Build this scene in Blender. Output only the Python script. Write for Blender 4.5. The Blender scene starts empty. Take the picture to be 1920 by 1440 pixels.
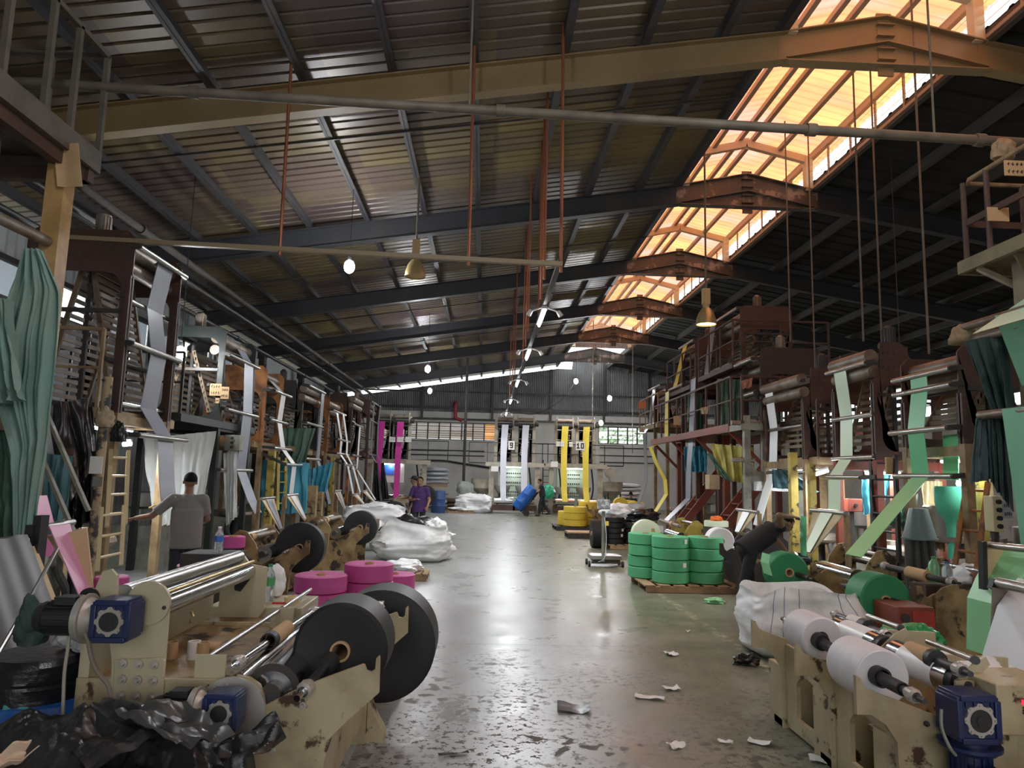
import bpy, bmesh, math, random
from mathutils import Vector, Matrix, noise
random.seed(7)
V = Vector
PI = math.pi
S = bpy.context.scene
C = S.collection

# ------------------------------------------------------------------ camera
FPX, CAMH = 1331.0, 1.8
PITCH = math.atan(171.3/FPX)
YAW = math.atan(48.75/FPX*math.cos(PITCH))
ROLL = .025
cR = V((math.cos(YAW), -math.sin(YAW), 0))
cF = V((math.sin(YAW)*math.cos(PITCH), math.cos(YAW)*math.cos(PITCH), math.sin(PITCH)))
cU = cR.cross(cF)
cam = bpy.data.cameras.new('camera')
cam.sensor_width = 36
cam.lens = FPX/1920*36
cam.clip_end = 300
camo = bpy.data.objects.new('camera', cam)
C.objects.link(camo)
r_ = cR*math.cos(ROLL)+cU*math.sin(ROLL)
u_ = cU*math.cos(ROLL)-cR*math.sin(ROLL)
m3 = Matrix((r_, u_, -cF)).transposed()
camo.matrix_world = Matrix.Translation((0, 0, CAMH)) @ m3.to_4x4()
S.camera = camo

def ray(px, py):
    x, y = px-960, py-720
    return r_*(x/FPX)-u_*(y/FPX)+cF
def at(px, py, Y):          # the point of the plane at distance Y down the hall that shows at a pixel
    d = ray(px, py)
    return V((0, 0, CAMH))+d*(Y/d.y)
def atX(px, py, X):
    d = ray(px, py)
    return V((0, 0, CAMH))+d*(X/d.x)
def fl(px, py, z=0):
    d = ray(px, py)
    return V((0, 0, CAMH))+d*((z-CAMH)/d.z)

# ------------------------------------------------------------------ world, sun, exposure
S.view_settings.view_transform = 'Standard'
S.view_settings.look = 'None'
S.view_settings.gamma = 1
S.view_settings.use_curve_mapping = False
S.view_settings.exposure = 0.12
W = bpy.data.worlds.new('sky')
S.world = W
W.use_nodes = True
W.node_tree.nodes['Background'].inputs[0].default_value = (.93, .97, 1, 1)
W.node_tree.nodes['Background'].inputs[1].default_value = 2.2
sun = bpy.data.lights.new('sun', 'SUN')
sun.energy = 2.8
sun.angle = .02
sun.color = (1, .95, .86)
suno = bpy.data.objects.new('sun', sun)
C.objects.link(suno)
suno.rotation_euler = (math.radians(-12), math.radians(24), 0)
def portal(name, loc, rot, sx, sy):
    l = bpy.data.lights.new(name, 'AREA')
    l.shape = 'RECTANGLE'
    l.size, l.size_y = sx, sy
    l.cycles.is_portal = True
    o = bpy.data.objects.new(name, l)
    C.objects.link(o)
    o.location = loc
    o.rotation_euler = rot
portal('added_gate_daylight', (1.5, -5.9, 2.6), (PI/2, 0, 0), 11, 5.2)  # sampling portal of the added opening behind the camera
portal('side_window_daylight', (17.9, 17.5, 5.3), (0, PI/2, 0), 1.5, 46)

# ------------------------------------------------------------------ materials
MATS = {}
def mat(name, col, rough=.5, metal=0, dirt=None, lo=.45, hi=.7, sc=3, rust=None, rlo=.6, rhi=.66, rsc=9, bump=0, bsc=20, emit=0, ecol=None,
        trans=0, spec=.5, var=.0, alpha=1, sheen=0):
    if name in MATS: return MATS[name]
    m = bpy.data.materials.new(name)
    m.use_nodes = True
    nt = m.node_tree
    N, L = nt.nodes, nt.links
    b = N['Principled BSDF']
    b.inputs['Roughness'].default_value = rough
    b.inputs['Metallic'].default_value = metal
    b.inputs['Specular IOR Level'].default_value = spec
    b.inputs['Base Color'].default_value = (*col, 1)
    if trans: b.inputs['Transmission Weight'].default_value = trans
    if alpha < 1: b.inputs['Alpha'].default_value = alpha
    tc = N.new('ShaderNodeTexCoord')
    def nz(scale, detail=6, rgh=.6):
        n = N.new('ShaderNodeTexNoise')
        n.inputs['Scale'].default_value = scale
        n.inputs['Detail'].default_value = detail
        n.inputs['Roughness'].default_value = rgh
        L.new(tc.outputs['Object'], n.inputs['Vector'])
        return n
    src = None
    if var:
        n = nz(sc*1.7, 4)
        mx = N.new('ShaderNodeMix'); mx.data_type = 'RGBA'
        mx.inputs[6].default_value = (*[c*(1-var) for c in col], 1)
        mx.inputs[7].default_value = (*[min(1, c*(1+var)) for c in col], 1)
        L.new(n.outputs['Fac'], mx.inputs[0]); src = mx.outputs[2]
    def over(src, col2, lo, hi, scale, det=6):
        n = nz(scale, det)
        r = N.new('ShaderNodeMapRange')
        r.inputs[1].default_value = lo; r.inputs[2].default_value = hi
        L.new(n.outputs['Fac'], r.inputs[0])
        mx = N.new('ShaderNodeMix'); mx.data_type = 'RGBA'
        if src is None: mx.inputs[6].default_value = (*col, 1)
        else: L.new(src, mx.inputs[6])
        mx.inputs[7].default_value = (*col2, 1)
        L.new(r.outputs[0], mx.inputs[0])
        return mx.outputs[2]
    if dirt: src = over(src, dirt, lo, hi, sc)
    if rust: src = over(src, rust, rlo, rhi, rsc, 9)
    if src is not None: L.new(src, b.inputs['Base Color'])
    if bump:
        n = nz(bsc, 5)
        bp = N.new('ShaderNodeBump')
        bp.inputs['Strength'].default_value = bump
        bp.inputs['Distance'].default_value = .02
        L.new(n.outputs['Fac'], bp.inputs['Height'])
        L.new(bp.outputs[0], b.inputs['Normal'])
    if emit:
        b.inputs['Emission Color'].default_value = (*(ecol or col), 1)
        b.inputs['Emission Strength'].default_value = emit
    MATS[name] = m
    return m
def roll_mat(name, col, axis, col2=None, rough=.55):
    key = name+axis
    if key in MATS: return MATS[key]
    m = mat(key, col, rough)
    nt = m.node_tree; N, L = nt.nodes, nt.links
    b = N['Principled BSDF']
    tc = [n for n in N if n.type == 'TEX_COORD'][0]
    w = N.new('ShaderNodeTexWave')
    w.wave_type = 'RINGS'; w.rings_direction = axis
    w.inputs['Scale'].default_value = 30
    w.inputs['Distortion'].default_value = 1.2
    w.inputs['Detail'].default_value = 3
    w.inputs['Detail Scale'].default_value = .6
    L.new(tc.outputs['Object'], w.inputs['Vector'])
    mx = N.new('ShaderNodeMix'); mx.data_type = 'RGBA'
    c2 = col2 or [c*.72 for c in col]
    mx.inputs[6].default_value = (*col, 1); mx.inputs[7].default_value = (*c2, 1)
    L.new(w.outputs['Fac'], mx.inputs[0]); L.new(mx.outputs[2], b.inputs['Base Color'])
    return m

RUST = (.10, .035, .018)
cream = mat('cream_paint', (.50, .42, .26), .42, dirt=(.22, .16, .09), lo=.45, hi=.8, sc=2.2, rust=(.075, .035, .02), rlo=.60, rhi=.65, rsc=7, bump=.05)
cream2 = mat('clean_cream_paint', (.52, .46, .31), .4, dirt=(.33, .27, .16), lo=.5, hi=.85, sc=1.5)
oldcream = mat('oily_cream_paint', (.36, .25, .11), .5, dirt=(.13, .075, .03), lo=.4, hi=.65, sc=3, rust=(.035, .022, .015), rlo=.56, rhi=.6, rsc=5, bump=.1)
yelold = mat('chipped_yellow_paint', (.50, .40, .08), .5, dirt=(.25, .17, .05), lo=.4, hi=.7, sc=3, rust=(.05, .035, .02), rlo=.56, rhi=.6, rsc=6)
brown = mat('rusty_brown_paint', (.085, .042, .032), .55, dirt=(.055, .03, .022), lo=.4, hi=.7, sc=2.5, rust=(.17, .075, .04), rlo=.62, rhi=.7, rsc=6)
rusto = mat('orange_rust', (.42, .17, .05), .65, dirt=(.14, .06, .03), lo=.4, hi=.65, sc=4)
redp = mat('red_oxide_paint', (.24, .05, .03), .5, dirt=(.13, .05, .03), lo=.45, hi=.75, sc=3)
tan = mat('tan_paint', (.34, .24, .125), .55, dirt=(.14, .08, .04), lo=.4, hi=.7, sc=4)
greyp = mat('grey_green_paint', (.24, .24, .2), .5, dirt=(.10, .09, .07), lo=.45, hi=.75, sc=3, rust=RUST, rlo=.64, rhi=.7)
dark = mat('dark_steel', (.035, .035, .037), .5, dirt=(.07, .05, .035), lo=.45, hi=.8, sc=4)
black_iron = mat('black_iron', (.018, .018, .018), .5)
dgreen = mat('dark_green_steel', (.012, .017, .015), .5, dirt=(.035, .03, .025), lo=.5, hi=.8)
navy = mat('navy_gear_paint', (.012, .023, .095), .35, dirt=(.035, .04, .065), lo=.5, hi=.85, sc=5)
steel = mat('brushed_steel', (.42, .41, .39), .32, 1, var=.15)
chrome = mat('chrome', (.55, .55, .56), .16, 1)
dusty = mat('dusty_roller_steel', (.3, .26, .22), .5, .6, dirt=(.13, .08, .05), lo=.4, hi=.7)
alu = mat('cast_aluminium', (.50, .47, .43), .45, .5, dirt=(.25, .2, .15), lo=.5, hi=.9)
brass = mat('brassy_rod', (.55, .42, .2), .35, .9)
rubber = mat('black_rubber', (.02, .02, .02), .55)
card = mat('cardboard', (.52, .34, .18), .8, var=.1)
ply = mat('plywood', (.66, .49, .28), .6, dirt=(.5, .34, .17), lo=.4, hi=.8, sc=1.5)
wood = mat('pallet_wood', (.40, .26, .14), .75, dirt=(.2, .12, .07), lo=.4, hi=.7, sc=4)
greyfilm = mat('grey_film', (.25, .27, .32), .35, var=.1)
greydk = mat('grey_film_dark', (.13, .14, .16), .35)
whitefilm = mat('white_film', (.82, .83, .84), .35)
paleg = mat('pale_green_film', (.68, .82, .62), .35)
green = mat('green_film', (.16, .55, .27), .35, var=.06)
greenbr = mat('bright_green_film', (.30, .68, .34), .35, var=.05)
yellow = mat('yellow_film', (.85, .68, .10), .4, var=.05)
pink = mat('pink_film', (.62, .13, .36), .35, var=.08)
pinkl = mat('light_pink_film', (.82, .38, .60), .35, var=.08)
magenta = mat('magenta_film', (.62, .05, .33), .35, var=.08)
blackfilm = mat('black_film', (.022, .022, .024), .38, var=.1, bump=.03)
blackwrap = mat('black_wrap', (.014, .014, .015), .28, bump=.35, bsc=14)
bluewrap = mat('blue_wrap', (.02, .10, .33), .25, dirt=(.10, .25, .42), lo=.62, hi=.75, sc=3, bump=.2, bsc=10)
greencloth = mat('faded_green_cloth', (.19, .33, .30), .85, dirt=(.27, .33, .26), lo=.4, hi=.7, sc=1.2, bump=.1, bsc=60)
darkcloth = mat('dark_green_cloth', (.025, .06, .055), .85, dirt=(.06, .07, .06), lo=.4, hi=.75, sc=1.2)
tarpg = mat('green_tarp', (.07, .15, .11), .7, dirt=(.12, .16, .12), lo=.4, hi=.7, sc=1.5)
bluecloth = mat('blue_tarp', (.06, .30, .42), .6, var=.15)
yelcloth = mat('yellow_tarp', (.62, .55, .16), .6, dirt=(.4, .33, .1), lo=.4, hi=.7)
beigecloth = mat('beige_sheet', (.55, .46, .28), .7, dirt=(.38, .3, .17), lo=.4, hi=.7, bump=.2, bsc=8)
woven = mat('white_woven_sack', (.82, .83, .83), .5, dirt=(.5, .5, .47), lo=.5, hi=.8, sc=3, bump=.1, bsc=120)
paper = mat('white_paper', (.78, .76, .72), .7)
clear = mat('clear_film', (.78, .80, .78), .25, alpha=.55, bump=.15, bsc=9)
pet = mat('bottle_plastic', (.80, .88, .92), .08, trans=.75)
petg = mat('green_bottle_plastic', (.35, .75, .45), .1, trans=.6)
conc = mat('white_wall', (.60, .59, .56), .8, dirt=(.42, .40, .36), lo=.45, hi=.75, sc=.6, rust=(.27, .26, .24), rlo=.6, rhi=.78, rsc=1.1, bump=.1)
ironsheet = mat('corrugated_sheet', (.20, .20, .20), .5, .3, dirt=(.09, .09, .09), lo=.4, hi=.7, sc=.8)
tubem = mat('lit_tube', (1, 1, 1), emit=32, ecol=(.93, .97, 1))
bulbm = mat('lit_bulb', (1, 1, 1), emit=200, ecol=(.95, .98, 1))
panelm = mat('pale_panel', (.45, .52, .42), .5)
skin = mat('brown_skin', (.22, .115, .07), .5)
skin2 = mat('tan_skin', (.30, .17, .105), .5)
hairm = mat('black_hair', (.012, .010, .009), .8, spec=.1)

# ------------------------------------------------------------------ mesh builder
class G:
    def __init__(s): s.v, s.f = [], []
    def add(s, vs, fs):
        o = len(s.v)
        s.v += [tuple(v) for v in vs]
        s.f += [tuple(i+o for i in f) for f in fs]
        return s
    def box(s, c, d, rz=0):
        c = V(c); h = V(d)/2
        vs = []
        ca, sa = math.cos(rz), math.sin(rz)
        for z in (-1, 1):
            for x, y in ((-1, -1), (1, -1), (1, 1), (-1, 1)):
                lx, ly = x*h.x, y*h.y
                vs.append((c.x+lx*ca-ly*sa, c.y+lx*sa+ly*ca, c.z+z*h.z))
        return s.add(vs, [(3, 2, 1, 0), (4, 5, 6, 7), (0, 1, 5, 4), (1, 2, 6, 5), (2, 3, 7, 6), (3, 0, 4, 7)])
    def bb(s, a, b): # box between two corners
        a, b = V(a), V(b)
        return s.box((a+b)/2, [abs(x) for x in (b-a)])
    def bar(s, p, q, w, h=None, up=(0, 0, 1)):
        h = h or w
        p, q = V(p), V(q); d = (q-p).normalized(); u = V(up)
        if abs(d.dot(u)) > .98: u = V((0, 1, 0))
        a = d.cross(u).normalized(); b = a.cross(d)
        vs = [e+a*(x*w/2)+b*(y*h/2) for e in (p, q) for x, y in ((-1, -1), (1, -1), (1, 1), (-1, 1))]
        return s.add(vs, [(0, 1, 2, 3), (7, 6, 5, 4), (0, 4, 5, 1), (1, 5, 6, 2), (2, 6, 7, 3), (3, 7, 4, 0)])
    def cyl(s, p, q, r, r2=None, n=16, cap=True):
        r2 = r if r2 is None else r2
        p, q = V(p), V(q); d = (q-p).normalized()
        u = V((0, 0, 1)) if abs(d.z) < .9 else V((1, 0, 0))
        a = d.cross(u).normalized(); b = a.cross(d)
        vs = []
        for e, rr in ((p, r), (q, r2)):
            for i in range(n):
                t = 2*PI*i/n
                vs.append(e+a*(math.cos(t)*rr)+b*(math.sin(t)*rr))
        fs = [(i, i+n, (i+1) % n+n, (i+1) % n) for i in range(n)]
        if cap: fs += [tuple(range(n)), tuple(range(2*n-1, n-1, -1))]
        return s.add(vs, fs)
    def tube(s, pts, r, n=8, smooth=0):
        pts = [V(p) for p in pts]
        if smooth:
            out = []
            for i in range(len(pts)-1):
                p0 = pts[max(i-1, 0)]; p1 = pts[i]; p2 = pts[i+1]; p3 = pts[min(i+2, len(pts)-1)]
                for k in range(smooth):
                    t = k/smooth
                    out.append(.5*((2*p1)+(p2-p0)*t+(2*p0-5*p1+4*p2-p3)*t*t+(3*p1-p0-3*p2+p3)*t**3))
            pts = out+[pts[-1]]
        vs = []; fs = []
        a = None
        for i, p in enumerate(pts):
            d = (pts[min(i+1, len(pts)-1)]-pts[max(i-1, 0)]).normalized()
            if a is None:
                u = V((0, 0, 1)) if abs(d.z) < .9 else V((1, 0, 0))
                a = d.cross(u).normalized()
            else:
                a = (a-d*a.dot(d)).normalized()
            b = a.cross(d)
            rr = r(i/(len(pts)-1)) if callable(r) else r
            for k in range(n):
                t = 2*PI*k/n
                vs.append(p+a*(math.cos(t)*rr)+b*(math.sin(t)*rr))
        for i in range(len(pts)-1):
            for k in range(n):
                fs.append((i*n+k, i*n+(k+1) % n, (i+1)*n+(k+1) % n, (i+1)*n+k))
        m = (len(pts)-1)*n
        fs += [tuple(range(n-1, -1, -1)), tuple(range(m, m+n))]
        return s.add(vs, fs)
    def lathe(s, prof, o, axis='Z', n=24):
        o = V(o); vs = []; fs = []
        for r, h in prof:
            for i in range(n):
                t = 2*PI*i/n; x, y = r*math.cos(t), r*math.sin(t)
                p = {'Z': (x, y, h), 'Y': (x, h, y), 'X': (h, x, y)}[axis]
                vs.append(o+V(p))
        for j in range(len(prof)-1):
            for i in range(n):
                q = (j*n+i, j*n+(i+1) % n, (j+1)*n+(i+1) % n, (j+1)*n+i)
                fs.append(q if axis != 'Y' else q[::-1])
        return s.add(vs, fs)
    def prism(s, poly, a0, a1, axis='Y'):
        # poly in (x,z) for axis Y, (y,z) for X, (x,y) for Z
        def P(u, w, a): return {'Y': (u, a, w), 'X': (a, u, w), 'Z': (u, w, a)}[axis]
        n = len(poly)
        vs = [P(u, w, a0) for u, w in poly]+[P(u, w, a1) for u, w in poly]
        return s.add(vs, [tuple(range(n)), tuple(range(2*n-1, n-1, -1))]+[(i, i+n, (i+1) % n+n, (i+1) % n) for i in range(n)])
    def grid(s, fn, nu, nv, th=0):
        vs = [V(fn(i/nu, j/nv)) for j in range(nv+1) for i in range(nu+1)]
        fs = [(j*(nu+1)+i, j*(nu+1)+i+1, (j+1)*(nu+1)+i+1, (j+1)*(nu+1)+i) for j in range(nv) for i in range(nu)]
        if th:
            K = len(vs)
            bm_n = [V((0, 0, 0)) for _ in vs]
            for f in fs:
                nn = (vs[f[1]]-vs[f[0]]).cross(vs[f[3]]-vs[f[0]])
                for i in f: bm_n[i] += nn
            vs = vs+[v-(n.normalized()*th if n.length > 1e-12 else V((0, 0, 0))) for v, n in zip(vs, bm_n)]
            fs2 = [tuple(i+K for i in f[::-1]) for f in fs]
            ed = []
            idx = lambda i, j: j*(nu+1)+i
            loop = [idx(i, 0) for i in range(nu)]+[idx(nu, j) for j in range(nv)]+[idx(i, nv) for i in range(nu, 0, -1)]+[idx(0, j) for j in range(nv, 0, -1)]
            for a, b in zip(loop, loop[1:]+loop[:1]): ed.append((b, a, a+K, b+K))
            fs = fs+fs2+ed
        return s.add(vs, fs)
    def sphere(s, c, r, nu=16, nv=10, fn=None):
        r = V((r, r, r)) if not hasattr(r, '__len__') else V(r)
        c = V(c); vs = []
        for j in range(nv+1):
            th = PI*j/nv
            for i in range(nu):
                t = 2*PI*i/nu
                d = V((math.sin(th)*math.cos(t), math.sin(th)*math.sin(t), math.cos(th)))
                p = V((d.x*r.x, d.y*r.y, d.z*r.z))
                if fn: p = fn(p, d)
                vs.append(c+p)
        fs = [(j*nu+i, (j+1)*nu+i, (j+1)*nu+(i+1) % nu, j*nu+(i+1) % nu) for j in range(nv) for i in range(nu)]
        return s.add(vs, fs)
    def mesh(s, name, off=V((0, 0, 0)), flat=False, ang=35):
        me = bpy.data.meshes.new(name)
        me.from_pydata([(v[0]-off.x, v[1]-off.y, v[2]-off.z) for v in s.v], [], s.f)
        bm = bmesh.new(); bm.from_mesh(me)
        bmesh.ops.remove_doubles(bm, verts=bm.verts, dist=1e-5)
        bmesh.ops.recalc_face_normals(bm, faces=bm.faces)
        bm.to_mesh(me); bm.free()
        if not flat:
            me.polygons.foreach_set('use_smooth', [True]*len(me.polygons))
            me.set_sharp_from_angle(angle=math.radians(ang))
        return me
    def build(s, name, m, parent=None, label=None, cat=None, group=None, kind=None, loc=None, ang=35, flat=False, bevel=0):
        if parent is not None:
            off = wloc(parent)
        else:
            if loc is None:
                xs, ys, zs = zip(*s.v)
                loc = ((min(xs)+max(xs))/2, (min(ys)+max(ys))/2, min(zs))
            off = V(loc)
        o = bpy.data.objects.new(name, s.mesh(name, off, flat, ang))
        C.objects.link(o)
        if parent is not None: o.parent = parent
        else: o.location = off
        for mm in (m if isinstance(m, (list, tuple)) else [m]): o.data.materials.append(mm)
        if bevel:
            bv = o.modifiers.new('bevel', 'BEVEL'); bv.width = bevel; bv.segments = 2; bv.limit_method = 'ANGLE'
        return tag(o, label, cat, group, kind)
def wloc(o):
    p = V((0, 0, 0))
    while o is not None:
        p += o.location; o = o.parent
    return p
def tag(o, label=None, cat=None, group=None, kind=None):
    if label: o['label'] = label
    if cat: o['category'] = cat
    if group: o['group'] = group
    if kind: o['kind'] = kind
    return o
def thing(name, label, cat, loc=(0, 0, 0), group=None, kind=None):
    o = bpy.data.objects.new(name, None)
    o.empty_display_size = .1
    C.objects.link(o); o.location = loc
    return tag(o, label, cat, group, kind)
def copy_tree(o, loc=None, label=None, parent=None):
    c = o.copy(); C.objects.link(c)
    if parent is not None: c.parent = parent
    if loc is not None: c.location = loc
    if label: c['label'] = label
    for ch in list(o.children): copy_tree(ch, parent=c)
    return c
def remesh(o, vox, smooth=0):
    md = o.modifiers.new('remesh', 'REMESH'); md.mode = 'VOXEL'; md.voxel_size = vox; md.use_smooth_shade = True
    if smooth:
        sm = o.modifiers.new('smooth', 'SMOOTH'); sm.iterations = smooth; sm.factor = .5
def XZ(pts, Y):             # pixel outline -> outline on the plane at distance Y
    out = []
    for p in pts:
        q = at(p[0], p[1], Y); out.append((q.x, q.z))
    return out
# ------------------------------------------------------------------ the hall
XL, XR, YB, YN = -8.6, 18.0, 42.0, -6.0
def wz(z): return 1.8+(z-1.8)*42/37       # heights on the end wall
def wx(x): return x*42/37
AX, RL, RR = 5.7, 4.2, 7.2                     # ridge, left and right edge of the ridge monitor
def zr(x): return zt(x)+.21
def zt(x): return 8.30-.163*(RL-x) if x < RL else (8.30-.163*(x-RR) if x > RR else 8.30)
def floor_mat():
    m = mat('polished_concrete', (.2, .2, .2), .3)
    nt = m.node_tree; N, L = nt.nodes, nt.links; b = N['Principled BSDF']
    tc = [n for n in N if n.type == 'TEX_COORD'][0]
    sx = N.new('ShaderNodeSeparateXYZ'); L.new(tc.outputs['Object'], sx.inputs[0])
    def nz(s, d=6, r=.6, v=None):
        n = N.new('ShaderNodeTexNoise'); n.inputs['Scale'].default_value = s; n.inputs['Detail'].default_value = d; n.inputs['Roughness'].default_value = r
        L.new(v or tc.outputs['Object'], n.inputs['Vector']); return n.outputs['Fac']
    def mr(x, a, c, o0=0, o1=1):
        n = N.new('ShaderNodeMapRange'); n.inputs[1].default_value = a; n.inputs[2].default_value = c
        n.inputs[3].default_value = o0; n.inputs[4].default_value = o1; L.new(x, n.inputs[0]); return n.outputs[0]
    def mth(op, a, c):
        n = N.new('ShaderNodeMath'); n.operation = op
        for i, q in enumerate((a, c)):
            if hasattr(q, 'links'): L.new(q, n.inputs[i])
            else: n.inputs[i].default_value = q
        return n.outputs[0]
    def mix(f, a, c):
        n = N.new('ShaderNodeMix'); n.data_type = 'RGBA'
        L.new(f, n.inputs[0])
        for i, q in ((6, a), (7, c)):
            if isinstance(q, tuple): n.inputs[i].default_value = (*q, 1)
            else: L.new(q, n.inputs[i])
        return n.outputs[2]
    mp = N.new('ShaderNodeMapping'); mp.inputs['Scale'].default_value = (1, .25, 1); L.new(tc.outputs['Object'], mp.inputs[0])
    base = mix(mr(nz(.5, 5, .6, mp.outputs[0]), .35, .65), (.25, .255, .25), (.36, .365, .355))
    # old green paint on the right part of the aisle, worn through to bare concrete
    gx = mth('ADD', sx.outputs['X'], mth('MULTIPLY', nz(.9, 4), 1.6))
    base = mix(mr(gx, 1.6, 2.6, 0, .85), base, mix(mr(nz(2.2, 6), .4, .62), (.13, .145, .09), (.22, .21, .135)))
    near = mth('ADD', sx.outputs['Y'], mth('MULTIPLY', nz(.8, 3), 3.5))
    nf = mr(near, 10.4, 6.8)
    # grime flakes: large blots and fine speckle at the near end
    vo = N.new('ShaderNodeTexVoronoi'); vo.inputs['Scale'].default_value = 5.5
    wv = N.new('ShaderNodeVectorMath'); wv.operation = 'ADD'
    nc = N.new('ShaderNodeTexNoise'); nc.inputs['Scale'].default_value = 5; nc.inputs['Detail'].default_value = 5; L.new(tc.outputs['Object'], nc.inputs['Vector'])
    sc_ = N.new('ShaderNodeVectorMath'); sc_.operation = 'SCALE'; sc_.inputs['Scale'].default_value = .35; L.new(nc.outputs['Color'], sc_.inputs[0])
    L.new(tc.outputs['Object'], wv.inputs[0]); L.new(sc_.outputs[0], wv.inputs[1]); L.new(wv.outputs[0], vo.inputs['Vector'])
    blot = mth('MULTIPLY', mr(vo.outputs['Distance'], .36, .26), mr(nz(1.1, 3), .47, .55))
    speck = mth('MULTIPLY', mr(nz(16, 5, .7), .535, .57), mr(nz(1.3, 4), .40, .55))
    st = mth('MULTIPLY', mth('MAXIMUM', blot, speck), nf)
    base = mix(st, base, (.085, .072, .055))
    # joints and the worn yellow lane line
    jy = mth('PINGPONG', mth('ADD', sx.outputs['Y'], .9), 2.2)
    joint = mth('MULTIPLY', mr(jy, .018, .006), mr(nz(3, 2), .2, .32))
    base = mix(mth('MULTIPLY', joint, .6), base, (.05, .05, .045))
    lx = mth('ABSOLUTE', mth('SUBTRACT', mth('ADD', sx.outputs['X'], mth('MULTIPLY', nz(2, 3), .1)), 2.88), 0)
    line = mth('MULTIPLY', mr(lx, .07, .05), mr(nz(7, 6, .75), .5, .55))
    base = mix(mth('MULTIPLY', line, .8), base, (.46, .42, .27))
    L.new(base, b.inputs['Base Color'])
    rg = mth('ADD', mr(nz(1.5, 6), .3, .7, .23, .42), mth('MULTIPLY', st, .4))
    L.new(rg, b.inputs['Roughness'])
    bp = N.new('ShaderNodeBump'); bp.inputs['Strength'].default_value = .16; bp.inputs['Distance'].default_value = .012
    L.new(nz(4.5, 6, .65), bp.inputs['Height']); L.new(bp.outputs[0], b.inputs['Normal'])
    return m
G().box(((XL+XR)/2, (YN+YB)/2, -.1), (XR-XL+.6, YB-YN+.6, .2)).build('floor', floor_mat(), kind='structure', loc=(0, 0, 0))
G().box((2, 15, -.22), (160, 160, .1)).build('ground', mat('outside_ground', (.2, .2, .17), .9), kind='structure')

# back wall: block wall with two window bands, corrugated sheet over it, a daylight gap under the left rafter
wb = thing('wall_back', None, None, (0, YB, 0), kind='structure')
m = G(); y0, y1 = YB, YB+.2
WZ0, WZ1 = wz(3.55), wz(4.46)
m.bb((XL, y0, 0), (XR, y1, WZ0)); m.bb((XL, y0, WZ1), (XR, y1, wz(5.05)))
for a, b in ((XL, -6.7), (.62, 6.75), (9.65, XR)): m.bb((a, y0, WZ0), (b, y1, WZ1))
m.build('block_wall', conc, wb)
m = G()
def gab(x): return zt(x)-.1 if x < 5.1 else zt(x)+.35
n = int((XR-XL)/.11)
for i in range(n):
    xa, xb = XL+i*.11, XL+(i+1)*.11
    xm = (xa+xb)/2
    for p, q, o1, o2 in ((xa, xm, 0, .035), (xm, xb, .035, 0)):
        m.add([(p, y0-.02-o1, wz(5.0)), (q, y0-.02-o2, wz(5.0)), (q, y0-.02-o2, gab(q)), (p, y0-.02-o1, gab(p))], [(0, 1, 2, 3)])
m.build('corrugated_sheet', ironsheet, wb, flat=True)
m = G()
m.bar((XL, y0-.12, wz(5.22)), (XR, y0-.12, wz(5.16)), .12, .14); m.bar((XL, y0-.1, wz(4.62)), (XR, y0-.1, wz(4.62)), .1, .12)
m.bar((XL, y0-.1, wz(6.05)), (XR, y0-.1, wz(6.05)), .06, .08)
for x in (-3.3, .35, 3.4, 6.2, 8.6, 10.8): m.bar((wx(x), y0-.1, wz(4.6)), (wx(x), y0-.1, gab(wx(x))), .14, .12)
m.build('girt', dark, wb)
m = G()
for z, x0, x1 in ((3.0, -5.5, 0), (2.75, -5.5, 0), (2.95, 6, 9), (2.6, 6, 9), (3.35, 6, 9)): m.tube([(wx(x0), y0-.1, wz(z)), (wx(x1), y0-.1, wz(z))], .03)
m.build('wall_pipe', dark, wb)
G().tube([(-4.2, y0-.08, 2.5), (-2.5, y0-.08, 2.55), (-1.2, y0-.1, 2.4), (.4, y0-.1, 2.2)], .06, 8, 5).build('cable_bundle', rubber, wb)
glass = mat('frosted_louvre_glass', (.30, .27, .24), .35, dirt=(.24, .13, .07), lo=.4, hi=.7, sc=.8, trans=.25)
glassc = mat('clear_louvre_glass', (.85, .9, .85), .05, trans=.85)
glassa = mat('amber_louvre_glass', (.9, .35, .06), .3, trans=.3)
def louvre_window(name, xa, xb, npan, ns, pane, y=YB):
    w = thing(name, None, None, ((xa+xb)/2, y, WZ0), kind='structure')
    f = G()
    dx = (xb-xa)/npan
    for i in range(npan+1): f.bar((xa+i*dx, y+.05, WZ0), (xa+i*dx, y+.05, WZ1), .07, .08)
    f.bar((xa, y+.05, WZ0+.02), (xb, y+.05, WZ0+.02), .08, .05); f.bar((xa, y+.05, WZ1-.02), (xb, y+.05, WZ1-.02), .08, .05)
    f.build('window_frame', dark, w)
    for i in range(npan):
        g = G()
        for k in range(ns):
            z = WZ0+.06+(k+.5)*(WZ1-WZ0-.1)/ns; h = (WZ1-WZ0-.1)/ns*.5
            g.add([(xa+i*dx+.03, y+.02, z-h), (xa+(i+1)*dx-.03, y+.02, z-h), (xa+(i+1)*dx-.03, y+.09, z+h), (xa+i*dx+.03, y+.09, z+h)], [(0, 1, 2, 3)])
        g.build('louvre_panes', glassa if (name == 'window_1' and i == npan-1) else pane, w)
louvre_window('window_1', -6.7, .62, 11, 7, glass)
louvre_window('window_2', 6.75, 9.65, 5, 7, glassc)
leafm = mat('tree_leaf', (.10, .30, .05), .5, var=.4, sc=6)
random.seed(3)
m = G()
for i in range(2600):
    c = V((random.uniform(5, 14), random.uniform(45, 48), random.uniform(0, 6.6)))
    d = V((random.uniform(-1, 1), random.uniform(-1, 1), random.uniform(-1, 1))).normalized()*.16
    e = d.orthogonal().normalized()*.08
    m.add([c-d, c+e, c+d, c-e], [(0, 1, 2, 3)])
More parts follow.
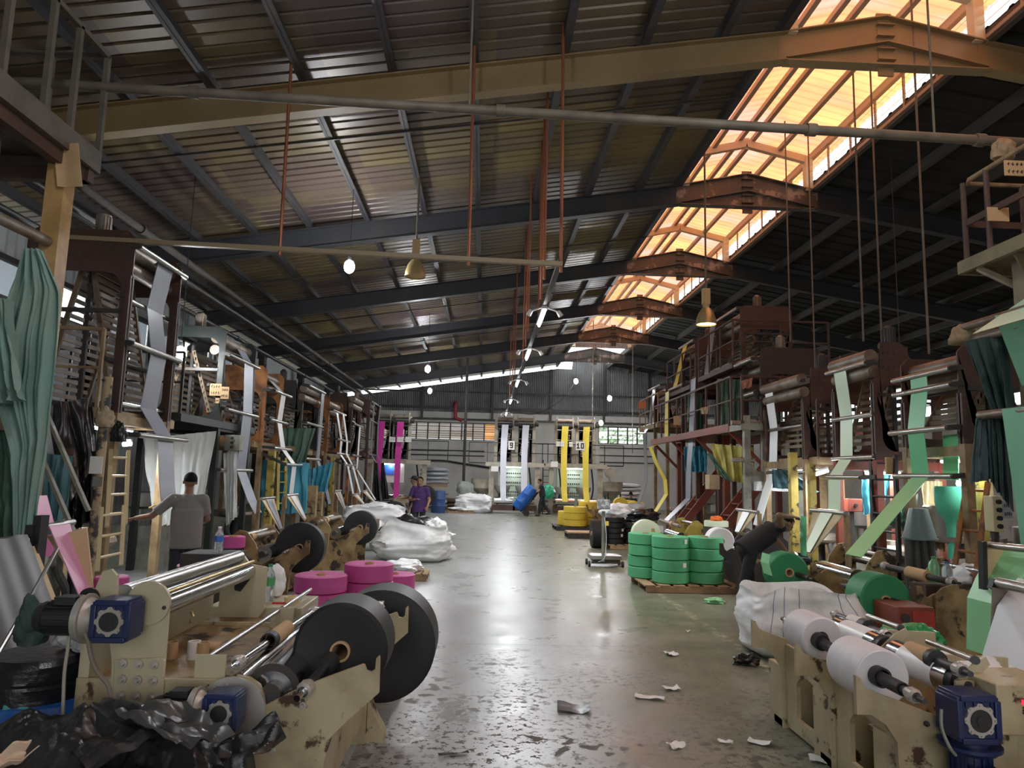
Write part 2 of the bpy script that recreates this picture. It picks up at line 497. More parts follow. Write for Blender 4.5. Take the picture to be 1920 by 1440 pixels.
m.build('foliage', leafm, label='green leaves of trees seen through the window in the end wall', cat='trees', kind='stuff', flat=True)

# left wall: corrugated sheet with a strip of open panes high up
wl = thing('wall_left', None, None, (XL, 15, 0), kind='structure')
m = G()
n = int((YB-YN)/.13)
for i in range(n):
    a = YN+i*.13; o1, o2 = (0, .035) if i % 2 else (.035, 0)
    for z0, z1 in ((0, 4.7), (5.35, 6.3)):
        m.add([(XL+o1, a, z0), (XL+o2, a+.13, z0), (XL+o2, a+.13, z1), (XL+o1, a, z1)], [(0, 1, 2, 3)])
m.build('corrugated_sheet', mat('light_wall_sheet', (.36, .37, .38), .5, .2, dirt=(.2, .2, .2), lo=.4, hi=.7, sc=.6), wl, flat=True)
m = G()
for z in (4.66, 5.38, 3.0): m.bar((XL+.06, YN, z), (XL+.06, YB, z), .1, .1)
for k in range(22): m.bar((XL+.06, YN+2*k, 4.7), (XL+.06, YN+2*k, 5.35), .06)
m.build('girt', dark, wl)
m = G()
for k in range(22):
    if k % 3 != 1: m.bb((XL-.03, YN+2*k+.03, 4.72), (XL-.01, YN+2*k+1.97, 5.34))
m.build('frosted_pane', mat('frosted_pane', (.55, .6, .65), .4, trans=.5), wl)
# right wall
wr = thing('wall_right', None, None, (XR, 15, 0), kind='structure')
m = G()
m.bb((XR, YN, 0), (XR+.2, YB, 4.6)); m.bb((XR, YN, 6.0), (XR+.2, YB, 6.8))
for k in range(6): m.bb((XR, YN+.0+k*8.1, 4.6), (XR+.2, YN+.5+k*8.1, 6.0))
m.build('block_wall', conc, wr)
m = G()
for k in range(44): m.bar((XR+.1, YN+k, 4.6), (XR+.1, YN+k, 6.0), .05)
for z in (5.05, 5.5): m.bar((XR+.1, YN, z), (XR+.1, YB, z), .04)
m.build('window_frame', dark, wr)
# unseen near wall; its wide gate opening is added for frontal fill daylight
wf = thing('wall_front', None, None, (0, YN, 0), kind='structure')
m = G()
m.bb((XL, YN-.2, 0), (-4, YN, 8)); m.bb((7, YN-.2, 0), (XR, YN, 8)); m.bb((-4, YN-.2, 5.2), (7, YN, 9.2))
m.build('block_wall', conc, wf)

# roof: ribbed sheets on purlins, dark lined right slope
def roofmat():
    m = mat('amber_bounce_roof_sheet', (.2, .1, .05), .38)
    nt = m.node_tree; N, L = nt.nodes, nt.links; b = N['Principled BSDF']
    tc = [n for n in N if n.type == 'TEX_COORD'][0]
    sn = N.new('ShaderNodeVectorMath'); sn.operation = 'SNAP'; sn.inputs[1].default_value = (2.4, .75, 9)
    L.new(tc.outputs['Object'], sn.inputs[0])
    wn = N.new('ShaderNodeTexWhiteNoise'); L.new(sn.outputs[0], wn.inputs['Vector'])
    n1 = N.new('ShaderNodeTexNoise'); n1.inputs['Scale'].default_value = .22; n1.inputs['Detail'].default_value = 4; L.new(tc.outputs['Object'], n1.inputs['Vector'])
    ad = N.new('ShaderNodeMath'); ad.operation = 'MULTIPLY_ADD'; ad.inputs[1].default_value = .22
    L.new(wn.outputs['Value'], ad.inputs[0]); L.new(n1.outputs['Fac'], ad.inputs[2])
    cr = N.new('ShaderNodeValToRGB'); L.new(ad.outputs[0], cr.inputs[0])
    e = cr.color_ramp.elements
    e[0].position = .42; e[0].color = (.085, .055, .058, 1); e[1].position = .78; e[1].color = (.22, .17, .075, 1)  # amber light bounced from the skylight is put into the brown sheet colour
    q = e.new(.6); q.color = (.13, .095, .066, 1)
    L.new(cr.outputs[0], b.inputs['Base Color'])
    b.inputs['Metallic'].default_value = .1
    return m
cl = thing('ceiling', None, None, (0, 15, 7), kind='structure')
def ribbed(xa, xb, rib=.25, off=.2):
    m = G(); prof = []
    y = YN
    while y < YB+.3:
        prof += [(y, 0), (y+rib*.72, 0), (y+rib*.8, .03), (y+rib*.92, .03)]
        y += rib
    vs = []; fs = []
    for y, dz in prof:
        vs += [(xa, y, zt(xa)+off+dz), (xb, y, zt(xb)+off+dz)]
    for i in range(len(prof)-1): fs.append((2*i, 2*i+1, 2*i+3, 2*i+2))
    return m.add(vs, fs)
ribbed(XL-.4, RL-.001).build('roof_sheet', roofmat(), cl, flat=True)
ribbed(RR+.001, XR+.4, .5).build('lined_roof_sheet', mat('black_roof_lining', (.016, .015, .014), .9, dirt=(.03, .026, .022), lo=.4, hi=.7, sc=.7), cl, flat=True)
PX = [-8.2, -7.4, -6.3, -5.1, -3.93, -2.71, -1.48, -.33, .95, 2.1, 3.25, 4.15]
pm = mat('purlin_paint', (.045, .043, .048), .5, dirt=(.09, .07, .06), lo=.5, hi=.8, sc=2)
for x in PX:
    z = zt(x)
    G().bar((x, YN, z+.1), (x, YB-.05, z+.1), .05, .2).bar((x+.04, YN, z+.02), (x+.04, YB-.05, z+.02), .1, .015).build('purlin', pm, cl)
pm2 = mat('lining_purlin', (.07, .062, .055), .7)
for x in (7.25, 8.6, 9.9, 11.2, 12.5, 13.8, 15.1, 16.4, 17.6):
    z = zt(x)
    G().bar((x, YN, z+.09), (x, YB-.05, z+.09), .1, .2).build('purlin', pm2, cl)
m = G()
for y in (11, 18.2, 23.2, 28.6, 34):
    m.tube([(XL, y, zt(XL)-.02), (RL, y+.2, zt(RL)-.02)], .018, 6)
m.build('sag_rod', dark, cl)
# holes of daylight in the lined slope
FY = [4.0, 9.5, 15.0, 20.5, 26.0, 31.5, 37.0]
frame_dark = mat('rafter_paint', (.035, .037, .045), .5, dirt=(.07, .055, .042), lo=.5, hi=.8, sc=.9)
frame_rust = mat('rafter_primer_patches', (.07, .06, .052), .55, dirt=(.11, .075, .055), lo=.4, hi=.6, sc=1.1, rust=(.26, .19, .15), rlo=.56, rhi=.6, rsc=2.2)
frame_orange_lit = mat('rafter_orange_lit', (.30, .21, .10), .5, dirt=(.19, .13, .07), lo=.4, hi=.8, sc=.8)  # orange skylight on the nearest frames, put into their colour
for k, y in enumerate(FY):
    t = thing('trim_%d' % (k+1), None, None, (AX, y, 7), kind='structure')
    mm = frame_orange_lit if k <= 1 else frame_dark
    ma = frame_orange_lit if k <= 1 else frame_rust
    for nm, xa, xb in (('left_rafter', XL+.2, RL), ('right_rafter', RR, XR)):
        m = G()
        a, b = zt(xa), zt(xb)
        m.prism([(xa, a-.44), (xb, b-.44), (xb, b), (xa, a)], y-.008, y+.008)
        for o in (-.01, -.43): m.bar((xa, y, a+o), (xb, y, b+o), .2, .02)
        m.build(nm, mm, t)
    m = G()
    m.prism([(RL, 7.86), (RR, 7.86), (RR, 8.3), (AX, 8.62), (RL, 8.3)], y-.008, y+.008)
    m.bar((RL, y, 7.86), (RR, y, 7.86), .2, .02)
    for s in (-1, 1):
        xe = RL if s < 0 else RR
        m.bar((xe, y, 8.3), (AX, y, 8.62), .2, .02)
        m.bar((xe, y, 7.9), (AX, y, 8.22), .2, .018)
        m.bar((xe, y, 7.84), (xe, y, 8.32), .2, .025)
    m.bar((AX, y, 7.72), (AX, y, 8.7), .22, .035)
    for z in (7.95, 8.12, 8.32, 8.5): m.bar((AX-.13, y, z), (AX+.13, y, z), .16, .012)
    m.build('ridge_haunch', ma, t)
    if k:
        m = G().bar((XL+.4, y, 0), (XL+.4, y, zt(XL)-.2), .2, .3)
        m.build('column', dark, t)

# ridge monitor: translucent amber sheets and louvred right side
def transl(name, stops):
    m = bpy.data.materials.new(name); m.use_nodes = True
    nt = m.node_tree; N, L = nt.nodes, nt.links
    N.remove(N['Principled BSDF']); out = [n for n in N if n.type == 'OUTPUT_MATERIAL'][0]
    tr = N.new('ShaderNodeBsdfTranslucent'); df = N.new('ShaderNodeBsdfDiffuse'); mx = N.new('ShaderNodeMixShader'); mx.inputs[0].default_value = .25
    tc = N.new('ShaderNodeTexCoord'); mp = N.new('ShaderNodeMapping'); mp.inputs['Scale'].default_value = (.35, .9, 1)
    L.new(tc.outputs['Object'], mp.inputs[0])
    n = N.new('ShaderNodeTexNoise'); n.inputs['Scale'].default_value = 1; n.inputs['Detail'].default_value = 4; L.new(mp.outputs[0], n.inputs['Vector'])
    cr = N.new('ShaderNodeValToRGB'); L.new(n.outputs['Fac'], cr.inputs[0])
    e = cr.color_ramp.elements
    e[0].position, e[0].color = stops[0][0], (*stops[0][1], 1); e[1].position, e[1].color = stops[-1][0], (*stops[-1][1], 1)
    for p, c in stops[1:-1]: e.new(p).color = (*c, 1)
    L.new(cr.outputs[0], tr.inputs[0]); L.new(cr.outputs[0], df.inputs[0])
    L.new(tr.outputs[0], mx.inputs[1]); L.new(df.outputs[0], mx.inputs[2]); L.new(mx.outputs[0], out.inputs[0])
    return m
amber = transl('amber_roof_sheet', [(.36, (.80, .36, .28)), (.5, (.80, .30, .14)), (.66, (.90, .42, .16))])
amber2 = transl('amber_louvre', [(.3, (.85, .36, .12)), (.6, (1, .62, .2))])
mon = thing('window_3', None, None, (AX, 15, 8.3), kind='structure')
ME, MA = 9.2, 9.55
for nm, xa, za, xb, zb in (('left_skylight_sheet', RL-.35, ME-.08, AX, MA), ('right_skylight_sheet', AX, MA, RR+.35, ME-.08)):
    m = G(); vs = []; fs = []; i = 0; y = YN
    while y < 35.2:
        for dy, dz in ((0, 0), (.14, 0), (.16, .025), (.2, .025), (.22, 0)):
            vs += [(xa, y+dy, za+dz), (xb, y+dy, zb+dz)]
        y += .22
    fs = [(2*i, 2*i+1, 2*i+3, 2*i+2) for i in range(len(vs)//2-1)]
    m.add(vs, fs).build(nm, amber, mon, flat=True)
for nm, x in (('left_louvre', RL), ('right_louvre', RR)):
    m = G()
    for k in range(4):
        z = 8.62+.15*k
        m.add([(x-.06, YN, z-.075), (x-.06, 35, z-.075), (x+.06, 35, z+.055), (x+.06, YN, z+.055)], [(0, 1, 2, 3)])
    m.build(nm, amber2, mon, flat=True)
    m = G(); y = YN
    while y < 35:
        m.bar((x, y, 8.35), (x, y, 9.15), .03, .05); y += .92
    m.bar((x, YN, 8.36), (x, 35, 8.36), .06, .06); m.bar((x, YN, 9.15), (x, 35, 9.15), .08, .08)
    m.build('louvre_mullion', mat('louvre_steel', (.35, .27, .2), .6), mon)
mcream = mat('monitor_paint', (.62, .52, .36), .6)
m = G()
for x, z in ((RL, ME-.12), (4.95, 9.24), (5.55, MA-.1), (5.85, MA-.1), (6.45, 9.24), (RR, ME-.12)): m.bar((x, YN, z), (x, 35, z), .09, .1)
m.build('monitor_purlin', mat('monitor_purlin_paint', (.42, .33, .25), .6), mon)
for y in FY[:-1]+[34.8]:
    m = G()
    for x in (RL+.1, RR-.1): m.bar((x, y, 8.3), (x, y, ME-.1), .16, .16)
    m.bar((RL, y, ME-.2), (AX, y, MA-.2), .12, .16); m.bar((AX, y, MA-.2), (RR, y, ME-.2), .12, .16)
    m.bar((AX, y, MA-.32), (AX, y, MA-.06), .14, .03)
    m.build('monitor_frame', mcream, mon)
m = G()
for i in range(30):
    a = RL+i*.1; o1, o2 = (0, .03) if i % 2 else (.03, 0)
    m.add([(a, 35.2-o1, 8.3), (a+.1, 35.2-o2, 8.3), (a+.1, 35.2-o2, MA-abs(a+.1-AX)*.22), (a, 35.2-o1, MA-abs(a-AX)*.22)], [(0, 1, 2, 3)])
m.build('monitor_end_sheet', ironsheet, mon, flat=True)

# ------------------------------------------------------------------ pipes, hangers and lamps
def long_pipe(label, p, q, r, m, clamps=(), cat='pipe', sq=False, grp=None, name='pipe'):
    t = thing(name, label, cat, (V(p)+V(q))/2, grp)
    g = G()
    if sq: g.bar(p, q, r*2, r*1.6)
    else: g.cyl(p, q, r, n=12)
    g.build('pipe_run', m, t)
    for c in clamps:
        e = V(p).lerp(V(q), c); d = (V(q)-V(p)).normalized()
        G().cyl(e-d*.05, e+d*.05, r*1.35, n=12).build('coupling', m, t)
    return t
oldpipe = mat('weathered_pipe', (.16, .135, .10), .55, dirt=(.09, .07, .055), lo=.4, hi=.7)
long_pipe('long grey pipe crossing the hall high up, nearest of the cross pipes', (-5.3, 7, 5.67), (6.9, 7, 5.45), .05, oldpipe, (.18, .44, .71, .86))
long_pipe('tan square bar crossing the left half of the hall below the first rafters', (-5.5, 9, 4.68), (.95, 9, 4.56), .035, mat('tan_bar', (.3, .23, .14), .5), sq=True, cat='bar')
for i, (x, z, r) in enumerate(((-5.5, 5.5, .06), (-5.72, 5.28, .045), (-6.0, 5.45, .09), (-6.3, 5.05, .05))):
    long_pipe(('brown service pipe along the left machines, nearest the aisle', 'thin dark pipe just behind the service pipe over the left machines',
               'thick dark duct beneath the left rafters', 'low dark pipe furthest back over the left machines')[i], (x, 8.3, z), (x, 35.5, z), r,
              (mat('sooty_pipe', (.05, .042, .036), .7), dark, dark, dark)[i], (.1, .35, .6, .85))
copper = mat('copper_pipe', (.36, .13, .07), .4, .5)
for lab, x, y, z0 in (('copper coloured drop pipe left of the unlit bell lamp', -2.72, 9, 4.55), ('thin copper coloured drop pipe onto the tan bar, middle one of three', -.28, 9, 4.5),
                  ('copper coloured drop pipe at the right end of the tan bar', .93, 9, 4.45)):
    G().tube([(x, y, z0), (x-.02, y, zr(x-.02))], .022).build('drop_pipe', copper, label=lab, cat='pipe')
for i, y in enumerate((10.1, 11.3, 12.5, 13.9, 15.6, 17.6, 20, 23, 27)):
    G().tube([(.8+.05*(i % 3), y, 4.66), (.8+.05*(i % 3), y, zr(.8+.05*(i % 3)))], .018).build('drop_pipe', copper, label='copper coloured hanger rod over the central lamp rail', cat='rod', group='hanger rods of the central lamp rail')
for lab, p, y in (('thin steel rod holding the long grey pipe under the left slope', (880, 200), 7), ('thin steel rod holding the long grey pipe below the ridge', (1752, 250), 7)):
    q = at(*p, y); G().tube([q, (q.x, q.y, zr(q.x) if not 4.2 < q.x < 7.2 else 9.5-.22*abs(q.x-5.7))], .012).build('hanger_rod', oldpipe, label=lab, cat='rod')
for lab, p, y in (('thin rod hanging left of the riveted brown tower', (1619, 640), 11), ('thick rod hanging behind the riveted brown tower', (1654, 660), 11.5), ('thin rod hanging down to the broad brown tower', (1742, 664), 9.5),
                  ('thin rod hanging above the tallest brown tower on the right', (1482, 640), 14), ('thin rod hanging by the dark box tower', (1528, 690), 14)):
    q = at(*p, y); G().tube([q, (q.x, q.y, zr(q.x) if not 4.2 < q.x < 7.2 else 9.5-.22*abs(q.x-5.7))], .016).build('hanger_rod', oldpipe, label=lab, cat='rod')
for lab, p, y, zz in (('bare steel pole hanging in front of the end wall windows', (869, 905), 35.6, 7.1), ('thin pale rod hanging right of the second yellow web', (1110, 862), 33.5, 8.2), ('thin rod hanging before the green window', (1186, 850), 34, 7.6)):
    q = at(*p, y); zz = zr(q.x) if not 4.2 < q.x < 7.2 else 9.5-.22*abs(q.x-5.7)
    G().tube([q, (q.x, q.y, zz)], .07 if p[0] == 869 else .02).build('pole', dark if p[0] == 869 else oldpipe, label=lab, cat='pole')
# lamps
def lamp_light(name, loc, e, r=.12, col=(.95, .98, 1)):
    l = bpy.data.lights.new(name, 'POINT'); l.energy = e; l.shadow_soft_size = r; l.color = col
    o = bpy.data.objects.new(name, l); C.objects.link(o); o.location = loc
    return o
def down_light(name, p, L_, e, parent):
    l = bpy.data.lights.new(name, 'AREA'); l.shape = 'RECTANGLE'; l.size = .08; l.size_y = L_; l.energy = e; l.color = (.93, .97, 1)
    o = bpy.data.objects.new(name, l); C.objects.link(o); o.parent = parent; o.location = p-wloc(parent)
    return o
BULBW = 420
def hanging_bulb(label, px=0, py=0, Y=9, e=1.0, c=None):
    c = c or at(px, py, Y)
    t = thing('hanging_bulb', label, 'lamp', c, 'bare bulbs hanging on cables')
    G().sphere(c, (.10, .10, .13)).build('bulb', bulbm, t)
    G().cyl(c+V((0, 0, .1)), c+V((0, 0, .2)), .035).build('socket', black_iron, t)
    G().tube([c+V((0, 0, .2)), (c.x, c.y, (zr(c.x) if not RL < c.x < RR else MA-.05))], .008, 6).build('cable', black_iron, t)
    l = lamp_light('bulb_light', (0, 0, 0), BULBW*e); l.parent = t
hanging_bulb('bright bare bulb hanging nearest, under the left slope', 655, 500, 13.2, 1.2)
for x_, y_ in ((-1.2, 3.6), (2.9, 4.4)):  # two bulbs added out of view to brighten the foreground
    hanging_bulb('added bare bulb above the view, lighting the near end of the hall', c=V((x_, y_, 6.1)), e=.62)
hanging_bulb('bare bulb glowing beside the second left tower', 338, 663, 12.2, .07)
hanging_bulb('bare bulb hanging higher of the two above the magenta machine', 802, 692, 25, 1)
hanging_bulb('bare bulb hanging low against the bright gable strip', 806, 733, 33, .9)
hanging_bulb('bare bulb under the ridge with a loose swag of cable', 1080, 715, 33, 1)
hanging_bulb('bare bulb before the corrugated gable right of the ridge', 1143, 747, 32, 1)
hanging_bulb('bare bulb low above the green window', 1127, 793, 35, .7)
G().tube([at(953, 765, 33), at(985, 776, 33), at(1010, 774, 33), at(1050, 752, 33), at(1076, 720, 33)], .015, 6, 5).build('cable', black_iron, label='loose cable swag hanging under the ridge bulb', cat='cable')
t = thing('lamp_rail', 'long hung rail carrying the row of tube lamps down the aisle', 'rail', (.92, 20, 4.5))
G().bar((.92, 9, 4.60), (.92, 34, 4.60), .07, .05).build('rail', dark, t)
for i, y in enumerate((11.4, 15.2, 20.3, 25.6, 31)):
    t = thing('tube_lamp', 'lit tube lamp on the central rail, %s from the camera' % ('first', 'second', 'third', 'fourth', 'fifth')[i], 'lamp', (.92, y, 4.4), 'tube lamps on the central rail')
    G().cyl((.92, y, 4.5), (.92, y+1.2, 4.5), .022, n=8).build('tube', tubem, t)
    G().bb((.88, y-.03, 4.525), (.96, y+1.23, 4.575)).build('batten', whitefilm, t)
    for s in (-1, 1):
        G().cyl((.92+s*.05, y, 4.55), (.92+s*.22, y-.02, 4.48), .014, n=8).cyl((.92+s*.22, y-.02, 4.49), (.92+s*.27, y-.03, 4.41), .035, .045, n=10).build('spot_head', whitefilm, t)
    down_light('tube_light', V((.92, y+.6, 4.46)), 1.2, 105, t)
def bell_lamp(label, px, py, Y, lit):
    c = at(px, py, Y)
    t = thing('bell_lamp', label, 'lamp', c)
    bm_ = mat('bell_shade_metal', (.5, .40, .2), .35, .6)
    G().lathe([(.20, -.2), (.19, -.1), (.15, .02), (.10, .1), (.05, .15), (.045, .14), (.09, .09), (.14, .01), (.18, -.1), (.19, -.2), (.20, -.2)], c).build('shade', bm_, t)
    G().cyl(c+V((0, 0, .13)), c+V((0, 0, .2)), .06).bb(c+V((-.07, -.06, .2)), c+V((.07, .06, .52))).build('ballast_box', mat('ballast', (.45, .33, .16), .5), t)
    G().tube([c+V((0, 0, .5)), (c.x, c.y, (zr(c.x) if not RL < c.x < RR else MA-.05))], .02, 8).build('stem', oldpipe, t)
    G().cyl(c+V((0, 0, -.17)), c+V((0, 0, -.165)), .188, n=28).build('lens', mat('lit_lens', (1, .95, .6), emit=4, ecol=(1, .95, .6)) if lit else mat('amber_lens', (.4, .25, .08), .3), t)
    G().sphere(c+V((0, 0, -.02)), (.06, .06, .08)).build('bulb', bulbm if lit > 1 else mat('warm_bulb', (1, .9, .5), emit=6 if lit else 0, ecol=(1, .9, .55)), t)
bell_lamp('unlit brass bell lamp hanging under the left roof slope', 779, 500, 13, 0)
bell_lamp('bell lamp lit warm hanging beside the tallest right tower', 1324, 590, 13.5, 1)
# ------------------------------------------------------------------ winders, shafts and film rolls
ORD = ['bottom', 'second', 'third', 'fourth', 'fifth', 'sixth']
def film_roll(label, c, R, w, col, axis='Y', core=True, group=None, name='film_roll', r0=.055, rings=None):
    # a reel of film: side faces slightly dished, rounded edges, a bore with a paper core
    c = V(c); h = w/2
    prof = [(r0, -h+.012), (R*.55, -h+.006), (R*.93, -h), (R, -h+.012), (R, -h*.4), (R*1.004, 0), (R, h*.4), (R, h-.012), (R*.93, h), (R*.55, h-.006), (r0, h-.012), (r0, -h+.012)]
    fr, sd = roll_mat('roll_'+col[0], col[1], axis, col[2] if len(col) > 2 else None), None
    t = thing(name, label, 'film roll', c, group)
    G().lathe(prof, c, axis, 48).build('wound_film', fr, t)
    if core:
        G().lathe([(r0-.012, -h-.008), (r0, -h-.008), (r0, h+.008), (r0-.012, h+.008), (r0-.012, -h-.008)], c, axis, 20).build('paper_core', card, t)
    return t
BLK = ('black', (.008, .008, .009), (.012, .012, .013)); GRN = ('green', (.03, .25, .10), (.022, .19, .075)); GRN2 = ('light_green', (.10, .44, .21), (.08, .38, .18))
PNK = ('pink', (.60, .10, .33), (.52, .07, .27)); WHT = ('white', (.80, .78, .80), (.66, .63, .65)); YEL = ('yellow', (.80, .60, .07), (.7, .5, .05))
PAL = ('pale', (.72, .80, .60), (.6, .68, .48))
def shaft(label, p, q, sleeves=(), r=.024, m=None, parent=None, name='winding_shaft', knurl=True, cat='shaft', group=None):
    p, q = V(p), V(q); d = (q-p).normalized(); L_ = (q-p).length
    t = thing(name, label, cat, (p+q)/2, group) if parent is None else parent
    m = m or chrome
    g = G().cyl(p+d*.07, q-d*.07, r, n=18)
    g.cyl(p, p+d*.08, r*.62, n=12).cyl(q-d*.08, q, r*.62, n=12)
    g.build('shaft_bar', m, t)
    if knurl:
        for e, f in ((p, d), (q, -d)):
            G().lathe([(r*.6, .07), (r*1.25, .08), (r*1.45, .10), (r*1.45, .13), (r*1.2, .15), (r, .16)], (0, 0, 0), 'Y', 14).v
            g = G().cyl(e+f*.07, e+f*.085, r*.9, r*1.45, n=14).cyl(e+f*.085, e+f*.13, r*1.45, n=14).cyl(e+f*.13, e+f*.16, r*1.45, r*1.05, n=14)
            for k in range(10):
                a = 2*PI*k/10
                u = d.orthogonal().normalized(); w = d.cross(u)
                o = (u*math.cos(a)+w*math.sin(a))*r*1.45
                g.bar(e+f*.088+o, e+f*.127+o, .005)
            g.build('knurled_collar', alu, t)
    for a, b, rr, mm, nm in sleeves:
        G().lathe([(rr*.8, 0), (rr, 0), (rr, (b-a)), (rr*.8, (b-a)), (rr*.8, 0)], p+d*a, 'Y', 24).build(nm, mm, t) if abs(d.y) > .999 else \
            G().cyl(p+d*a, p+d*b, rr, n=24).build(nm, mm, t)
    return t
def gear_motor(parent, c, s, vertical=False, sz=1.0, down=False):
    # blue worm gearbox facing the camera side, flange and finned motor beside or below it
    c = V(c)
    k = .11*sz
    g = G().box(c, (2*k, 1.5*k, 2*k)).box(c+V((0, 0, k*.95)), (1.7*k, 1.7*k, .3*k)).box(c+V((0, 0, -k*.95)), (1.7*k, 1.7*k, .3*k))
    g.box(c+V((k*.9, 0, 0)), (.3*k, 1.7*k, 1.7*k)).box(c+V((-k*.9, 0, 0)), (.3*k, 1.7*k, 1.7*k))
    for i in range(4): g.box(c+V((-.6*k+.4*k*i, -.78*k, .75*k)), (.1*k, .12*k, .4*k))
    gb = g.build('gearbox', navy, parent, bevel=.006)
    f = c+V((0, -.75*k, 0))
    g = G(); n = 48; ring = []
    for i in range(n):
        a = 2*PI*i/n; r = k*(.66+.10*(math.cos(a*8) > .3)); ring.append((f.x+r*math.cos(a), f.z+r*math.sin(a)))
    g.prism(ring, f.y-.14*k, f.y+.02)
    for i in range(8):
        a = 2*PI*i/8; e = f+V((.68*k*math.cos(a), -.15*k, .68*k*math.sin(a))); g.cyl(e, e+V((0, -.05*k, 0)), .045*k, n=6)
    g.build('output_flange', alu, gb)
    G().cyl(f+V((0, -.15*k, 0)), f+V((0, -.2*k, 0)), .5*k, n=24).cyl(f+V((0, -.19*k, 0)), f+V((0, -.24*k, 0)), .25*k, n=16).build('hollow_shaft', black_iron, gb)
    d = V((0, 0, -1)) if down else V((s, 0, 0))
    p = c+d*k
    if down:
        G().cyl(p, p+d*.25*k, .8*k, n=20).cyl(p+d*.25*k, p+d*.4*k, 1.35*k, n=28).cyl(p+d*.4*k, p+d*.6*k, 1.3*k, 1.1*k, n=28).build('motor_flange', navy, parent)
        mm = navy
    else:
        G().cyl(p, p+d*.5*k, .7*k, 1.1*k, n=20).cyl(p+d*.5*k, p+d*.62*k, 1.3*k, n=28).cyl(p+d*.62*k, p+d*.9*k, 1.2*k, n=28).build('motor_flange', navy if sz >= 1 else alu, parent)
        mm = black_iron
    a, b = p+d*.6*k, p+d*2.6*k
    g = G().cyl(a, b, .8*k, n=20).cyl(b, b+d*.5*k, .86*k, .7*k, n=20)
    u = d.orthogonal().normalized(); w = d.cross(u)
    for i in range(16):
        t = 2*PI*i/16; o = u*math.cos(t)+w*math.sin(t)
        g.bar(a+o*.84*k+d*.1*k, b+o*.84*k-d*.05*k, .05*k, .16*k, up=o)
    if down: g.box((a+b)/2+V((0, -.8*k, 0)), (1.1*k, .7*k, 1.2*k))
    else: g.box((a+b)/2+V((0, 0, .95*k)), (1.1*k, 1*k, .4*k))
    g.build('motor', mm, parent)
def bolts(g, pts, Y, r=.018):
    for x, z in pts: g.cyl((x, Y, z), (x, Y-.012, z), r*1.25, n=12).cyl((x, Y-.012, z), (x, Y-.028, z), r*.8, r*.6, n=6)

# --- the near left winder: three tall plates, two winding stations
NL = thing('film_winder', 'nearest left film winder, clean cream plates with blue gearboxes', 'winder', (-1.2, 4.6, 0))
YA, YM, YC = 3.7, 5.04, 6.2
low = XZ([(498, 1322), (540, 1300), (600, 1274), (660, 1252), (680, 1245), (684, 1246), (688, 1257), (697, 1259), (704, 1254), (706, 1234), (711, 1229), (713, 1233), (711, 1298)], YA)
ax_ = [(-.62, .60), (-.70, .52), (-.735, .40), (-.74, 0.0), (-1.95, 0), (-1.95, .77), (-1.18, .77)]
hub = XZ([(445, 1265), (470, 1270), (488, 1283), (495, 1302)], YA)
prof = low+ax_+hub
for Y, nm in ((YA, 'near'), (YM, 'mid'), (YC, 'far')):
    pl = G().prism(prof if nm != 'far' else [(-.95, .62), (-.62, .74), (-.5, .78), (-.5, .62), (-.74, .45), (-.74, 0), (-1.1, 0), (-1.1, .3)], Y-.012, Y+.012).build('side_plate', cream, NL)
    g = G().prism([(-1.3, 0), (-.62, 0), (-.62, .06), (-.68, .16), (-.74, .30), (-.74, .06), (-1.3, .06)], Y+.012, Y+.14)
    g.bb((-.76, Y+.012, .06), (-.735, Y+.3, .55))
    g.build('plate_foot', cream, pl)
    for x, z in () if nm == 'far' else ((-1.22, .75), (-.98, .45), (-1.35, .62), (-.85, .66)):
        g = G(); bolts(g, [(x, z)], Y-.012, .013); g.build('bolt_head', alu, pl)
G().bb((-.80, YA, .15), (-.76, YM, .5)).bb((-.80, YM, .15), (-.76, YC, .5)).build('cross_panel', cream, NL)
# cast ring behind the lower gearbox and tray
hc = at(432, 1345, YA-.02)
G().cyl((hc.x, YA-.012, hc.z+.02), (hc.x, YA-.03, hc.z+.02), .17, n=32).build('bearing_ring', alu, NL)
G().bb((-1.9, YA+.02, .735), (-1.2, 5.3, .75)).build('tray', oldcream, NL)
for y in (YA+.02, YM-.06): G().bb((-1.40, y, .75), (-1.25, y+.012, .88)).build('rod_bracket', cream2, NL)
# chrome drum rollers
for yy0, yy1 in ((YA+.05, YM-.05), (YM+.05, YC-.35)):
    dr = G().cyl((-1.02, yy0, .70), (-1.02, yy1, .70), .135, n=40).build('drum_roller', chrome, NL)
    G().cyl((-1.02, yy0-.04, .70), (-1.02, yy0+.001, .70), .05, n=16).lathe([(.1, -.004), (.137, -.004), (.137, .004), (.1, .004)], (-1.02, yy0, .70), 'Y', 40).build('drum_journal', dark, dr)
    G().cyl((-1.19, yy0, .755), (-1.19, yy1, .755), .035, n=24).build('press_roller', chrome, NL)
    G().cyl((-1.35, yy0-.02, .86), (-1.35, yy1+.02, .86), .014, n=12).build('tie_rod', steel, NL)
gear_motor(NL, at(420, 1330, YA-.16), -1, sz=.70)
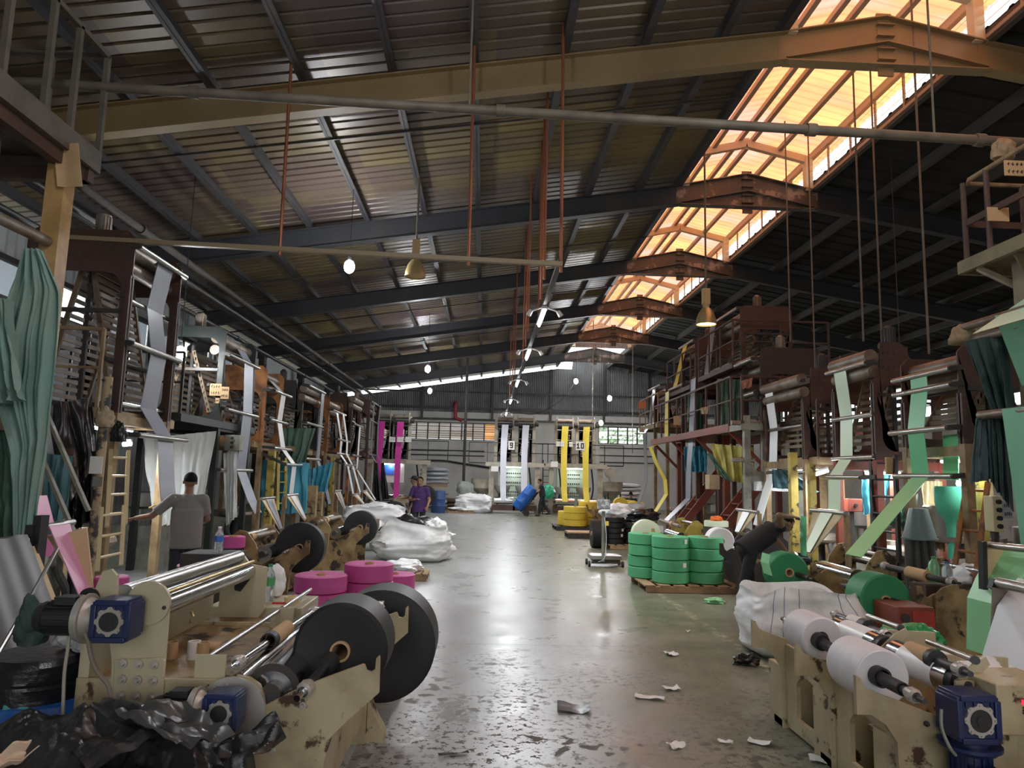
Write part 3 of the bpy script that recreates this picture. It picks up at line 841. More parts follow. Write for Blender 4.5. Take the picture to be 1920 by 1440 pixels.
# upper haul-off plates with bolted joint
up_near = [(-1.94, .05), (-1.94, .95), (-1.98, 1.02), (-1.98, 1.14), (-1.80, 1.20), (-1.535, 1.20), (-1.525, 1.185), (-1.525, .05)]
G().prism(XZ([(205, 1150), (250, 1120), (318, 1123), (322, 1130), (312, 1265), (303, 1345), (212, 1325), (214, 1235)], YA), YA-.024, YA-.012).build('haul_off_plate', cream2, NL)
g = G().prism(XZ([(217, 1236), (306, 1232), (312, 1238), (303, 1338), (212, 1318)], YA-.024), YA-.036, YA-.024)
jp = g.build('joint_plate', cream2, NL, bevel=.004)
for px_ in (232, 261, 290):
    for k, py_ in enumerate((1244, 1274, 1304)):
        q = at(px_-2*k, py_+(290-px_)*-.05+2, YA-.036); g = G(); bolts(g, [(q.x, q.z)], YA-.036, .017); g.build('bolt_head', alu, jp)
q = at(312, 1130, YA-.024); g = G(); bolts(g, [(q.x, q.z-.02)], YA-.024, .016); g.build('bolt_head', dark, NL)
fp = [(-1.86, .05), (-1.86, 1.10), (-1.80, 1.19), (-1.72, 1.19), (-1.66, 1.12), (-1.54, 1.10), (-1.54, .80), (-1.60, .72), (-1.62, .62), (-1.70, .56), (-1.70, .05)]
G().prism(fp, 5.3, 5.324).build('haul_off_plate', cream2, NL)
G().bb((-1.95, YA, .08), (-1.9, 5.3, .95)).build('rear_panel', cream2, NL)
for x, z, r, m_, nm in ((-1.745, 1.17, .045, steel, 'haul_off_roller'), (-1.67, 1.07, .055, chrome, 'nip_roller'), (-1.80, 1.06, .05, chrome, 'nip_roller'), (-1.64, 1.14, .012, brass, 'guide_rod')):
    G().cyl((x-.02, YA, z), (x, 5.3, z), r, n=28).build(nm, m_, NL)
G().cyl((-1.92, YA-.03, 1.15), (-1.92, YA-.012, 1.15), .05, n=20).build('end_cap', black_iron, NL)
G().prism([(-1.93, 1.1), (-1.78, 1.1), (-1.80, 1.26), (-1.83, 1.29), (-1.87, 1.28)], YA-.02, YA).build('roller_bracket', cream2, NL)
g = G()
q = at(455, 1090, 5.29); g.prism([(q.x-.06, q.z+.05), (q.x+.02, q.z+.09), (q.x+.06, q.z+.03), (q.x-.01, q.z-.07), (q.x-.05, q.z-.06)], 5.28, 5.3); g.build('bearing_flange', black_iron, NL)
q = at(280, 1130, YA-.03)
G().cyl((q.x, YA-.024, q.z), (q.x, YA-.045, q.z), .105, n=32).build('bearing_ring', cream2, NL)
gear_motor(NL, at(220, 1160, YA-.15), -1, sz=.80)
# rolls and shafts on the near winder
film_roll('front black film roll on the nearest left winder', (-.745, 4.18, .835), .255, .34, BLK)
shaft('chrome shaft through the front black roll on the nearest left winder', (-.85, 3.55, .73), (-.66, 5.0, .92), ((.36, .46, .05, rubber, 'chuck'),), r=.026)
film_roll('rear black film roll, largest, overhanging the aisle from the nearest left winder', (-.70, 5.5, .565), .39, .40, BLK)
shaft('spare chrome shaft with a brown paper core over the nearest left winder', (-1.215, 3.68, .83), (-1.15, 5.25, .83), ((.55, .62, .048, rubber, 'chuck'), (.62, .92, .046, card, 'paper_core')), r=.022)

# --- generic old winder: body, arms, drum and press roller
def winder(label, tip, s, ys, m, zt_=.86, body=1.2, r=.11, dz=0, motor=False, group=None, up=True, bodym=None):
    t = thing('film_winder', label, 'winder', (tip+s*.6, sum(ys)/len(ys), 0), group)
    X = lambda u: tip+s*u
    pf = [(0, .88), (0, .70), (.10, .62), (.22, .50), (.26, .30), (.26, 0), (body, 0), (body, .66), (.80, .66), (.74, .56), (.62, .54), (.52, .60), (.2, .80), (.16, .78), (.12, .75), (.08, .78), (.05, .88)]
    for Y in ys: G().prism([(X(u), z*zt_/.88+dz) for u, z in pf], Y-.015, Y+.015).build('side_plate', m, t)
    y0, y1 = ys[0], ys[-1]
    G().bb((X(.45), y0+.02, .08), (X(body-.05), y1-.02, .42)).build('body_panel', bodym or m, t)
    dr = G().cyl((X(.62), y0+.03, .68*zt_/.88), (X(.62), y1-.03, .68*zt_/.88), r, n=32).build('drum_roller', chrome, t)
    G().cyl((X(.62), y0-.05, .68*zt_/.88), (X(.62), y0+.03, .68*zt_/.88), .045, n=16).build('drum_journal', dark, dr)
    G().box((X(.85), y0-.06, .5), (.2, .09, .2)).build('bearing_block', dark, t, bevel=.01)
    g = G()
    for k in (.075, .05, .025): g.cyl((X(.85), y0-.1-(.08-k)*.2, .5), (X(.85), y0-.115-(.08-k)*.2, .5), k, n=20)
    g.build('bearing_cap', greyp, t)
    if up:
        for Y in (y0, y1): G().prism([(X(.66), .6), (X(body-.1), .6), (X(body-.1), .86), (X(.95), .98), (X(.85), .96), (X(.72), .8)], Y-.012, Y+.012).build('upper_plate', m, t)
        for u, z, rr in ((.92, .90, .035), (1.02, .78, .05)): G().cyl((X(u), y0, z), (X(u), y1, z), rr, n=20).build('haul_off_roller', steel, t)
    if motor: gear_motor(t, (X(.98), y0-.12, .60), s, sz=.9)
    return t
# left row further down
winder('second left winder, oily cream plates with a large black roll', -2.32, -1, (9.9, 11.1), oldcream)
film_roll('black film roll on the second left winder', (-2.55, 10.35, .72), .345, .18, BLK)
shaft('short dark shaft through the black roll of the second left winder', (-2.63, 9.75, .70), (-2.48, 11.1, .74), (), r=.03, m=dusty, knurl=False)
shaft('spare shaft with a short paper core above the second left winder', (-3.25, 9.6, .86), (-3.15, 11.2, .86), ((.55, .68, .055, card, 'paper_core'),), r=.04, m=dusty, knurl=False)
winder('third left winder behind the second, oily cream with worn paint', -2.08, -1, (13.4, 14.7), oldcream)
film_roll('black film roll on the third left winder, behind the woven scrap sack', (-2.32, 13.95, .74), .32, .2, BLK)
shaft('dark shaft through the black roll of the third left winder', (-2.4, 13.3, .72), (-2.3, 14.7, .76), (), r=.03, m=dusty, knurl=False)
shaft('spare shaft with a paper core above the third left winder', (-2.95, 13.1, .88), (-2.88, 14.8, .88), ((.5, .65, .055, card, 'paper_core'),), r=.04, m=dusty, knurl=False)
winder('fourth left winder beside the purple shirted person', -2.2, -1, (19.5, 20.7), oldcream)
film_roll('black film roll left of the purple shirted person', (-2.45, 20.0, .62), .40, .2, BLK)
winder('fifth left winder with a thin black reel behind the purple shirted person', -2.0, -1, (25, 26.2), cream)
film_roll('thin black reel right of the purple shirted person', (-2.0, 25.2, 1.02), .36, .12, BLK)

# near right winder: three plates, two white rolls
NR = thing('film_winder', 'nearest right film winder with two white rolls and a blue gear motor', 'winder', (2.8, 4.7, 0))
YR = (3.95, 4.70, 5.45)
pr = [(2.045, .77), (2.045, .57), (2.12, .57), (2.20, .52), (2.26, .43), (2.27, .0), (3.45, 0), (3.45, .70), (2.86, .72), (2.76, .74), (2.66, .70), (2.58, .60), (2.555, .545), (2.45, .58), (2.30, .635), (2.12, .695), (2.095, .71), (2.07, .76)]
for Y in YR:
    pl = G().prism(pr, Y-.014, Y+.014).build('side_plate', cream, NR)
    G().bb((2.27, Y+.014, .0), (2.31, Y+.25, .43)).prism([(2.27, 0), (2.75, 0), (2.75, .05), (2.27, .05)], Y+.014, Y+.16).build('plate_foot', cream, pl)
    for x, z in ((2.42, .53), (2.6, .45), (3.0, .62), (3.15, .58)):
        g = G(); bolts(g, [(x, z)], Y-.014, .012); g.build('bolt_head', dark, pl)
for y0, y1 in zip(YR, YR[1:]):
    g = G()
    for a, b in ((y0+.02, y0+.2), (y1-.2, y1-.02)): g.bb((2.29, a, .02), (2.32, b, .6))
    n = 12
    for k in range(n):
        t0 = PI*k/n; t1 = PI*(k+1)/n; yc = (y0+y1)/2; w = (y1-y0)/2-.2
        za, zb = .34+.1*math.sin(t0), .34+.1*math.sin(t1)
        g.prism([(yc+w*math.cos(t0), za), (yc+w*math.cos(t1), zb), (yc+w*math.cos(t1), .6), (yc+w*math.cos(t0), .6)], 2.29, 2.32, 'X')
    g.bb((2.29, y0+.2, .02), (2.32, y1-.2, .12)).build('arch_panel', cream, NR)
    dr = G().cyl((2.68, y0+.08, .72), (2.68, y1-.08, .72), .095, n=40).build('drum_roller', chrome, NR)
    G().cyl((2.68, y0+.03, .72), (2.68, y0+.081, .72), .088, n=32).build('drum_journal', black_iron, dr)
    G().cyl((2.68, y0+.2, .72), (2.68, y1-.2, .72), .0965, n=40).build('white_sleeve', whitefilm, dr)
    G().prism([(2.62, .74), (2.70, .72), (2.82, .83), (2.80, .87), (2.72, .83)], y0+.02, y0+.032).build('press_arm', cream2, NR)
for a_, b_ in (((1827, 1237, 3.97), (1740, 1203, 4.72)), ((1688, 1177, 4.8), (1627, 1155, 5.45))):
    G().cyl(at(*a_), at(*b_), .018, n=14).build('tie_rod', steel, NR)
    G().cyl(at(a_[0]+2, a_[1]+1, a_[2]-.02), at(*a_), .024, n=12).build('rod_nut', dark, NR)
G().bb((2.5, 3.97, .25), (3.4, 5.4, .28)).build('base_tray', cream, NR)
film_roll('front white film roll on the nearest right winder', (2.27, 4.25, .725), .155, .36, WHT, r0=.045, core=False)
film_roll('rear white film roll on the nearest right winder', (2.29, 4.98, .77), .140, .32, WHT, r0=.045, core=False)
shaft('black shaft through the front white roll on the nearest right winder', at(1735, 1316, 3.62), (2.255, 4.62, .745), ((.20, .40, .036, rubber, 'chuck'), (.40, .47, .055, rubber, 'chuck')), r=.024, m=dark)
shaft('black shaft through the rear white roll on the nearest right winder', at(1592, 1236, 4.42), (2.26, 5.4, .79), ((.18, .34, .034, rubber, 'chuck'), (.34, .42, .052, rubber, 'chuck')), r=.024, m=dark)
shaft('spare black shaft with brown paper core, front one over the nearest right winder', at(1820, 1264, 3.8), at(1652, 1197, 4.95), ((.36, .42, .058, rubber, 'chuck'), (.42, .70, .055, card, 'paper_core')), r=.026, m=dark)
shaft('spare black shaft with printed white core, rear one over the nearest right winder', at(1674, 1195, 4.8), at(1560, 1150, 6.0), ((.40, .52, .056, rubber, 'chuck'), (.52, .75, .052, paper, 'printed_core')), r=.026, m=dark)
gear_motor(NR, at(1815, 1340, 3.80), 1, sz=1.0, down=True)
g = G().prism(XZ([(1790, 1275), (1870, 1276), (1905, 1290), (1905, 1440), (1790, 1440)], 3.93), 3.92, 3.936); q = g.build('gear_plate', cream, NR)
for px_, py_, r in ((1815, 1284, .02), (1827, 1298, .009), (1837, 1293, .009), (1849, 1297, .005), (1872, 1390, .018)):
    e = at(px_, py_, 3.92); G().cyl((e.x, 3.92, e.z), (e.x, 3.912, e.z), r, n=14).build('bolt_head', dark, q)
cb = thing('control_box', 'cream control box with a small red readout on the nearest right winder', 'control box', (3.0, 3.95, .6))
b0, b1 = at(1868, 1283, 3.75), at(1935, 1380, 3.75)
G().bb((b0.x, 3.75, b1.z), (b1.x+.2, 4.1, b0.z)).build('box_body', cream, cb, bevel=.008)
e0, e1 = at(1915, 1312, 3.75), at(1940, 1322, 3.75)
G().bb((e0.x, 3.745, e1.z), (e1.x, 3.75, e0.z)).build('readout', mat('red_readout', (.05, 0, 0), emit=1.2, ecol=(.9, .03, .08)), cb)
for i in range(3):
    e = at(1919, 1327+5*i, 3.75); G().cyl((e.x, 3.75, e.z), (e.x, 3.742, e.z), .006, n=10).build('button', dark, cb)
G().tube([at(1765, 1330, 3.75), at(1766, 1365, 3.72), at(1780, 1400, 3.70), at(1792, 1416, 3.72)], .008, 8, 6).build('cable', greyp, label='grey cable curving down past the blue gear motor on the right', cat='cable')

# green winder on the right
W2 = winder('second right winder, rust brown plates with a green roll', 4.45, 1, (7.3, 8.3), oldcream, zt_=.78, bodym=dark)
for a, b in (((1404/3+1280, 960+405/3), (1862, 1270)),):
    G().prism(XZ([(1752, 1115), (1765, 1102), (1785, 1096), (1848, 1095), (1858, 1200), (1856, 1235), (1752, 1220)], 7.25), 7.23, 7.255).build('rear_plate', oldcream, W2)
film_roll('nearer green film roll on the second right winder', (4.22, 7.62, .60), .27, .34, GRN)
shaft('dark shaft through the nearer green roll', (4.33, 7.1, .55), (4.18, 8.3, .64), ((.28, .36, .06, rubber, 'chuck'),), r=.03, m=dark, knurl=False)
shaft('spare dark shaft with paper core behind the nearer green roll', (4.95, 7.35, .80), (4.80, 8.6, .84), ((.45, .75, .065, card, 'paper_core'),), r=.035, m=dark)
rc = thing('switch_box', 'red steel switch box under the nearer green roll', 'box', (4.55, 7.1, 0))
b0, b1 = at(1683, 1138, 7.0), at(1755, 1195, 7.0)
G().bb((b0.x, 7.0, 0), (b1.x, 7.45, b0.z)).build('box_body', redp, rc, bevel=.01)
G().bb((b0.x+.14, 6.985, .08), (b1.x-.01, 7.0, b0.z-.04)).build('box_door', mat('red_enamel', (.42, .05, .035), .4, dirt=(.25, .04, .03), lo=.5, hi=.8), rc)
G().cyl((b0.x+.07, 7.0, b0.z-.1), (b0.x+.07, 6.98, b0.z-.1), .04, n=20).build('vent', dark, rc)
W3 = winder('third right winder with the green roll the bending person works on', 4.15, 1, (9.0, 10.0), oldcream, zt_=.80, bodym=dark)
film_roll('green film roll the bending person works on', (3.92, 9.25, .66), .25, .28, GRN)
shaft('dark shaft through the green roll beside the bending person', (4.08, 8.8, .62), (3.88, 10.0, .69), (), r=.035, m=dark, knurl=False)
# dark winder behind the green stacks
W4 = winder('black winder frame behind the green pallet', 3.75, 1, (11.3, 12.6), dark, zt_=.82, motor=True)
film_roll('small white film roll on the black winder frame', (3.98, 12.0, .80), .22, .24, WHT)
shaft('spare steel shaft with a yellow core on the black winder frame', (4.6, 11.4, .86), (4.5, 12.6, .9), ((.5, .62, .05, yellow, 'yellow_core'),), r=.035, m=dusty, knurl=False)
W5 = winder('chipped yellow winder carrying the big pale reel', 3.45, 1, (14.6, 15.7), yelold, zt_=.80)
film_roll('big pale green reel on the chipped yellow winder', (3.40, 14.9, .66), .30, .22, PAL)
shaft('spare shaft with paper core over the chipped yellow winder', (4.0, 14.4, .86), (3.92, 15.8, .9), ((.5, .62, .055, card, 'paper_core'),), r=.04, m=dusty, knurl=False)
film_roll('pale film roll lying flat with orange gloves on it', at(1343, 982, 13.9), .23, .12, PAL, 'Z')
q = at(1343, 982, 13.9)
G().bb((q.x-.2, 13.7, 0), (q.x+.2, 14.1, q.z-.061)).build('pedestal', dark, label='dark stand beneath the flat pale roll', cat='stand')
W6 = winder('far right winder half hidden behind black scrap', 3.3, 1, (19.4, 20.8), oldcream, zt_=.86)
W7 = winder('furthest right winder with a small yellow roll', 3.6, 1, (23.6, 25), oldcream, zt_=.86)
film_roll('small yellow film roll on the furthest right winder', at(1163, 946, 24), .24, .2, YEL)
# ------------------------------------------------------------------ blown-film towers
def rrect(a, b, c, d, r, n=5):      # rounded rectangle loop, counter-clockwise
    out = []
    for cx, cz, t0 in ((b-r, d-r, 0), (a+r, d-r, PI/2), (a+r, c+r, PI), (b-r, c+r, 1.5*PI)):
        for i in range(n+1):
            t = t0+PI/2*i/n; out.append((cx+r*math.cos(t), cz+r*math.sin(t)))
    return out
def ring_plate(g, X, outer, inner, ya, yb):
    # plate with one opening: outer loop and inner loop bridged
    o = [(X(u), z) for u, z in outer]; i = [(X(u), z) for u, z in inner]
    k = min(range(len(o)), key=lambda j: (o[j][0]-i[0][0])**2+(o[j][1]-i[0][1])**2)
    o = o[k:]+o[:k]
    poly = o+[o[0]]+[i[0]]+i[:0:-1]+[i[0]]
    n = len(o); m = len(i)
    for Y in (ya, yb): pass
    vs = [(x, ya, z) for x, z in o+i]+[(x, yb, z) for x, z in o+i]
    N = n+m
    # faces by walking both loops
    fs = []
    def walk(off):
        out = []; a = b = 0
        while a < n or b < m:
            if b >= m or (a < n and a/n <= b/m): out.append((off+a % n, off+(a+1) % n, off+n+b % m)); a += 1
            else: out.append((off+a % n, off+n+(b+1) % m, off+n+b % m)); b += 1
        return out
    fs += walk(0)+[f[::-1] for f in walk(N)]
    fs += [(j, (j+1) % n, N+(j+1) % n, N+j) for j in range(n)]
    fs += [(n+j, N+n+j, N+n+(j+1) % m, n+(j+1) % m) for j in range(m)]
    g.add(vs, fs)
def railing(g, pts, h=1.0, r=.02, mid=True, n=None, sq=True):
    for a, b in zip(pts, pts[1:]):
        a, b = V(a), V(b); L_ = (b-a).length; k = n or max(1, round(L_/.9))
        for i in range(k+1):
            e = a.lerp(b, i/k); g.bar(e, e+V((0, 0, h)), r*2)
        g.bar(a+V((0, 0, h)), b+V((0, 0, h)), r*2.2)
        if mid: g.bar(a+V((0, 0, h*.5)), b+V((0, 0, h*.5)), r*1.6)
def ladder(label, p, q, w, m, axis='Y', n=None, name='ladder'):
    p, q = V(p), V(q); d = V((0, w/2, 0)) if axis == 'Y' else V((w/2, 0, 0))
    t = thing(name, label, 'ladder', p)
    for s in (-1, 1): G().bar(p+d*s, q+d*s, .045, .06).build('rail', m, t)
    n = n or int((q-p).length/.32)
    for i in range(n):
        e = p.lerp(q, (i+.6)/n); G().cyl(e-d, e+d, .016, n=8).build('rung', m, t)
    return t
def drape(label, TL, TR, BL, BR, m, folds=6, amp=.05, seed=1, name='draped_sheet', cat='sheet', th=.004, nu=36, nv=28, sag=0, hem=.05, pinch=0):
    TL, TR, BL, BR = map(V, (TL, TR, BL, BR)); nrm = (TR-TL).cross(BL-TL).normalized()
    rs = random.Random(seed); ph = rs.uniform(0, 6)
    def fn(u, v):
        uu = u
        if pinch: uu = .5+(u-.5)*(1-pinch*(1-v)**2)
        p = TL.lerp(TR, uu).lerp(BL.lerp(BR, uu), v)
        w = folds*2*PI*u+ph+noise.noise(V((u*3, v*1.5, seed)))*2.2
        a = amp*(.35+.65*v)*(math.sin(w)+.45*math.sin(w*2.3+1+v*2))+noise.noise(V((u*4, v*4, seed+9)))*amp*.7
        p = p+nrm*a
        p.z -= sag*math.sin(PI*u)*v
        if v > .999 or hem and v > .9: p.z += hem*noise.noise(V((u*9, seed, 2)))*((v-.9)/.1)
        return p
    return G().grid(fn, nu, nv, th).build(name, m, label=label, cat=cat, loc=tuple((BL+BR)/2), ang=60)
def web(label, m, Y, w, pts, th=.004, extra=None, bub=None, name='film_web', group=None, planes=None):
    # flat film running over rollers; pts are seen at distance Y (or per-point distances)
    t = None
    c = [at(p[0], p[1], p[2] if len(p) > 2 else Y) for p in pts]
    t = thing(name, label, 'film', (c[-1].x, c[-1].y, min(q.z for q in c)), group)
    g = G(); vs = []; fs = []
    for i, q in enumerate(c):
        d = (c[min(i+1, len(c)-1)]-c[max(i-1, 0)]); n = V((d.z, 0, -d.x))
        n = n.normalized()*th if n.length > 1e-6 else V((th, 0, 0))
        ww = w[i] if hasattr(w, '__len__') else w
        for yy in (-.5, -.17, .17, .5):
            o = .004 if abs(yy) < .3 else 0
            vs.append(q+V((0, yy*ww, 0))+n*(1+o))
        for yy in (.5, .17, -.17, -.5): vs.append(q+V((0, yy*ww, 0))-n)
    for i in range(len(c)-1):
        for k in range(8): fs.append((i*8+k, i*8+(k+1) % 8, (i+1)*8+(k+1) % 8, (i+1)*8+k))
    g.add(vs, fs).build('web', m, t, flat=True)
    if bub:
        x, y, z0, z1, mm = bub
        G().lathe([(.05, z0), (.055, z0+.45*(z1-z0)), (.075, z0+.55*(z1-z0)), (.14, z0+.66*(z1-z0)), (.20, z0+.78*(z1-z0)), (.21, z0+.9*(z1-z0)), (.205, z1)], (x, y, 0), 'Z', 24).build('bubble', mm or m, t)
    return t, c
def tower(label, s, xf, y0, y1, zt_, zd, D, m, rolls=(), style='arch', deck=True, rail=None, mlow=None, legs=True, low=True, boards=True, hoses=4, lamp=False, name='film_tower', group=None, railm=None, bub=None, cut=.16, topband=None):
    X = lambda u: xf+s*u
    t = thing(name, label, 'tower', (X(D/2), (y0+y1)/2, 0), group)
    ml = mlow or m
    fl_, wp = topband or (.55 if style != 'riveted' else .62), cut
    for Y in (y0, y1):
        g = G()
        if style == 'riveted':
            outer = [(D, zd), (D, zt_-.42), (D*.86, zt_-.34), (D*.60, zt_-.26), (D*.48, zt_-.02), (D*.40, zt_), (D*.14, zt_), (D*.12, zt_-.5), (0, zt_-.55), (0, zd)]
        else:
            outer = [(D, zd), (D, zt_-.1), (D-.1, zt_), (.1, zt_), (0, zt_-.1), (0, zd)]
        inner = rrect(wp*.8, D-wp*.8, zd+.12, zt_-fl_, .2)
        ring_plate(g, X, outer, inner, Y-.012, Y+.012)
        g.prism([(X(0), zd), (X(.05), zd), (X(.05), zt_-.6), (X(0), zt_-.6)], Y-.05, Y+.05)
        pl = g.build('side_frame', m, t, flat=True)
        if style == 'riveted' and Y == y0:
            for i in range(3):
                for j in range(4): G().sphere((X(D*(.18+.08*i)), Y-.014, zt_-.06-.1*j), .013, 6, 4).build('rivet', dark, pl)
            for i in range(4):
                for j in range(2): G().sphere((X(D*(.52+.1*i)), Y-.014, zt_-.44-.08*j), .013, 6, 4).build('rivet', dark, pl)
    # top rollers, motor
    zr = zt_-.2
    for u, z, r in ((.18 if style != 'riveted' else .02, zr, .1), (.2 if style != 'riveted' else .06, zr-.22, .09)):
        G().cyl((X(u), y0+.02, z), (X(u), y1-.02, z), r, n=24).build('nip_roller', dusty, t)
    G().bar((X(D*.5), y0, zt_-.1), (X(D*.5), y1, zt_-.1), .12, .1).build('top_crossbar', m, t)
    g = G().cyl((X(D*.4), y0+.2, zt_+.02), (X(D*.4), y0+.2, zt_+.26), .085, n=16).cyl((X(D*.4), y0+.2, zt_+.26), (X(D*.4), y0+.2, zt_+.3), .07, .04, n=16).box((X(D*.4), y0+.2, zt_), (.22, .22, .06))
    for k in range(12):
        a = PI*k/6; g.box((X(D*.4)+.088*math.cos(a), y0+.2+.088*math.sin(a), zt_+.14), (.012, .012, .2))
    g.build('drive_motor', dusty if style == 'arch' else dark, t)
    # collapsing boards
    if boards:
        uc, zb, za = D*.5, zd+.2, zt_-.42
        for sg in (-1, 1):
            g = G()
            a = V((X(uc+sg*.06), 0, za)); b = V((X(uc+sg*min(.42, D*.36)), 0, zb))
            for Y in (y0+.2, y1-.2): g.bar(a+V((0, Y, 0)), b+V((0, Y, 0)), .04, .06)
            n = max(8, int((za-zb)/.1))
            for i in range(n):
                e = a.lerp(b, (i+.5)/n); g.box((e.x, (y0+y1)/2, e.z), (.02, y1-y0-.36, .055))
            g.build('slatted_board', wood_old, t)
        g = G()
        for Y in (y0+.3, y1-.3):
            g.bar((X(D*.5), Y, zd), (X(D*.5), Y, zt_-.3), .05)
        g.bar((X(.1), y0, zd+.55*(zt_-zd)), (X(D), y0, zd+.55*(zt_-zd)), .05)
        g.cyl((X(.3), y0+.1, zd+.7), (X(.3), y1-.1, zd+.7), .03, n=8).cyl((X(D-.3), y0+.1, zd+1.0), (X(D-.3), y1-.1, zd+1.0), .03, n=8)
        g.build('inner_frame', dark, t)
    # front guide rollers with brackets
    for q in rolls:
        x, z = q[0], q[1]; r = q[2] if len(q) > 2 else .035
        rl = G().cyl((x, y0-.02, z), (x, y1+.02, z), r, n=18).build('guide_roller', steel, t)
        for Y in (y0, y1):
            G().bar((x, Y, z), (X(.06), Y, z+.02 if abs(x-xf) < .4 else z+.25), .05, .06).cyl((x, Y-.04, z), (x, Y+.04, z), r*.7, n=10).build('roller_bracket', dark, rl)
    if legs:
        for Y in (y0, y1):
            for u in (.05, D-.05): G().bar((X(u), Y, 0), (X(u), Y, zd), .10, .10).build('leg', ml, t)
        G().bar((X(.05), y0, zd-.08), (X(.05), y1, zd-.08), .08, .12).bar((X(D-.05), y0, zd-.08), (X(D-.05), y1, zd-.08), .08, .12).bar((X(.05), y0, zd-.08), (X(D-.05), y0, zd-.08), .08, .12).bar((X(.05), y1, zd-.08), (X(D-.05), y1, zd-.08), .08, .12).build('lower_beam', ml, t)
    if deck:
        a, b, c, d = deck if deck is not True else (.1, D+.9, y0-.35, y1+.35)
        G().bb((X(a), c, zd), (X(b), d, zd+.04)).bar((X(a), c, zd-.03), (X(b), c, zd-.03), .05, .12).bar((X(a), d, zd-.03), (X(b), d, zd-.03), .05, .12).bar((X(a), c, zd-.03), (X(a), d, zd-.03), .05, .12).build('deck', ml, t)
        if rail:
            g = G(); railing(g, [(X(b), c, zd+.04), (X(a), c, zd+.04)]+([(X(a), d, zd+.04)] if rail == 2 else []), .95, .018)
            g.build('railing', railm or ml, t)
    if low:
        cx, cy = X(D*.5), (y0+y1)/2
        dm = G().lathe([(.0, .72), (.30, .72), (.38, .76), (.40, .80), (.38, .86), (.30, .90), (.14, .92), (.12, .98), (0, .98)], (cx, cy, 0), 'Z', 24).build('die_ring', dusty, t)
        G().lathe([(.20, 0), (.2, .1), (.13, .15), (.13, .72)], (cx, cy, 0), 'Z', 16).build('die_stand', dark, t)
        for k in range(hoses):
            a = -PI/2+s*(.2+.55*k); px_, py_ = cx+.33*math.cos(a), cy+.33*math.sin(a)
            G().tube([(px_, py_, .74), (px_+.05*math.cos(a), py_+.05*math.sin(a), .5), (px_+.12*math.cos(a)-s*.05, py_+.1, .25), (px_+.2*math.cos(a), py_+.25, .06)], .05, 8, 4).build('air_hose', rubber_grey, t)
        G().lathe([(.18, 1.0), (.3, 1.05), (.3, 1.3), (.2, 1.32)], (X(D+.35), cy+.2, 0), 'Z', 18).cyl((X(D+.35), cy+.2, 0), (X(D+.35), cy+.2, 1.0), .09, n=14).build('hopper', steel, t)
        G().bb((X(D*.6), y0+.15, 0), (X(D+1.0), y0+.55, .75)).cyl((X(D*.55), y0+.35, .62), (X(D+.2), y0+.35, .62), .11, n=16).build('extruder', greyp, t)
    if lamp:
        lamp_under(t, V((X(.45), y0+.15, zd-.18)), (y1-y0)*.8)
    return t
wood_old = mat('worn_slat_wood', (.19, .135, .085), .6, dirt=(.13, .09, .06), lo=.4, hi=.75, sc=5)
rubber_grey = mat('dusty_hose', (.075, .07, .065), .6)
LAMPN = [0]
def lamp_under(parent, p, L_, e=14):
    G().cyl(p, p+V((0, L_, 0)), .018, n=8).build('tube_lamp', tubem, parent)
    G().bb(p+V((-.03, 0, .02)), p+V((.03, L_, .05))).build('lamp_batten', whitefilm, parent)
    down_light('work_light', p+V((0, L_/2, -.03)), L_, e*1.6, parent)
def rz_(pts, X=None): return [(q.x, q.z) for q in pts]

# ---- left row, near to far
w1, c1 = web('grey film strip zigzagging down the second tower from the left front', greyfilm, 9.85, .46,
    [(303, 505), (311, 499), (290, 584), (298, 665), (278, 767), (310, 822), (313, 900), (316, 935)])
tower('brown and tan film tower behind the grey shirted person, with grey film', -1, -4.55, 9.0, 10.4, 4.8, 2.45, 1.35, brown,
      [(c1[i].x-.05*(-1 if i % 2 else 1), c1[i].z) for i in (1, 2, 3, 4, 5)], mlow=tan, rail=1, lamp=True)
w2, c2 = web('broad grey film strip bending at the dark green tower', greyfilm, 14.0, [.5, .5, .5, .5, .5, .45], [(442, 640, 14.0), (467, 682), (464, 777), (452, 882), (472, 937), (484, 962)])
tower('dark green box tower with cardboard notices, left row', -1, -4.75, 12.9, 14.6, 4.35, 2.6, 1.4, dgreen, [(c2[i].x, c2[i].z) for i in (1, 2, 3)], deck=(.0, 2.6, 11.2, 14.8), rail=1, mlow=dgreen, topband=.2, cut=.14)
w3, c3 = web('white film strip zigzagging before the blue tarpaulin', whitefilm, 16.3, .34, [(505, 710), (532, 739), (524, 791), (531, 842), (552, 872), (546, 925), (547, 932)])
tower('orange rust tower with white film before the blue tarpaulin', -1, -4.8, 15.6, 16.9, 4.05, 2.35, 1.3, rusto, [(c3[i].x, c3[i].z) for i in (1, 2, 3, 4)], mlow=tan)
w4, c4 = web('grey film strip on the dark arched tower', greyfilm, 20.0, .34, [(606, 736), (601, 800), (596, 862), (612, 917), (618, 945)])
tower('dark arched tower above the olive hanging sheet', -1, -4.7, 18.4, 20.2, 4.1, 2.35, 1.5, dark, [(c4[i].x, c4[i].z) for i in (0, 1, 2)], mlow=tan, style='riveted')
w5, c5 = web('white film strip, left one of the close pair', whitefilm, 22.6, .28, [(632, 772), (640, 825), (638, 851), (652, 872), (663, 930)])
w5b, c5b = web('white film strip, right one of the close pair', whitefilm, 23.4, .28, [(644, 777), (651, 830), (650, 851), (662, 875), (679, 937)])
tower('orange rust tower carrying the close pair of white strips', -1, -4.8, 22, 24, 4.1, 2.35, 1.4, rusto, [(c5[i].x, c5[i].z) for i in (0, 1, 2, 3)], mlow=tan)
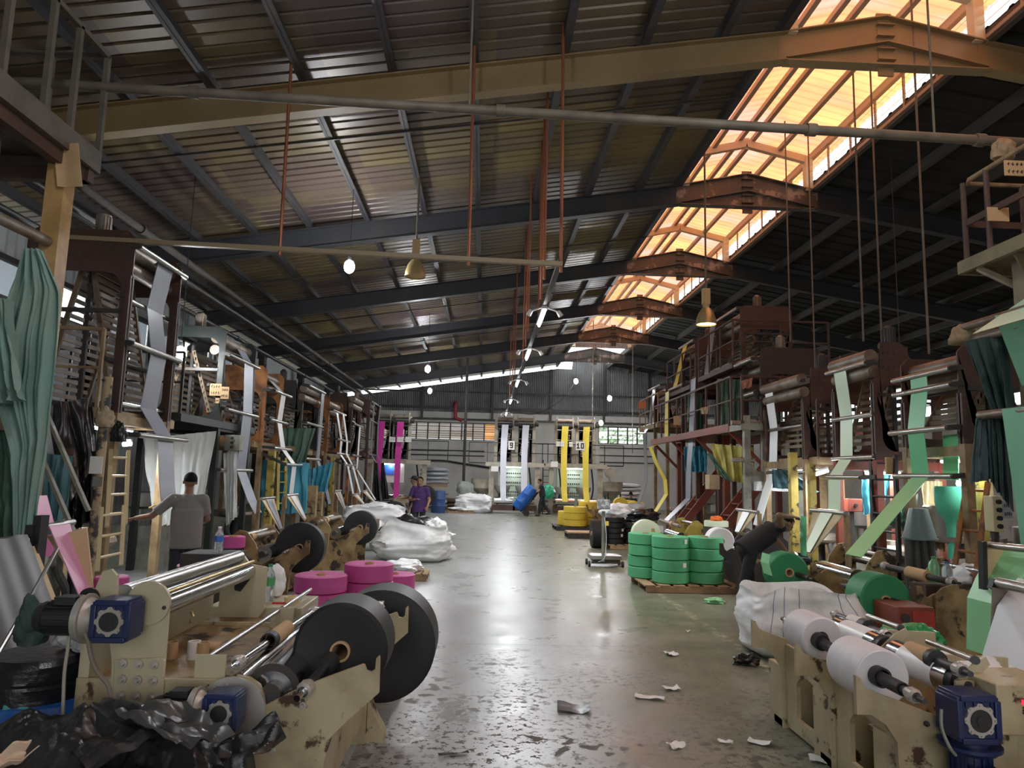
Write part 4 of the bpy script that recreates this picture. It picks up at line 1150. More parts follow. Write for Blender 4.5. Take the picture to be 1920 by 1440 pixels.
w6, c6 = web('white film strip just left of the hanging black bags', whitefilm, 26.4, .28, [(657, 787), (675, 799), (671, 855), (669, 880), (704, 937)])
tower('rust brown tower with a thin white strip, far left', -1, -4.7, 25.2, 27, 4.55, 2.35, 1.5, brown, [(c6[i].x, c6[i].z) for i in (1, 2, 3)], mlow=rusto, style='riveted')
w7, c7 = web('dark grey film strip, left of the far twin strips', greydk, 29.8, .34, [(702, 756), (699, 790), (696, 852), (706, 868)])
w7b, c7b = web('dark grey film strip, right of the far twin strips', greydk, 31, .34, [(714, 760), (709, 795), (707, 850), (716, 872)])
tower('furthest brown tower of the left row by the magenta film', -1, -4.7, 29, 31.4, 4.75, 2.5, 1.5, brown, [(c7[i].x, c7[i].z) for i in (0, 1, 2)], mlow=brown)

# ---- right row, near to far
b1, cb1 = web('green film strip falling from the broad brown tower', green, 8.75, .34, [(1722, 704), (1724, 732), (1717, 808), (1726, 893)], bub=None)
web('bright green film strip slanting down to the nearer green roll', greenbr, 8.4, .34, [(1727, 893, 8.75), (1672, 957, 8.3), (1600, 1042, 7.75)])
tower('broad brown tower with green film and a green bubble', 1, 5.6, 8.15, 9.3, 3.5, 2.3, 1.15, brown, [(cb1[i].x, cb1[i].z) for i in (0, 1, 2, 3)], mlow=tan, lamp=True, deck=False)
t, _ = web('green tube of blown film inside the broad brown tower', green, 8.9, .3, [(1782, 815), (1783, 890), (1784, 900)], bub=None)
c = at(1783, 985, 8.9)
G().lathe([(.055, .9), (.055, 1.30), (.075, 1.38), (.15, 1.48), (.17, 1.6), (.17, 1.72), (.165, 1.8)], (c.x, c.y, 0), 'Z', 24).build('bubble', mat('green_bubble', (.10, .50, .33), .3), t)
ra, cra = web('pale green film strip on the riveted brown tower', paleg, 10.7, .36, [(1574, 694), (1587, 784), (1587, 859), (1564, 895), (1564, 955), (1552, 963)])
tower('riveted rust brown tower with a pale green strip', 1, 5.55, 9.95, 11.1, 3.85, 2.15, 1.0, brown, [(cra[i].x, cra[i].z) for i in (0, 1, 2, 3)], style='riveted', mlow=redp, lamp=True, deck=False)
rc_, crc = web('white film strip above the bending person', whitefilm, 13.5, .36, [(1441, 732), (1451, 806), (1449, 886), (1437, 920), (1419, 985)])
tower('riveted brown tower above the bending person, white strip', 1, 5.5, 12.1, 13.8, 3.8, 2.2, 1.2, brown, [(crc[i].x, crc[i].z) for i in (0, 1, 2)], style='riveted', mlow=tan, rail=1, lamp=True, railm=brown)
tower('dark box tower between the tallest tower and the riveted ones', 1, 5.6, 14.2, 15.2, 4.55, 2.9, 1.3, mat('soot_brown', (.045, .032, .027), .6), [(5.45, 4.3, .06), (5.5, 3.6, .06)], mlow=greyp, deck=(-.5, 1.6, 13.9, 15.4), rail=1, railm=brown, boards=True, low=False)
rd, crd = web('grey film strip high on the tallest right tower', greyfilm, 17.4, .42, [(1337, 607), (1325, 702)])
web('grey film strip below the tallest right tower', greyfilm, 18.0, .42, [(1300, 710), (1296, 822), (1292, 868), (1290, 935), (1247, 978, 16.5)])
TD = tower('tallest brown tower on the right with caged platforms', 1, 5.75, 15.7, 17.4, 5.8, 4.35, 1.2, brown, [(crd[0].x, crd[0].z), (crd[1].x, crd[1].z)], mlow=brown, deck=(-.35, 1.8, 15.2, 17.7), rail=2, low=False)
re_, cre = web('yellow film strip, upper one beside the tallest tower', yellow, 20.0, .4, [(1285, 647), (1265, 727)])
web('yellow film strip, lower one through the red platform', yellow, 20.8, .4, [(1251, 735), (1249, 829), (1219, 838), (1231, 869), (1247, 900), (1249, 927), (1229, 959)])
tower('brown tower with yellow film behind the tallest tower', 1, 5.75, 19.2, 20.6, 5.75, 4.3, 1.1, brown, [(cre[0].x, cre[0].z), (cre[1].x, cre[1].z)], mlow=brown, deck=(-.3, 1.8, 18.6, 21), rail=2, low=False)
rf, crf = web('dark grey film strip curving down at the far right row', greydk, 23.4, .45, [(1227, 727), (1222, 765), (1218, 797), (1208, 812), (1211, 868), (1211, 900), (1197, 945)])
tower('far right tower with railing and an orange sign', 1, 5.8, 22.6, 24.2, 4.9, 3.5, 1.3, brown, [(crf[0].x, crf[0].z), (crf[2].x, crf[2].z)], mlow=tan, deck=(-.4, 1.8, 22, 24.6), rail=2)
# red steel platform below the tall towers
RP = thing('platform', 'red oxide steel platform with braced brackets under the tall towers', 'platform', (6, 18, 0))
G().bb((5.1, 14.6, 2.92), (8.2, 21.5, 2.98)).bar((5.1, 14.6, 2.9), (5.1, 21.5, 2.9), .08, .16).bar((5.1, 14.6, 2.9), (8.2, 14.6, 2.9), .08, .16).build('deck', redp, RP)
for y in (14.8, 17.2, 19.4, 21.4):
    G().bar((5.9, y, 0), (5.9, y, 2.9), .14).build('leg', redp, RP); G().bar((8.1, y, 0), (8.1, y, 2.9), .14).build('leg', redp, RP)
    G().bar((5.15, y, 2.85), (5.9, y, 2.1), .07).build('brace', redp, RP)
g = G(); railing(g, [(8.2, 14.65, 2.98), (5.15, 14.65, 2.98), (5.15, 21.4, 2.98)], 1.0, .02); g.build('railing', brown, RP)
for y, lab in ((16.2, 'red steel stair under the platform, nearer one'), (19.2, 'red steel stair under the platform, further one')):
    t = thing('steel_stair', lab, 'stair', (5.3, y, 0))
    for dy in (-.3, .3): G().bar((4.9, y+dy, .1), (6.6, y+dy, 2.2), .05, .2).build('stringer', redp, t)
    for k in range(8): e = V((4.9, y, .1)).lerp(V((6.6, y, 2.2)), (k+.5)/8); G().box(e, (.2, .6, .03)).build('tread', redp, t)
for k, (y, lab) in enumerate(((15.5, 'olive extruder stand with a zinc crossbeam in front of the yellow sheet'),)):
    t = thing('extruder_stand', lab, 'machine', (5.4, 14, 0))
    for u in (0, 1.05):
        G().bar((5.2+u, 13.95, 0), (5.2+u, 13.95, 3.1), .12).build('post', greyp, t)
    G().prism([(5.15, 1.75), (6.3, 1.75), (6.3, 2.1), (6.1, 2.0), (5.4, 2.0), (5.15, 2.3)], 13.9, 13.94).build('gusset_plate', greyp, t)
    G().bb((5.3, 13.86, 1.62), (6.2, 13.98, 1.8)).build('crossbeam', mat('bare_zinc', (.4, .42, .42), .4, .4), t)
    G().cyl((4.9, 13.95, 2.22), (5.35, 13.95, 2.22), .045, n=14).build('guide_roller', steel, t)
    G().cyl((4.9, 13.95, 2.95), (5.5, 13.95, 2.95), .05, n=14).build('guide_roller', dusty, t)
# ------------------------------------------------------------------ crumpled things
def ridge(p, seed, sc=2.0, octv=3):
    a, s, k = 0, 1, sc
    for i in range(octv):
        q = p*k+V((seed*7.1, seed*3.3+i*5, i*2.7))
        a += s*(1-2.2*abs(noise.noise(q))); s *= .5; k *= 1.9
    return a
def facets(p, seed, n=7, lam=.5):
    # folded sheet: sums of triangle waves along random directions give straight creases
    rs = random.Random(seed); a = 0
    for i in range(n):
        t = rs.uniform(0, PI); l = lam*rs.uniform(.6, 1.6); f = rs.uniform(0, 1)
        w = (p.x*math.cos(t)+p.y*math.sin(t)+.25*noise.noise(V((p.x*1.3, p.y*1.3, seed+i))))/l+f
        a += l*(abs((w % 1)-.5)-.25)*rs.uniform(.4, 1)
    return a/n**.5
def sack(label, c, d, m, seed=1, open_=False, fold=.06, nu=64, nv=36, name='woven_sack', bulge=.12, rim=.08, top=1.0, group=None, fill=None, cat='sack', stripes=()):
    # jumbo sack: rounded box standing on the floor; open_ gives an open crumpled mouth with an inside
    c, d = V(c), V(d)
    def pt(u, v, k=1.0):
        t = 2*PI*u
        ex = .5
        cx, sx = math.cos(t), math.sin(t)
        x = math.copysign(abs(cx)**ex, cx); y = math.copysign(abs(sx)**ex, sx)
        b = 1+bulge*math.sin(PI*min(v*1.05, 1))
        if v < .08: b *= .90+1.2*v
        p = V((x*d.x/2*b*k, y*d.y/2*b*k, v*d.z*top))
        q = V((p.x, p.y, p.z))
        w = ridge(V((q.x*1.0, q.y*1.0, q.z*1.6)), seed, 1.7, 4)*fold*min(1, v*6)
        w2 = noise.noise(V((q.x*1.5, q.y*1.5, q.z*1.2+seed)))*fold*1.6*min(1, v*4)
        n = V((x, y, 0)).normalized()
        w += (.42-noise.voronoi(V((q.x*2.6, q.y*2.6, q.z*4.2+seed)))[0][0])*fold*.9*min(1, v*5)
        p += n*(w+w2)
        if v > .75: p.z += rim*noise.noise(V((math.cos(t)*1.4, math.sin(t)*1.4, seed+4)))*(v-.75)*4
        return c+p
    t = thing(name, label, cat, c, group)
    g = G()
    vs = []; fs = []
    rows = [(j/nv, 1.0) for j in range(nv+1)]
    if open_: rows += [(1.0-j/8*.45, .97-.01*j) for j in range(1, 9)]
    for v, k in rows:
        for i in range(nu): vs.append(pt(i/nu, v, k))
    R_ = len(rows)
    fs = [(j*nu+i, j*nu+(i+1) % nu, (j+1)*nu+(i+1) % nu, (j+1)*nu+i) for j in range(R_-1) for i in range(nu)]
    fs.append(tuple(range(nu-1, -1, -1)))
    if not open_:
        # closed lumpy top
        base = (R_-1)*nu; prev = base
        for q in range(1, 7):
            k = 1-q/7; st = len(vs)
            for i in range(nu):
                e = vs[base+i]; p = V((c.x+(e.x-c.x)*k, c.y+(e.y-c.y)*k, e.z+(1-k)*.06*d.z))
                p.z += ridge(p, seed+3, 2.2, 3)*fold*.8
                vs.append(p)
            fs += [(prev+i, prev+(i+1) % nu, st+(i+1) % nu, st+i) for i in range(nu)]; prev = st
        fs.append(tuple(range(prev, prev+nu)))
    else:
        fs.append(tuple(range((R_-1)*nu, R_*nu)))
    g.add(vs, fs).build('sack_body', m, t, ang=50)
    for su in stripes:
        G().tube([pt(su, k/24, 1.006)+(V((0, -.003, 0))) for k in range(2, 25)], .0028, 5).build('seam_line', mat('blue_thread', (.12, .15, .3), .7), t)
    return t
def lump(label, c, r, m, seed=1, amp=.35, sc=2.5, nu=64, nv=40, name='scrap_film', cat='scrap', parent=None, flat=.0, group=None):
    c = V(c); r = V(r) if hasattr(r, '__len__') else V((r, r, r))
    so = V((seed*3.1, seed*1.7, seed*.9))
    def fn(p, d):
        w = .5-noise.voronoi(d*(sc*.62)+so)[0][0]
        w2 = .45-noise.voronoi(d*(sc*1.5)+so*2)[0][0]
        k = 1+amp*(.75*noise.noise(d*1.6+so)+.75*w+.35*w2)
        q = V((p.x*k, p.y*k, p.z*k))
        if q.z < -r.z*.55: q.z = -r.z*.55
        return q
    g = G().sphere(c, r, nu, nv, fn)
    if parent is not None: return g.build(name, m, parent, ang=28)
    return g.build(name, m, label=label, cat=cat, loc=(c.x, c.y, c.z-r.z*.55), ang=28, group=group)
def paper_scrap(label, px, py, w, l, rz, m, seed=1, lift=.02, name='paper_scrap', notch=True):
    c = fl(px, py)
    def fn(u, v):
        x, y = (u-.5)*w, (v-.5)*l
        if notch: y *= 1-.35*noise.noise(V((u*4, seed, 1)))
        z = .006+lift*(.5+noise.noise(V((u*2.2, v*2.2, seed))))*(.3+abs(u-.5)*1.4)
        return c+V((x*math.cos(rz)-y*math.sin(rz), x*math.sin(rz)+y*math.cos(rz), max(.004, z)))
    return G().grid(fn, 10, 6, .002).build(name, m, label=label, cat='scrap', loc=tuple(c), ang=30)
def pallet(label, c, w, l, m=None, rz=0, name='pallet', h=.12):
    c = V(c); t = thing(name, label, 'pallet', c); m = m or wood
    ca, sa = math.cos(rz), math.sin(rz)
    def W_(x, y, z): return c+V((x*ca-y*sa, x*sa+y*ca, z))
    for i in range(7): G().box(W_((i-3)*w/6*.93, 0, h-.012), (w/9, l, .022), rz).build('deck_board', m, t)
    for j in (-1, 0, 1): G().box(W_(0, j*(l/2-.05), h/2-.01), (w, .09, h-.03), rz).build('stringer', m, t)
    return t
def stack(labelf, x, y, z, n, R, h, col, group, jit=.015, seed=1, tagm=None, tags=()):
    rs = random.Random(seed); out = []
    for i in range(n):
        lab = labelf(i, n)
        o = film_roll(lab, (x+rs.uniform(-jit, jit), y+rs.uniform(-jit, jit), z+h*(i+.5)), R*rs.uniform(.985, 1.015), h-.004, col, 'Z', group=group)
        if i in tags:
            a = -1.2+.5*rs.random()
            c = o.location+V((R*1.012*math.cos(a), R*1.012*math.sin(a), .02))
            G().box(c, (.004, .07, .07), a).build('paper_label', paper, o)
        out.append(o)
    return out
def lev(i, n): return 'topmost' if i == n-1 else ('lowest' if i == 0 else ('second from the top' if i == n-2 else 'third from the top' if i == n-3 else 'fourth from the top'))

# pink stacks, left
for nm, px, py, Y, R, n, h in (('front left pink stack', 602, 1076, 8.6, .305, 3, .20), ('tallest pink stack', 693, 1055, 9.05, .30, 3, .215), ('short pink stack by the aisle', 742, 1082, 9.7, .27, 2, .24)):
    q = at(px, py, Y); z0 = q.z-n*h
    if z0 > .03: pallet('wooden pallet under the '+nm, (q.x, Y, 0), .6, .6, h=z0)
    stack(lambda i, k: 'pink film roll, %s of the %s' % (lev(i, k), nm), q.x, Y, max(z0, 0), n, R, h, PNK, 'pink film rolls', seed=n+px)
for lab, px, py, Y, R, h, base in (('pink film roll standing behind the clear water bottle', 438, 1005, 9.6, .15, .15, True), ('pink film roll left of the near winder by the yellow ladder', 210, 1080, 6.6, .14, .17, True), ('wide pink film roll lying flat under the haul-off roller', 400, 1056, 7.6, .34, .10, True)):
    q = at(px, py, Y)
    film_roll(lab, (q.x, Y, q.z-h/2), R, h, PNK, 'Z')
    G().lathe([(0, 0), (R*.95, 0), (R*.95, q.z-h-.002), (0, q.z-h-.002)], (q.x, Y, 0), 'Z', 20).build('support_drum', blackwrap, label='dark wrapped drum under the '+lab.replace('film ', '').split(' behind')[0].split(' left')[0].split(' under')[0]+(' near the ladder' if 'ladder' in lab else ''), cat='drum')
# green pallet, right
gp = fl(1300, 1110); Yg = gp.y+.45
pallet('wooden pallet under the green rolls', (gp.x-.02, Yg, 0), 1.55, 1.25)
for nm, px, Y, n, z0, tg in (('front left green stack', 1257, Yg-.22, 4, .12, (1, 3)), ('front right green stack', 1321, Yg-.20, 4, .12, (2,)), ('rear left green stack', 1211, Yg+.35, 4, .12, ())):
    q = at(px, 1050, Y)
    stack(lambda i, k: 'green film roll, %s of the %s on the pallet' % (lev(i, k), nm), q.x, Y, z0, n, .305, .187, GRN2, 'green film rolls on the pallet', seed=px, tags=tg)
# black stacks
bp_ = fl(1172, 1024); Yb = bp_.y-.6
pallet('wooden pallet under the black rolls', (bp_.x+.1, Yb, 0), 1.35, .8)
for nm, px, n in (('left black stack by the scale', 1152, 5), ('right black stack by the scale', 1190, 4)):
    q = at(px, 1000, Yb)
    stack(lambda i, k: 'black film roll, %s of the %s' % (lev(i, k), nm), q.x, Yb, .12, n, .265, .135, BLK, 'black film rolls on the pallet', seed=px, tags=(1, 2) if n == 5 else (0,))
q = fl(1119, 1027)
film_roll('black film roll standing on edge behind the scale', (q.x, q.y, .36), .36, .3, BLK, 'X')
# yellow stacks
Yy = 24.6
for nm, px, n, R, z0, h in (('front yellow stack', 1079, 3, .40, .14, .22), ('left yellow stack', 1064, 2, .34, .14, .24), ('right yellow stack behind', 1103, 3, .36, .14, .27)):
    Y_ = Yy+(.0 if 'front' in nm else .45 if 'left' in nm else .75)
    q = at(px, 970, Y_)
    stack(lambda i, k: 'yellow film roll, %s of the %s' % (lev(i, k), nm), q.x, Y_, z0, n, R, h, YEL, 'yellow film rolls', seed=px)
q = at(1085, 980, Yy+.35)
pallet('black pallet under the yellow rolls', (q.x, Yy+.35, 0), 1.7, 1.5, dark, h=.14)
q = fl(1093, 1010)
pallet('empty black pallet topped with cardboard', (q.x+.05, q.y+.4, 0), 1.0, .9, dark, h=.15)
G().box((q.x+.05, q.y+.4, .165), (.98, .86, .03)).build('cardboard_sheet', card, label='flattened cardboard on the empty black pallet', cat='cardboard')
# scale
sc0 = fl(1137, 1064)
t = thing('platform_scale', 'wheeled platform scale with a plastic wrapped display on a pole', 'scale', sc0+V((0, .3, 0)))
x, y = sc0.x, sc0.y+.25
G().box((x, y, .19), (.62, .5, .08)).build('weighing_plate', steel, t, bevel=.008)
G().box((x, y, .12), (.5, .42, .06)).bar((x-.3, y-.2, .09), (x+.3, y-.2, .09), .04).build('chassis', dark, t)
for dx in (-.34, .34):
    for dy in (-.2, .2): G().cyl((x+dx-.02, y+dy, .06), (x+dx+.02, y+dy, .06), .06, n=16).build('wheel', rubber, t)
pc = at(1131, 1040, y-.28)
G().tube([(pc.x, y-.27, .12), (pc.x, y-.27, 1.12)], .035, 12).build('pole', greyp, t)
d0, d1 = at(1120, 936, y-.3), at(1143, 955, y-.3)
G().bb((d0.x, y-.4, d1.z), (d1.x, y-.25, d0.z)).build('display', mat('wrapped_display', (.25, .26, .27), .12, dirt=(.6, .62, .63), lo=.5, hi=.6, sc=9), t, bevel=.02)
G().tube([(pc.x+.02, y-.3, 1.0), (pc.x+.05, y-.33, .6), (pc.x+.02, y-.32, .2), (pc.x-.1, y-.2, .1)], .008, 6, 5).build('cable', whitefilm, t)
G().box((pc.x+.07, y-.3, .88), (.06, .05, .09)).build('tape_tag', yellow, t)

# sacks
wbg = fl(780, 1050)
sack('big white woven sack overflowing with black scrap, left of the aisle', (-1.42, 15.3, 0), (1.28, 1.0, .72), woven, seed=2, open_=True, fold=.10, rim=.30)
lump('heap of black scrap film in the big white woven sack', (-1.55, 15.3, .62), (.52, .42, .28), blackwrap, seed=5, amp=.5)
lump('crumpled white sheet on the right of the sack of black scrap', (-.98, 15.35, .66), (.22, .25, .2), woven, seed=8, amp=.35)
sack('white woven sack standing behind the big overflowing one', (-2.55, 17.3, 0), (1.25, 1.0, .98), woven, seed=9, open_=True, fold=.06, rim=.12)
lump('loose white film filling the woven sack behind', (-2.55, 17.3, .92), (.55, .42, .16), whitefilm, seed=12, amp=.5)
sack('white bulging sack near the end wall beside the grey pole', tuple(fl(885, 962)+V((0, .5, 0))), (1.45, 1.0, .75), woven, seed=4, fold=.10, bulge=.06)
sack('open white woven sack by the near right winder', (3.42, 7.75, 0), (1.04, .75, .66), woven, seed=6, open_=True, fold=.05, rim=.14, bulge=.16, stripes=(.66, .70, .735, .79, .83))
q = fl(863, 962); pallet('pallet with white sheets near the end wall', q+V((0, .5, 0)), 1.2, 1.0, h=.1)
lump('crumpled white sheets on the far pallet', q+V((0, .5, .16)), (.5, .45, .12), woven, seed=31, amp=.5)
q = fl(768, 1090); pallet('small pallet with white bags beside the pink rolls', q+V((-.1, .35, 0)), .75, .7, h=.12)
lump('white plastic bags on the small pallet', q+V((-.15, .35, .20)), (.35, .33, .13), whitefilm, seed=33, amp=.55)
lump('heap of black scrap film before the far right winder', at(1206, 968, 19.0), (.42, .4, .2), blackwrap, seed=14, amp=.5)
lump('crumpled white bags behind the scale', at(1160, 962, 19.3), (.45, .4, .25), whitefilm, seed=15, amp=.45)
G().box(at(1205, 1000, 19.0)-V((0, 0, .05)), (.9, .8, .55)).build('scrap_bin', woven, label='pale bin full of black scrap by the black rolls', cat='bin')
q = at(1182, 940, 28); sack('white sack brimming with yellow scrap near the seated person', (q.x, 28, 0), (1.0, .9, .85), woven, seed=17, open_=True, fold=.03, rim=.02)
lump('yellow scrap film in the far white sack', (q.x, 28, .82), (.45, .4, .13), yellow, seed=18, amp=.5)
# near right: white film heap in the corner, green scrap on the winder
def sheet_heap(label, x0, x1, y0, y1, hf, m, seed, lam, amp, nu=80, nv=60, name='film_heap', micro=.0):
    def fn(u, v):
        x, y = x0+(x1-x0)*u, y0+(y1-y0)*v
        b = hf(u, v)
        z = b+(facets(V((x, y, 0)), seed, 7, lam)*amp+micro*ridge(V((x, y, .3)), seed, 7, 3)-micro*.4)*min(1, b*5)
        return V((x, y, max(.004, z)))
    return G().grid(fn, nu, nv).build(name, m, label=label, cat='scrap heap', loc=((x0+x1)/2, (y0+y1)/2, 0), ang=14)
_hp = [(0, .56), (.12, .62), (.2, .70), (.4, .74), (.58, .72), (.72, .58), (.86, .62), (.95, .60), (1, .45)]
def _hx(u):
    for (a, p), (b, q) in zip(_hp, _hp[1:]):
        if u <= b: return p+(q-p)*(u-a)/(b-a)
    return _hp[-1][1]
bsheet = mat('black_sheeting', (.022, .021, .021), .33, bump=.08, bsc=30)
sheet_heap('pile of crumpled black plastic sheeting in the near left corner', -2.30, -.93, 2.45, 3.56,
           lambda u, v: max(0, _hx(u)*(.45+.55*v)*min(1, (1-v)*9+.25)*min(1, v*4+.2)*min(1, (1-u)*12+.2)), bsheet, 21, .34, 1.25, 170, 130, micro=.02)
def flap(label, pts, m, seed, th=.004):
    # folded flap of sheeting: bilinear patch through four points with sharp folds
    A, B, C_, D = map(V, pts)
    n = (B-A).cross(D-A).normalized()
    return G().grid(lambda u, v: A.lerp(B, u).lerp(D.lerp(C_, u), v)+n*(facets(V((u*.8, v*.8, 0)), seed, 5, .4)*.35), 40, 30, th).build('plastic_sheet', m, label=label, cat='sheet', ang=14)
flap('stiff black sheet flap leaning on the blue bundle', (at(115, 1400, 3.2), at(205, 1310, 3.5), at(352, 1352, 3.3), at(165, 1440, 3.0)), bsheet, 5)
flap('black sheet fold poking up against the cream winder plate', (at(395, 1400, 3.35), at(520, 1338, 3.4), at(535, 1385, 3.3), at(430, 1450, 3.2)), bsheet, 9)
flap('grey black sheet fold lying across the lower blue gearbox', (at(215, 1330, 3.3), at(350, 1312, 3.45), at(440, 1385, 3.3), at(330, 1400, 3.1)), mat('grey_black_sheeting', (.06, .06, .06), .3), 13)
flap('torn brown paper strip at the bottom left edge', (at(-10, 1418, 3.1), at(110, 1378, 3.25), at(112, 1396, 3.2), at(-10, 1440, 3.05)), mat('kraft_strip', (.62, .46, .33), .8), 17)
sheet_heap('pile of crumpled white film at the near right corner', 1.95, 3.1, 2.5, 3.35,
           lambda u, v: max(0, (.30+.30*u)*min(1, u*6)**.6*min(1, (1-v)*4)**.6), whitefilm, 44, .28, .8, 90, 70, micro=.01)
lump('crumpled green film lying on the near right winder', at(1712, 1188, 5.9)-V((0, 0, .05)), (.21, .22, .12), mat('glossy_green_film', (.03, .30, .10), .25), seed=51, amp=.6)
lump('crumpled white film behind the spare shafts on the right', at(1820, 1262, 4.75), (.26, .25, .12), whitefilm, seed=52, amp=.5)
lump('white bubble wrap bag by the rusty ladder, right', at(1822, 1085, 7.9), (.22, .2, .17), whitefilm, seed=53, amp=.3)
lump('black scrap lump lying on the floor of the aisle', fl(1398, 1246)+V((.0, 0, .035)), (.12, .08, .07), blackwrap, seed=54, amp=.8)
lump('small green film scrap on the floor by the green pallet', fl(1340, 1131)+V((0, 0, .03)), (.13, .1, .05), greenbr, seed=55, amp=.7)
# litter
for i, (lab, px, py, w, l, rz, m) in enumerate((
    ('torn white paper scrap on the floor, square one', 1258, 1228, .11, .15, .2, paper), ('thin white paper strip on the floor below the square scrap', 1218, 1310, .24, .09, -.3, paper),
    ('white paper scrap nearest the dark board', 1259, 1293, .14, .09, .2, paper), ('white paper scrap at the bottom of the aisle', 1267, 1401, .1, .09, .5, paper),
    ('twisted white scrap beside the right winder foot', 1360, 1394, .1, .03, -.5, paper), ('torn white paper in front of the right winder', 1424, 1394, .15, .09, -.6, paper),
    ('tiny pale scrap on the green floor', 1290, 1185, .05, .04, .2, paper), ('flat white film piece under the near right winder', 1545, 1428, .18, .1, -.3, paper))):
    paper_scrap(lab, px, py, w, l, rz, m, i+3, .03)
paper_scrap('folded dark grey plastic scrap on the floor of the aisle', 1076, 1331, .26, .20, -.1, greydk, 20, .05, name='plastic_scrap', notch=False)
paper_scrap('thin black strip on the floor near the left winder', 850, 1416, .2, .03, .3, blackfilm, 22, .02, name='plastic_scrap')
# bundles in the near left corner
t = thing('wrapped_bundle', 'blue plastic wrapped round bundle in the near left corner', 'bundle', (-2.28, 4.05, 0))
def wobble(R, h, x, y, z0, seed, n=48, rows=14):
    vs = []; fs = []
    for j in range(rows+1):
        v = j/rows; k = 1-.12*max(0, v-.85)/.15
        for i in range(n):
            a = 2*PI*i/n; r = R*k*(1+.025*noise.noise(V((math.cos(a)*2, math.sin(a)*2, v*6+seed)))+.01*math.sin(v*40))
            vs.append((x+r*math.cos(a), y+r*math.sin(a), z0+h*v))
    fs = [(j*n+i, j*n+(i+1) % n, (j+1)*n+(i+1) % n, (j+1)*n+i) for j in range(rows) for i in range(n)]
    fs += [tuple(range(n-1, -1, -1)), tuple(range(rows*n, rows*n+n))]
    return G().add(vs, fs)
wobble(.37, .60, -2.28, 4.05, 0, 3).build('wrapping', bluewrap, t)
wobble(.24, .21, -2.32, 4.0, .60, 8).build('wrapped_roll', blackwrap, label='small black wrapped roll on the left of the blue bundle', cat='bundle', loc=(-2.32, 4, .6))
wobble(.22, .18, -2.0, 4.15, .60, 5).build('wrapped_roll', blackwrap, label='wide black wrapped roll on the right of the blue bundle', cat='bundle', loc=(-2.0, 4.15, .6))
lump('crumpled grey white film on top of the black wrapped rolls', (-2.12, 4.1, .90), (.17, .15, .15), mat('dusty_white_film', (.5, .5, .5), .45), seed=61, amp=.5)
lump('dark cloth bundle hanging beside the grey film board', at(60, 1175, 3.95), (.07, .09, .16), darkcloth, seed=62, amp=.4)
lump('pink and mauve plastic scrap left of the blue bundle', at(12, 1325, 4.0), (.13, .16, .07), mat('mauve_film', (.6, .4, .62), .4), seed=63, amp=.5)
lump('teal net scrap left of the blue bundle', at(22, 1340, 3.8), (.09, .08, .06), mat('teal_net', (.08, .3, .25), .7), seed=64, amp=.6)
G().tube([at(131, 1130, 3.62), at(129, 1200, 3.6), at(121, 1260, 3.6), at(118, 1330, 3.6), at(113, 1385, 3.6)], .008, 6, 6).build('rope', mat('dirty_rope', (.42, .38, .32), .8), label='pale rope hanging from the blue motor over the bundles', cat='rope')
G().tube([at(143, 1162, 3.5), at(163, 1195, 3.5), at(172, 1235, 3.5), at(185, 1262, 3.5), at(203, 1285, 3.5), at(210, 1310, 3.5), at(234, 1335, 3.5)], .011, 8, 6).build('cable', mat('dusty_cable', (.2, .17, .13), .7), label='dusty cable drooping from the blue motor to the floor', cat='cable')
# things on and by the near left winder
def bottle(label, c, h, R, m, capm, lab=None, fillz=None):
    c = V(c); t = thing('water_bottle', label, 'bottle', c)
    G().lathe([(0, 0), (R*.9, 0), (R, .02*h/.25), (R, .28*h), (R*.93, .33*h), (R, .38*h), (R, .66*h), (R*.8, .78*h), (R*.38, .89*h), (R*.36, .95*h), (0, .95*h)], c, 'Z', 20).build('bottle_body', m, t)
    G().lathe([(0, .93*h), (R*.43, .93*h), (R*.43, h), (0, h)], c, 'Z', 14).build('cap', capm, t)
    if lab: G().lathe([(R*1.015, .42*h), (R*1.015, .64*h)], c, 'Z', 20).build('bottle_label', lab, t)
cbx0, cbx1 = at(425, 1128, 5.45), at(566, 1128, 5.45)
t = thing('cabinet', 'cream steel cabinet behind the near left winder with bottle and tape', 'cabinet', (-1.6, 5.65, 0))
G().bb((-1.98, 5.42, 0), (-1.30, 5.95, .80)).build('cabinet_body', cream2, t, bevel=.006)
bottle('tall bottle with a green cap and label on the cream cabinet', at(503, 1127, 5.55)*1, .27, .04, pet, mat('green_cap', (.03, .25, .10), .4), mat('green_label', (.08, .38, .14), .5))
bottle('clear water bottle with blue label beside the pink roll', at(409, 1036, 7.2), .25, .042, pet, whitefilm, mat('blue_label', (.05, .18, .55), .5))
G().box(at(409, 1036, 7.2)-V((.05, -.05, .26)), (.5, .4, .52)).build('machine_cover', dark, label='dark machine cover under the clear water bottle', cat='cover')
q = at(547, 1120, 5.6)
G().lathe([(.035, .0), (.055, 0), (.055, .05), (.035, .05), (.035, 0)], (q.x, 5.6, .80), 'Z', 24).build('tape_roll', mat('parcel_tape', (.72, .58, .3), .35), label='roll of yellow parcel tape on the cream cabinet', cat='tape')
G().bb((q.x-.13, 5.55, .80), (q.x-.02, 5.58, .812)).build('cutter_knife', mat('red_plastic', (.5, .03, .03), .4), label='red cutter knife beside the parcel tape', cat='knife')
lump('white plastic bag behind the green labelled bottle', at(515, 1095, 5.85), (.085, .08, .15), whitefilm, seed=71, amp=.25)
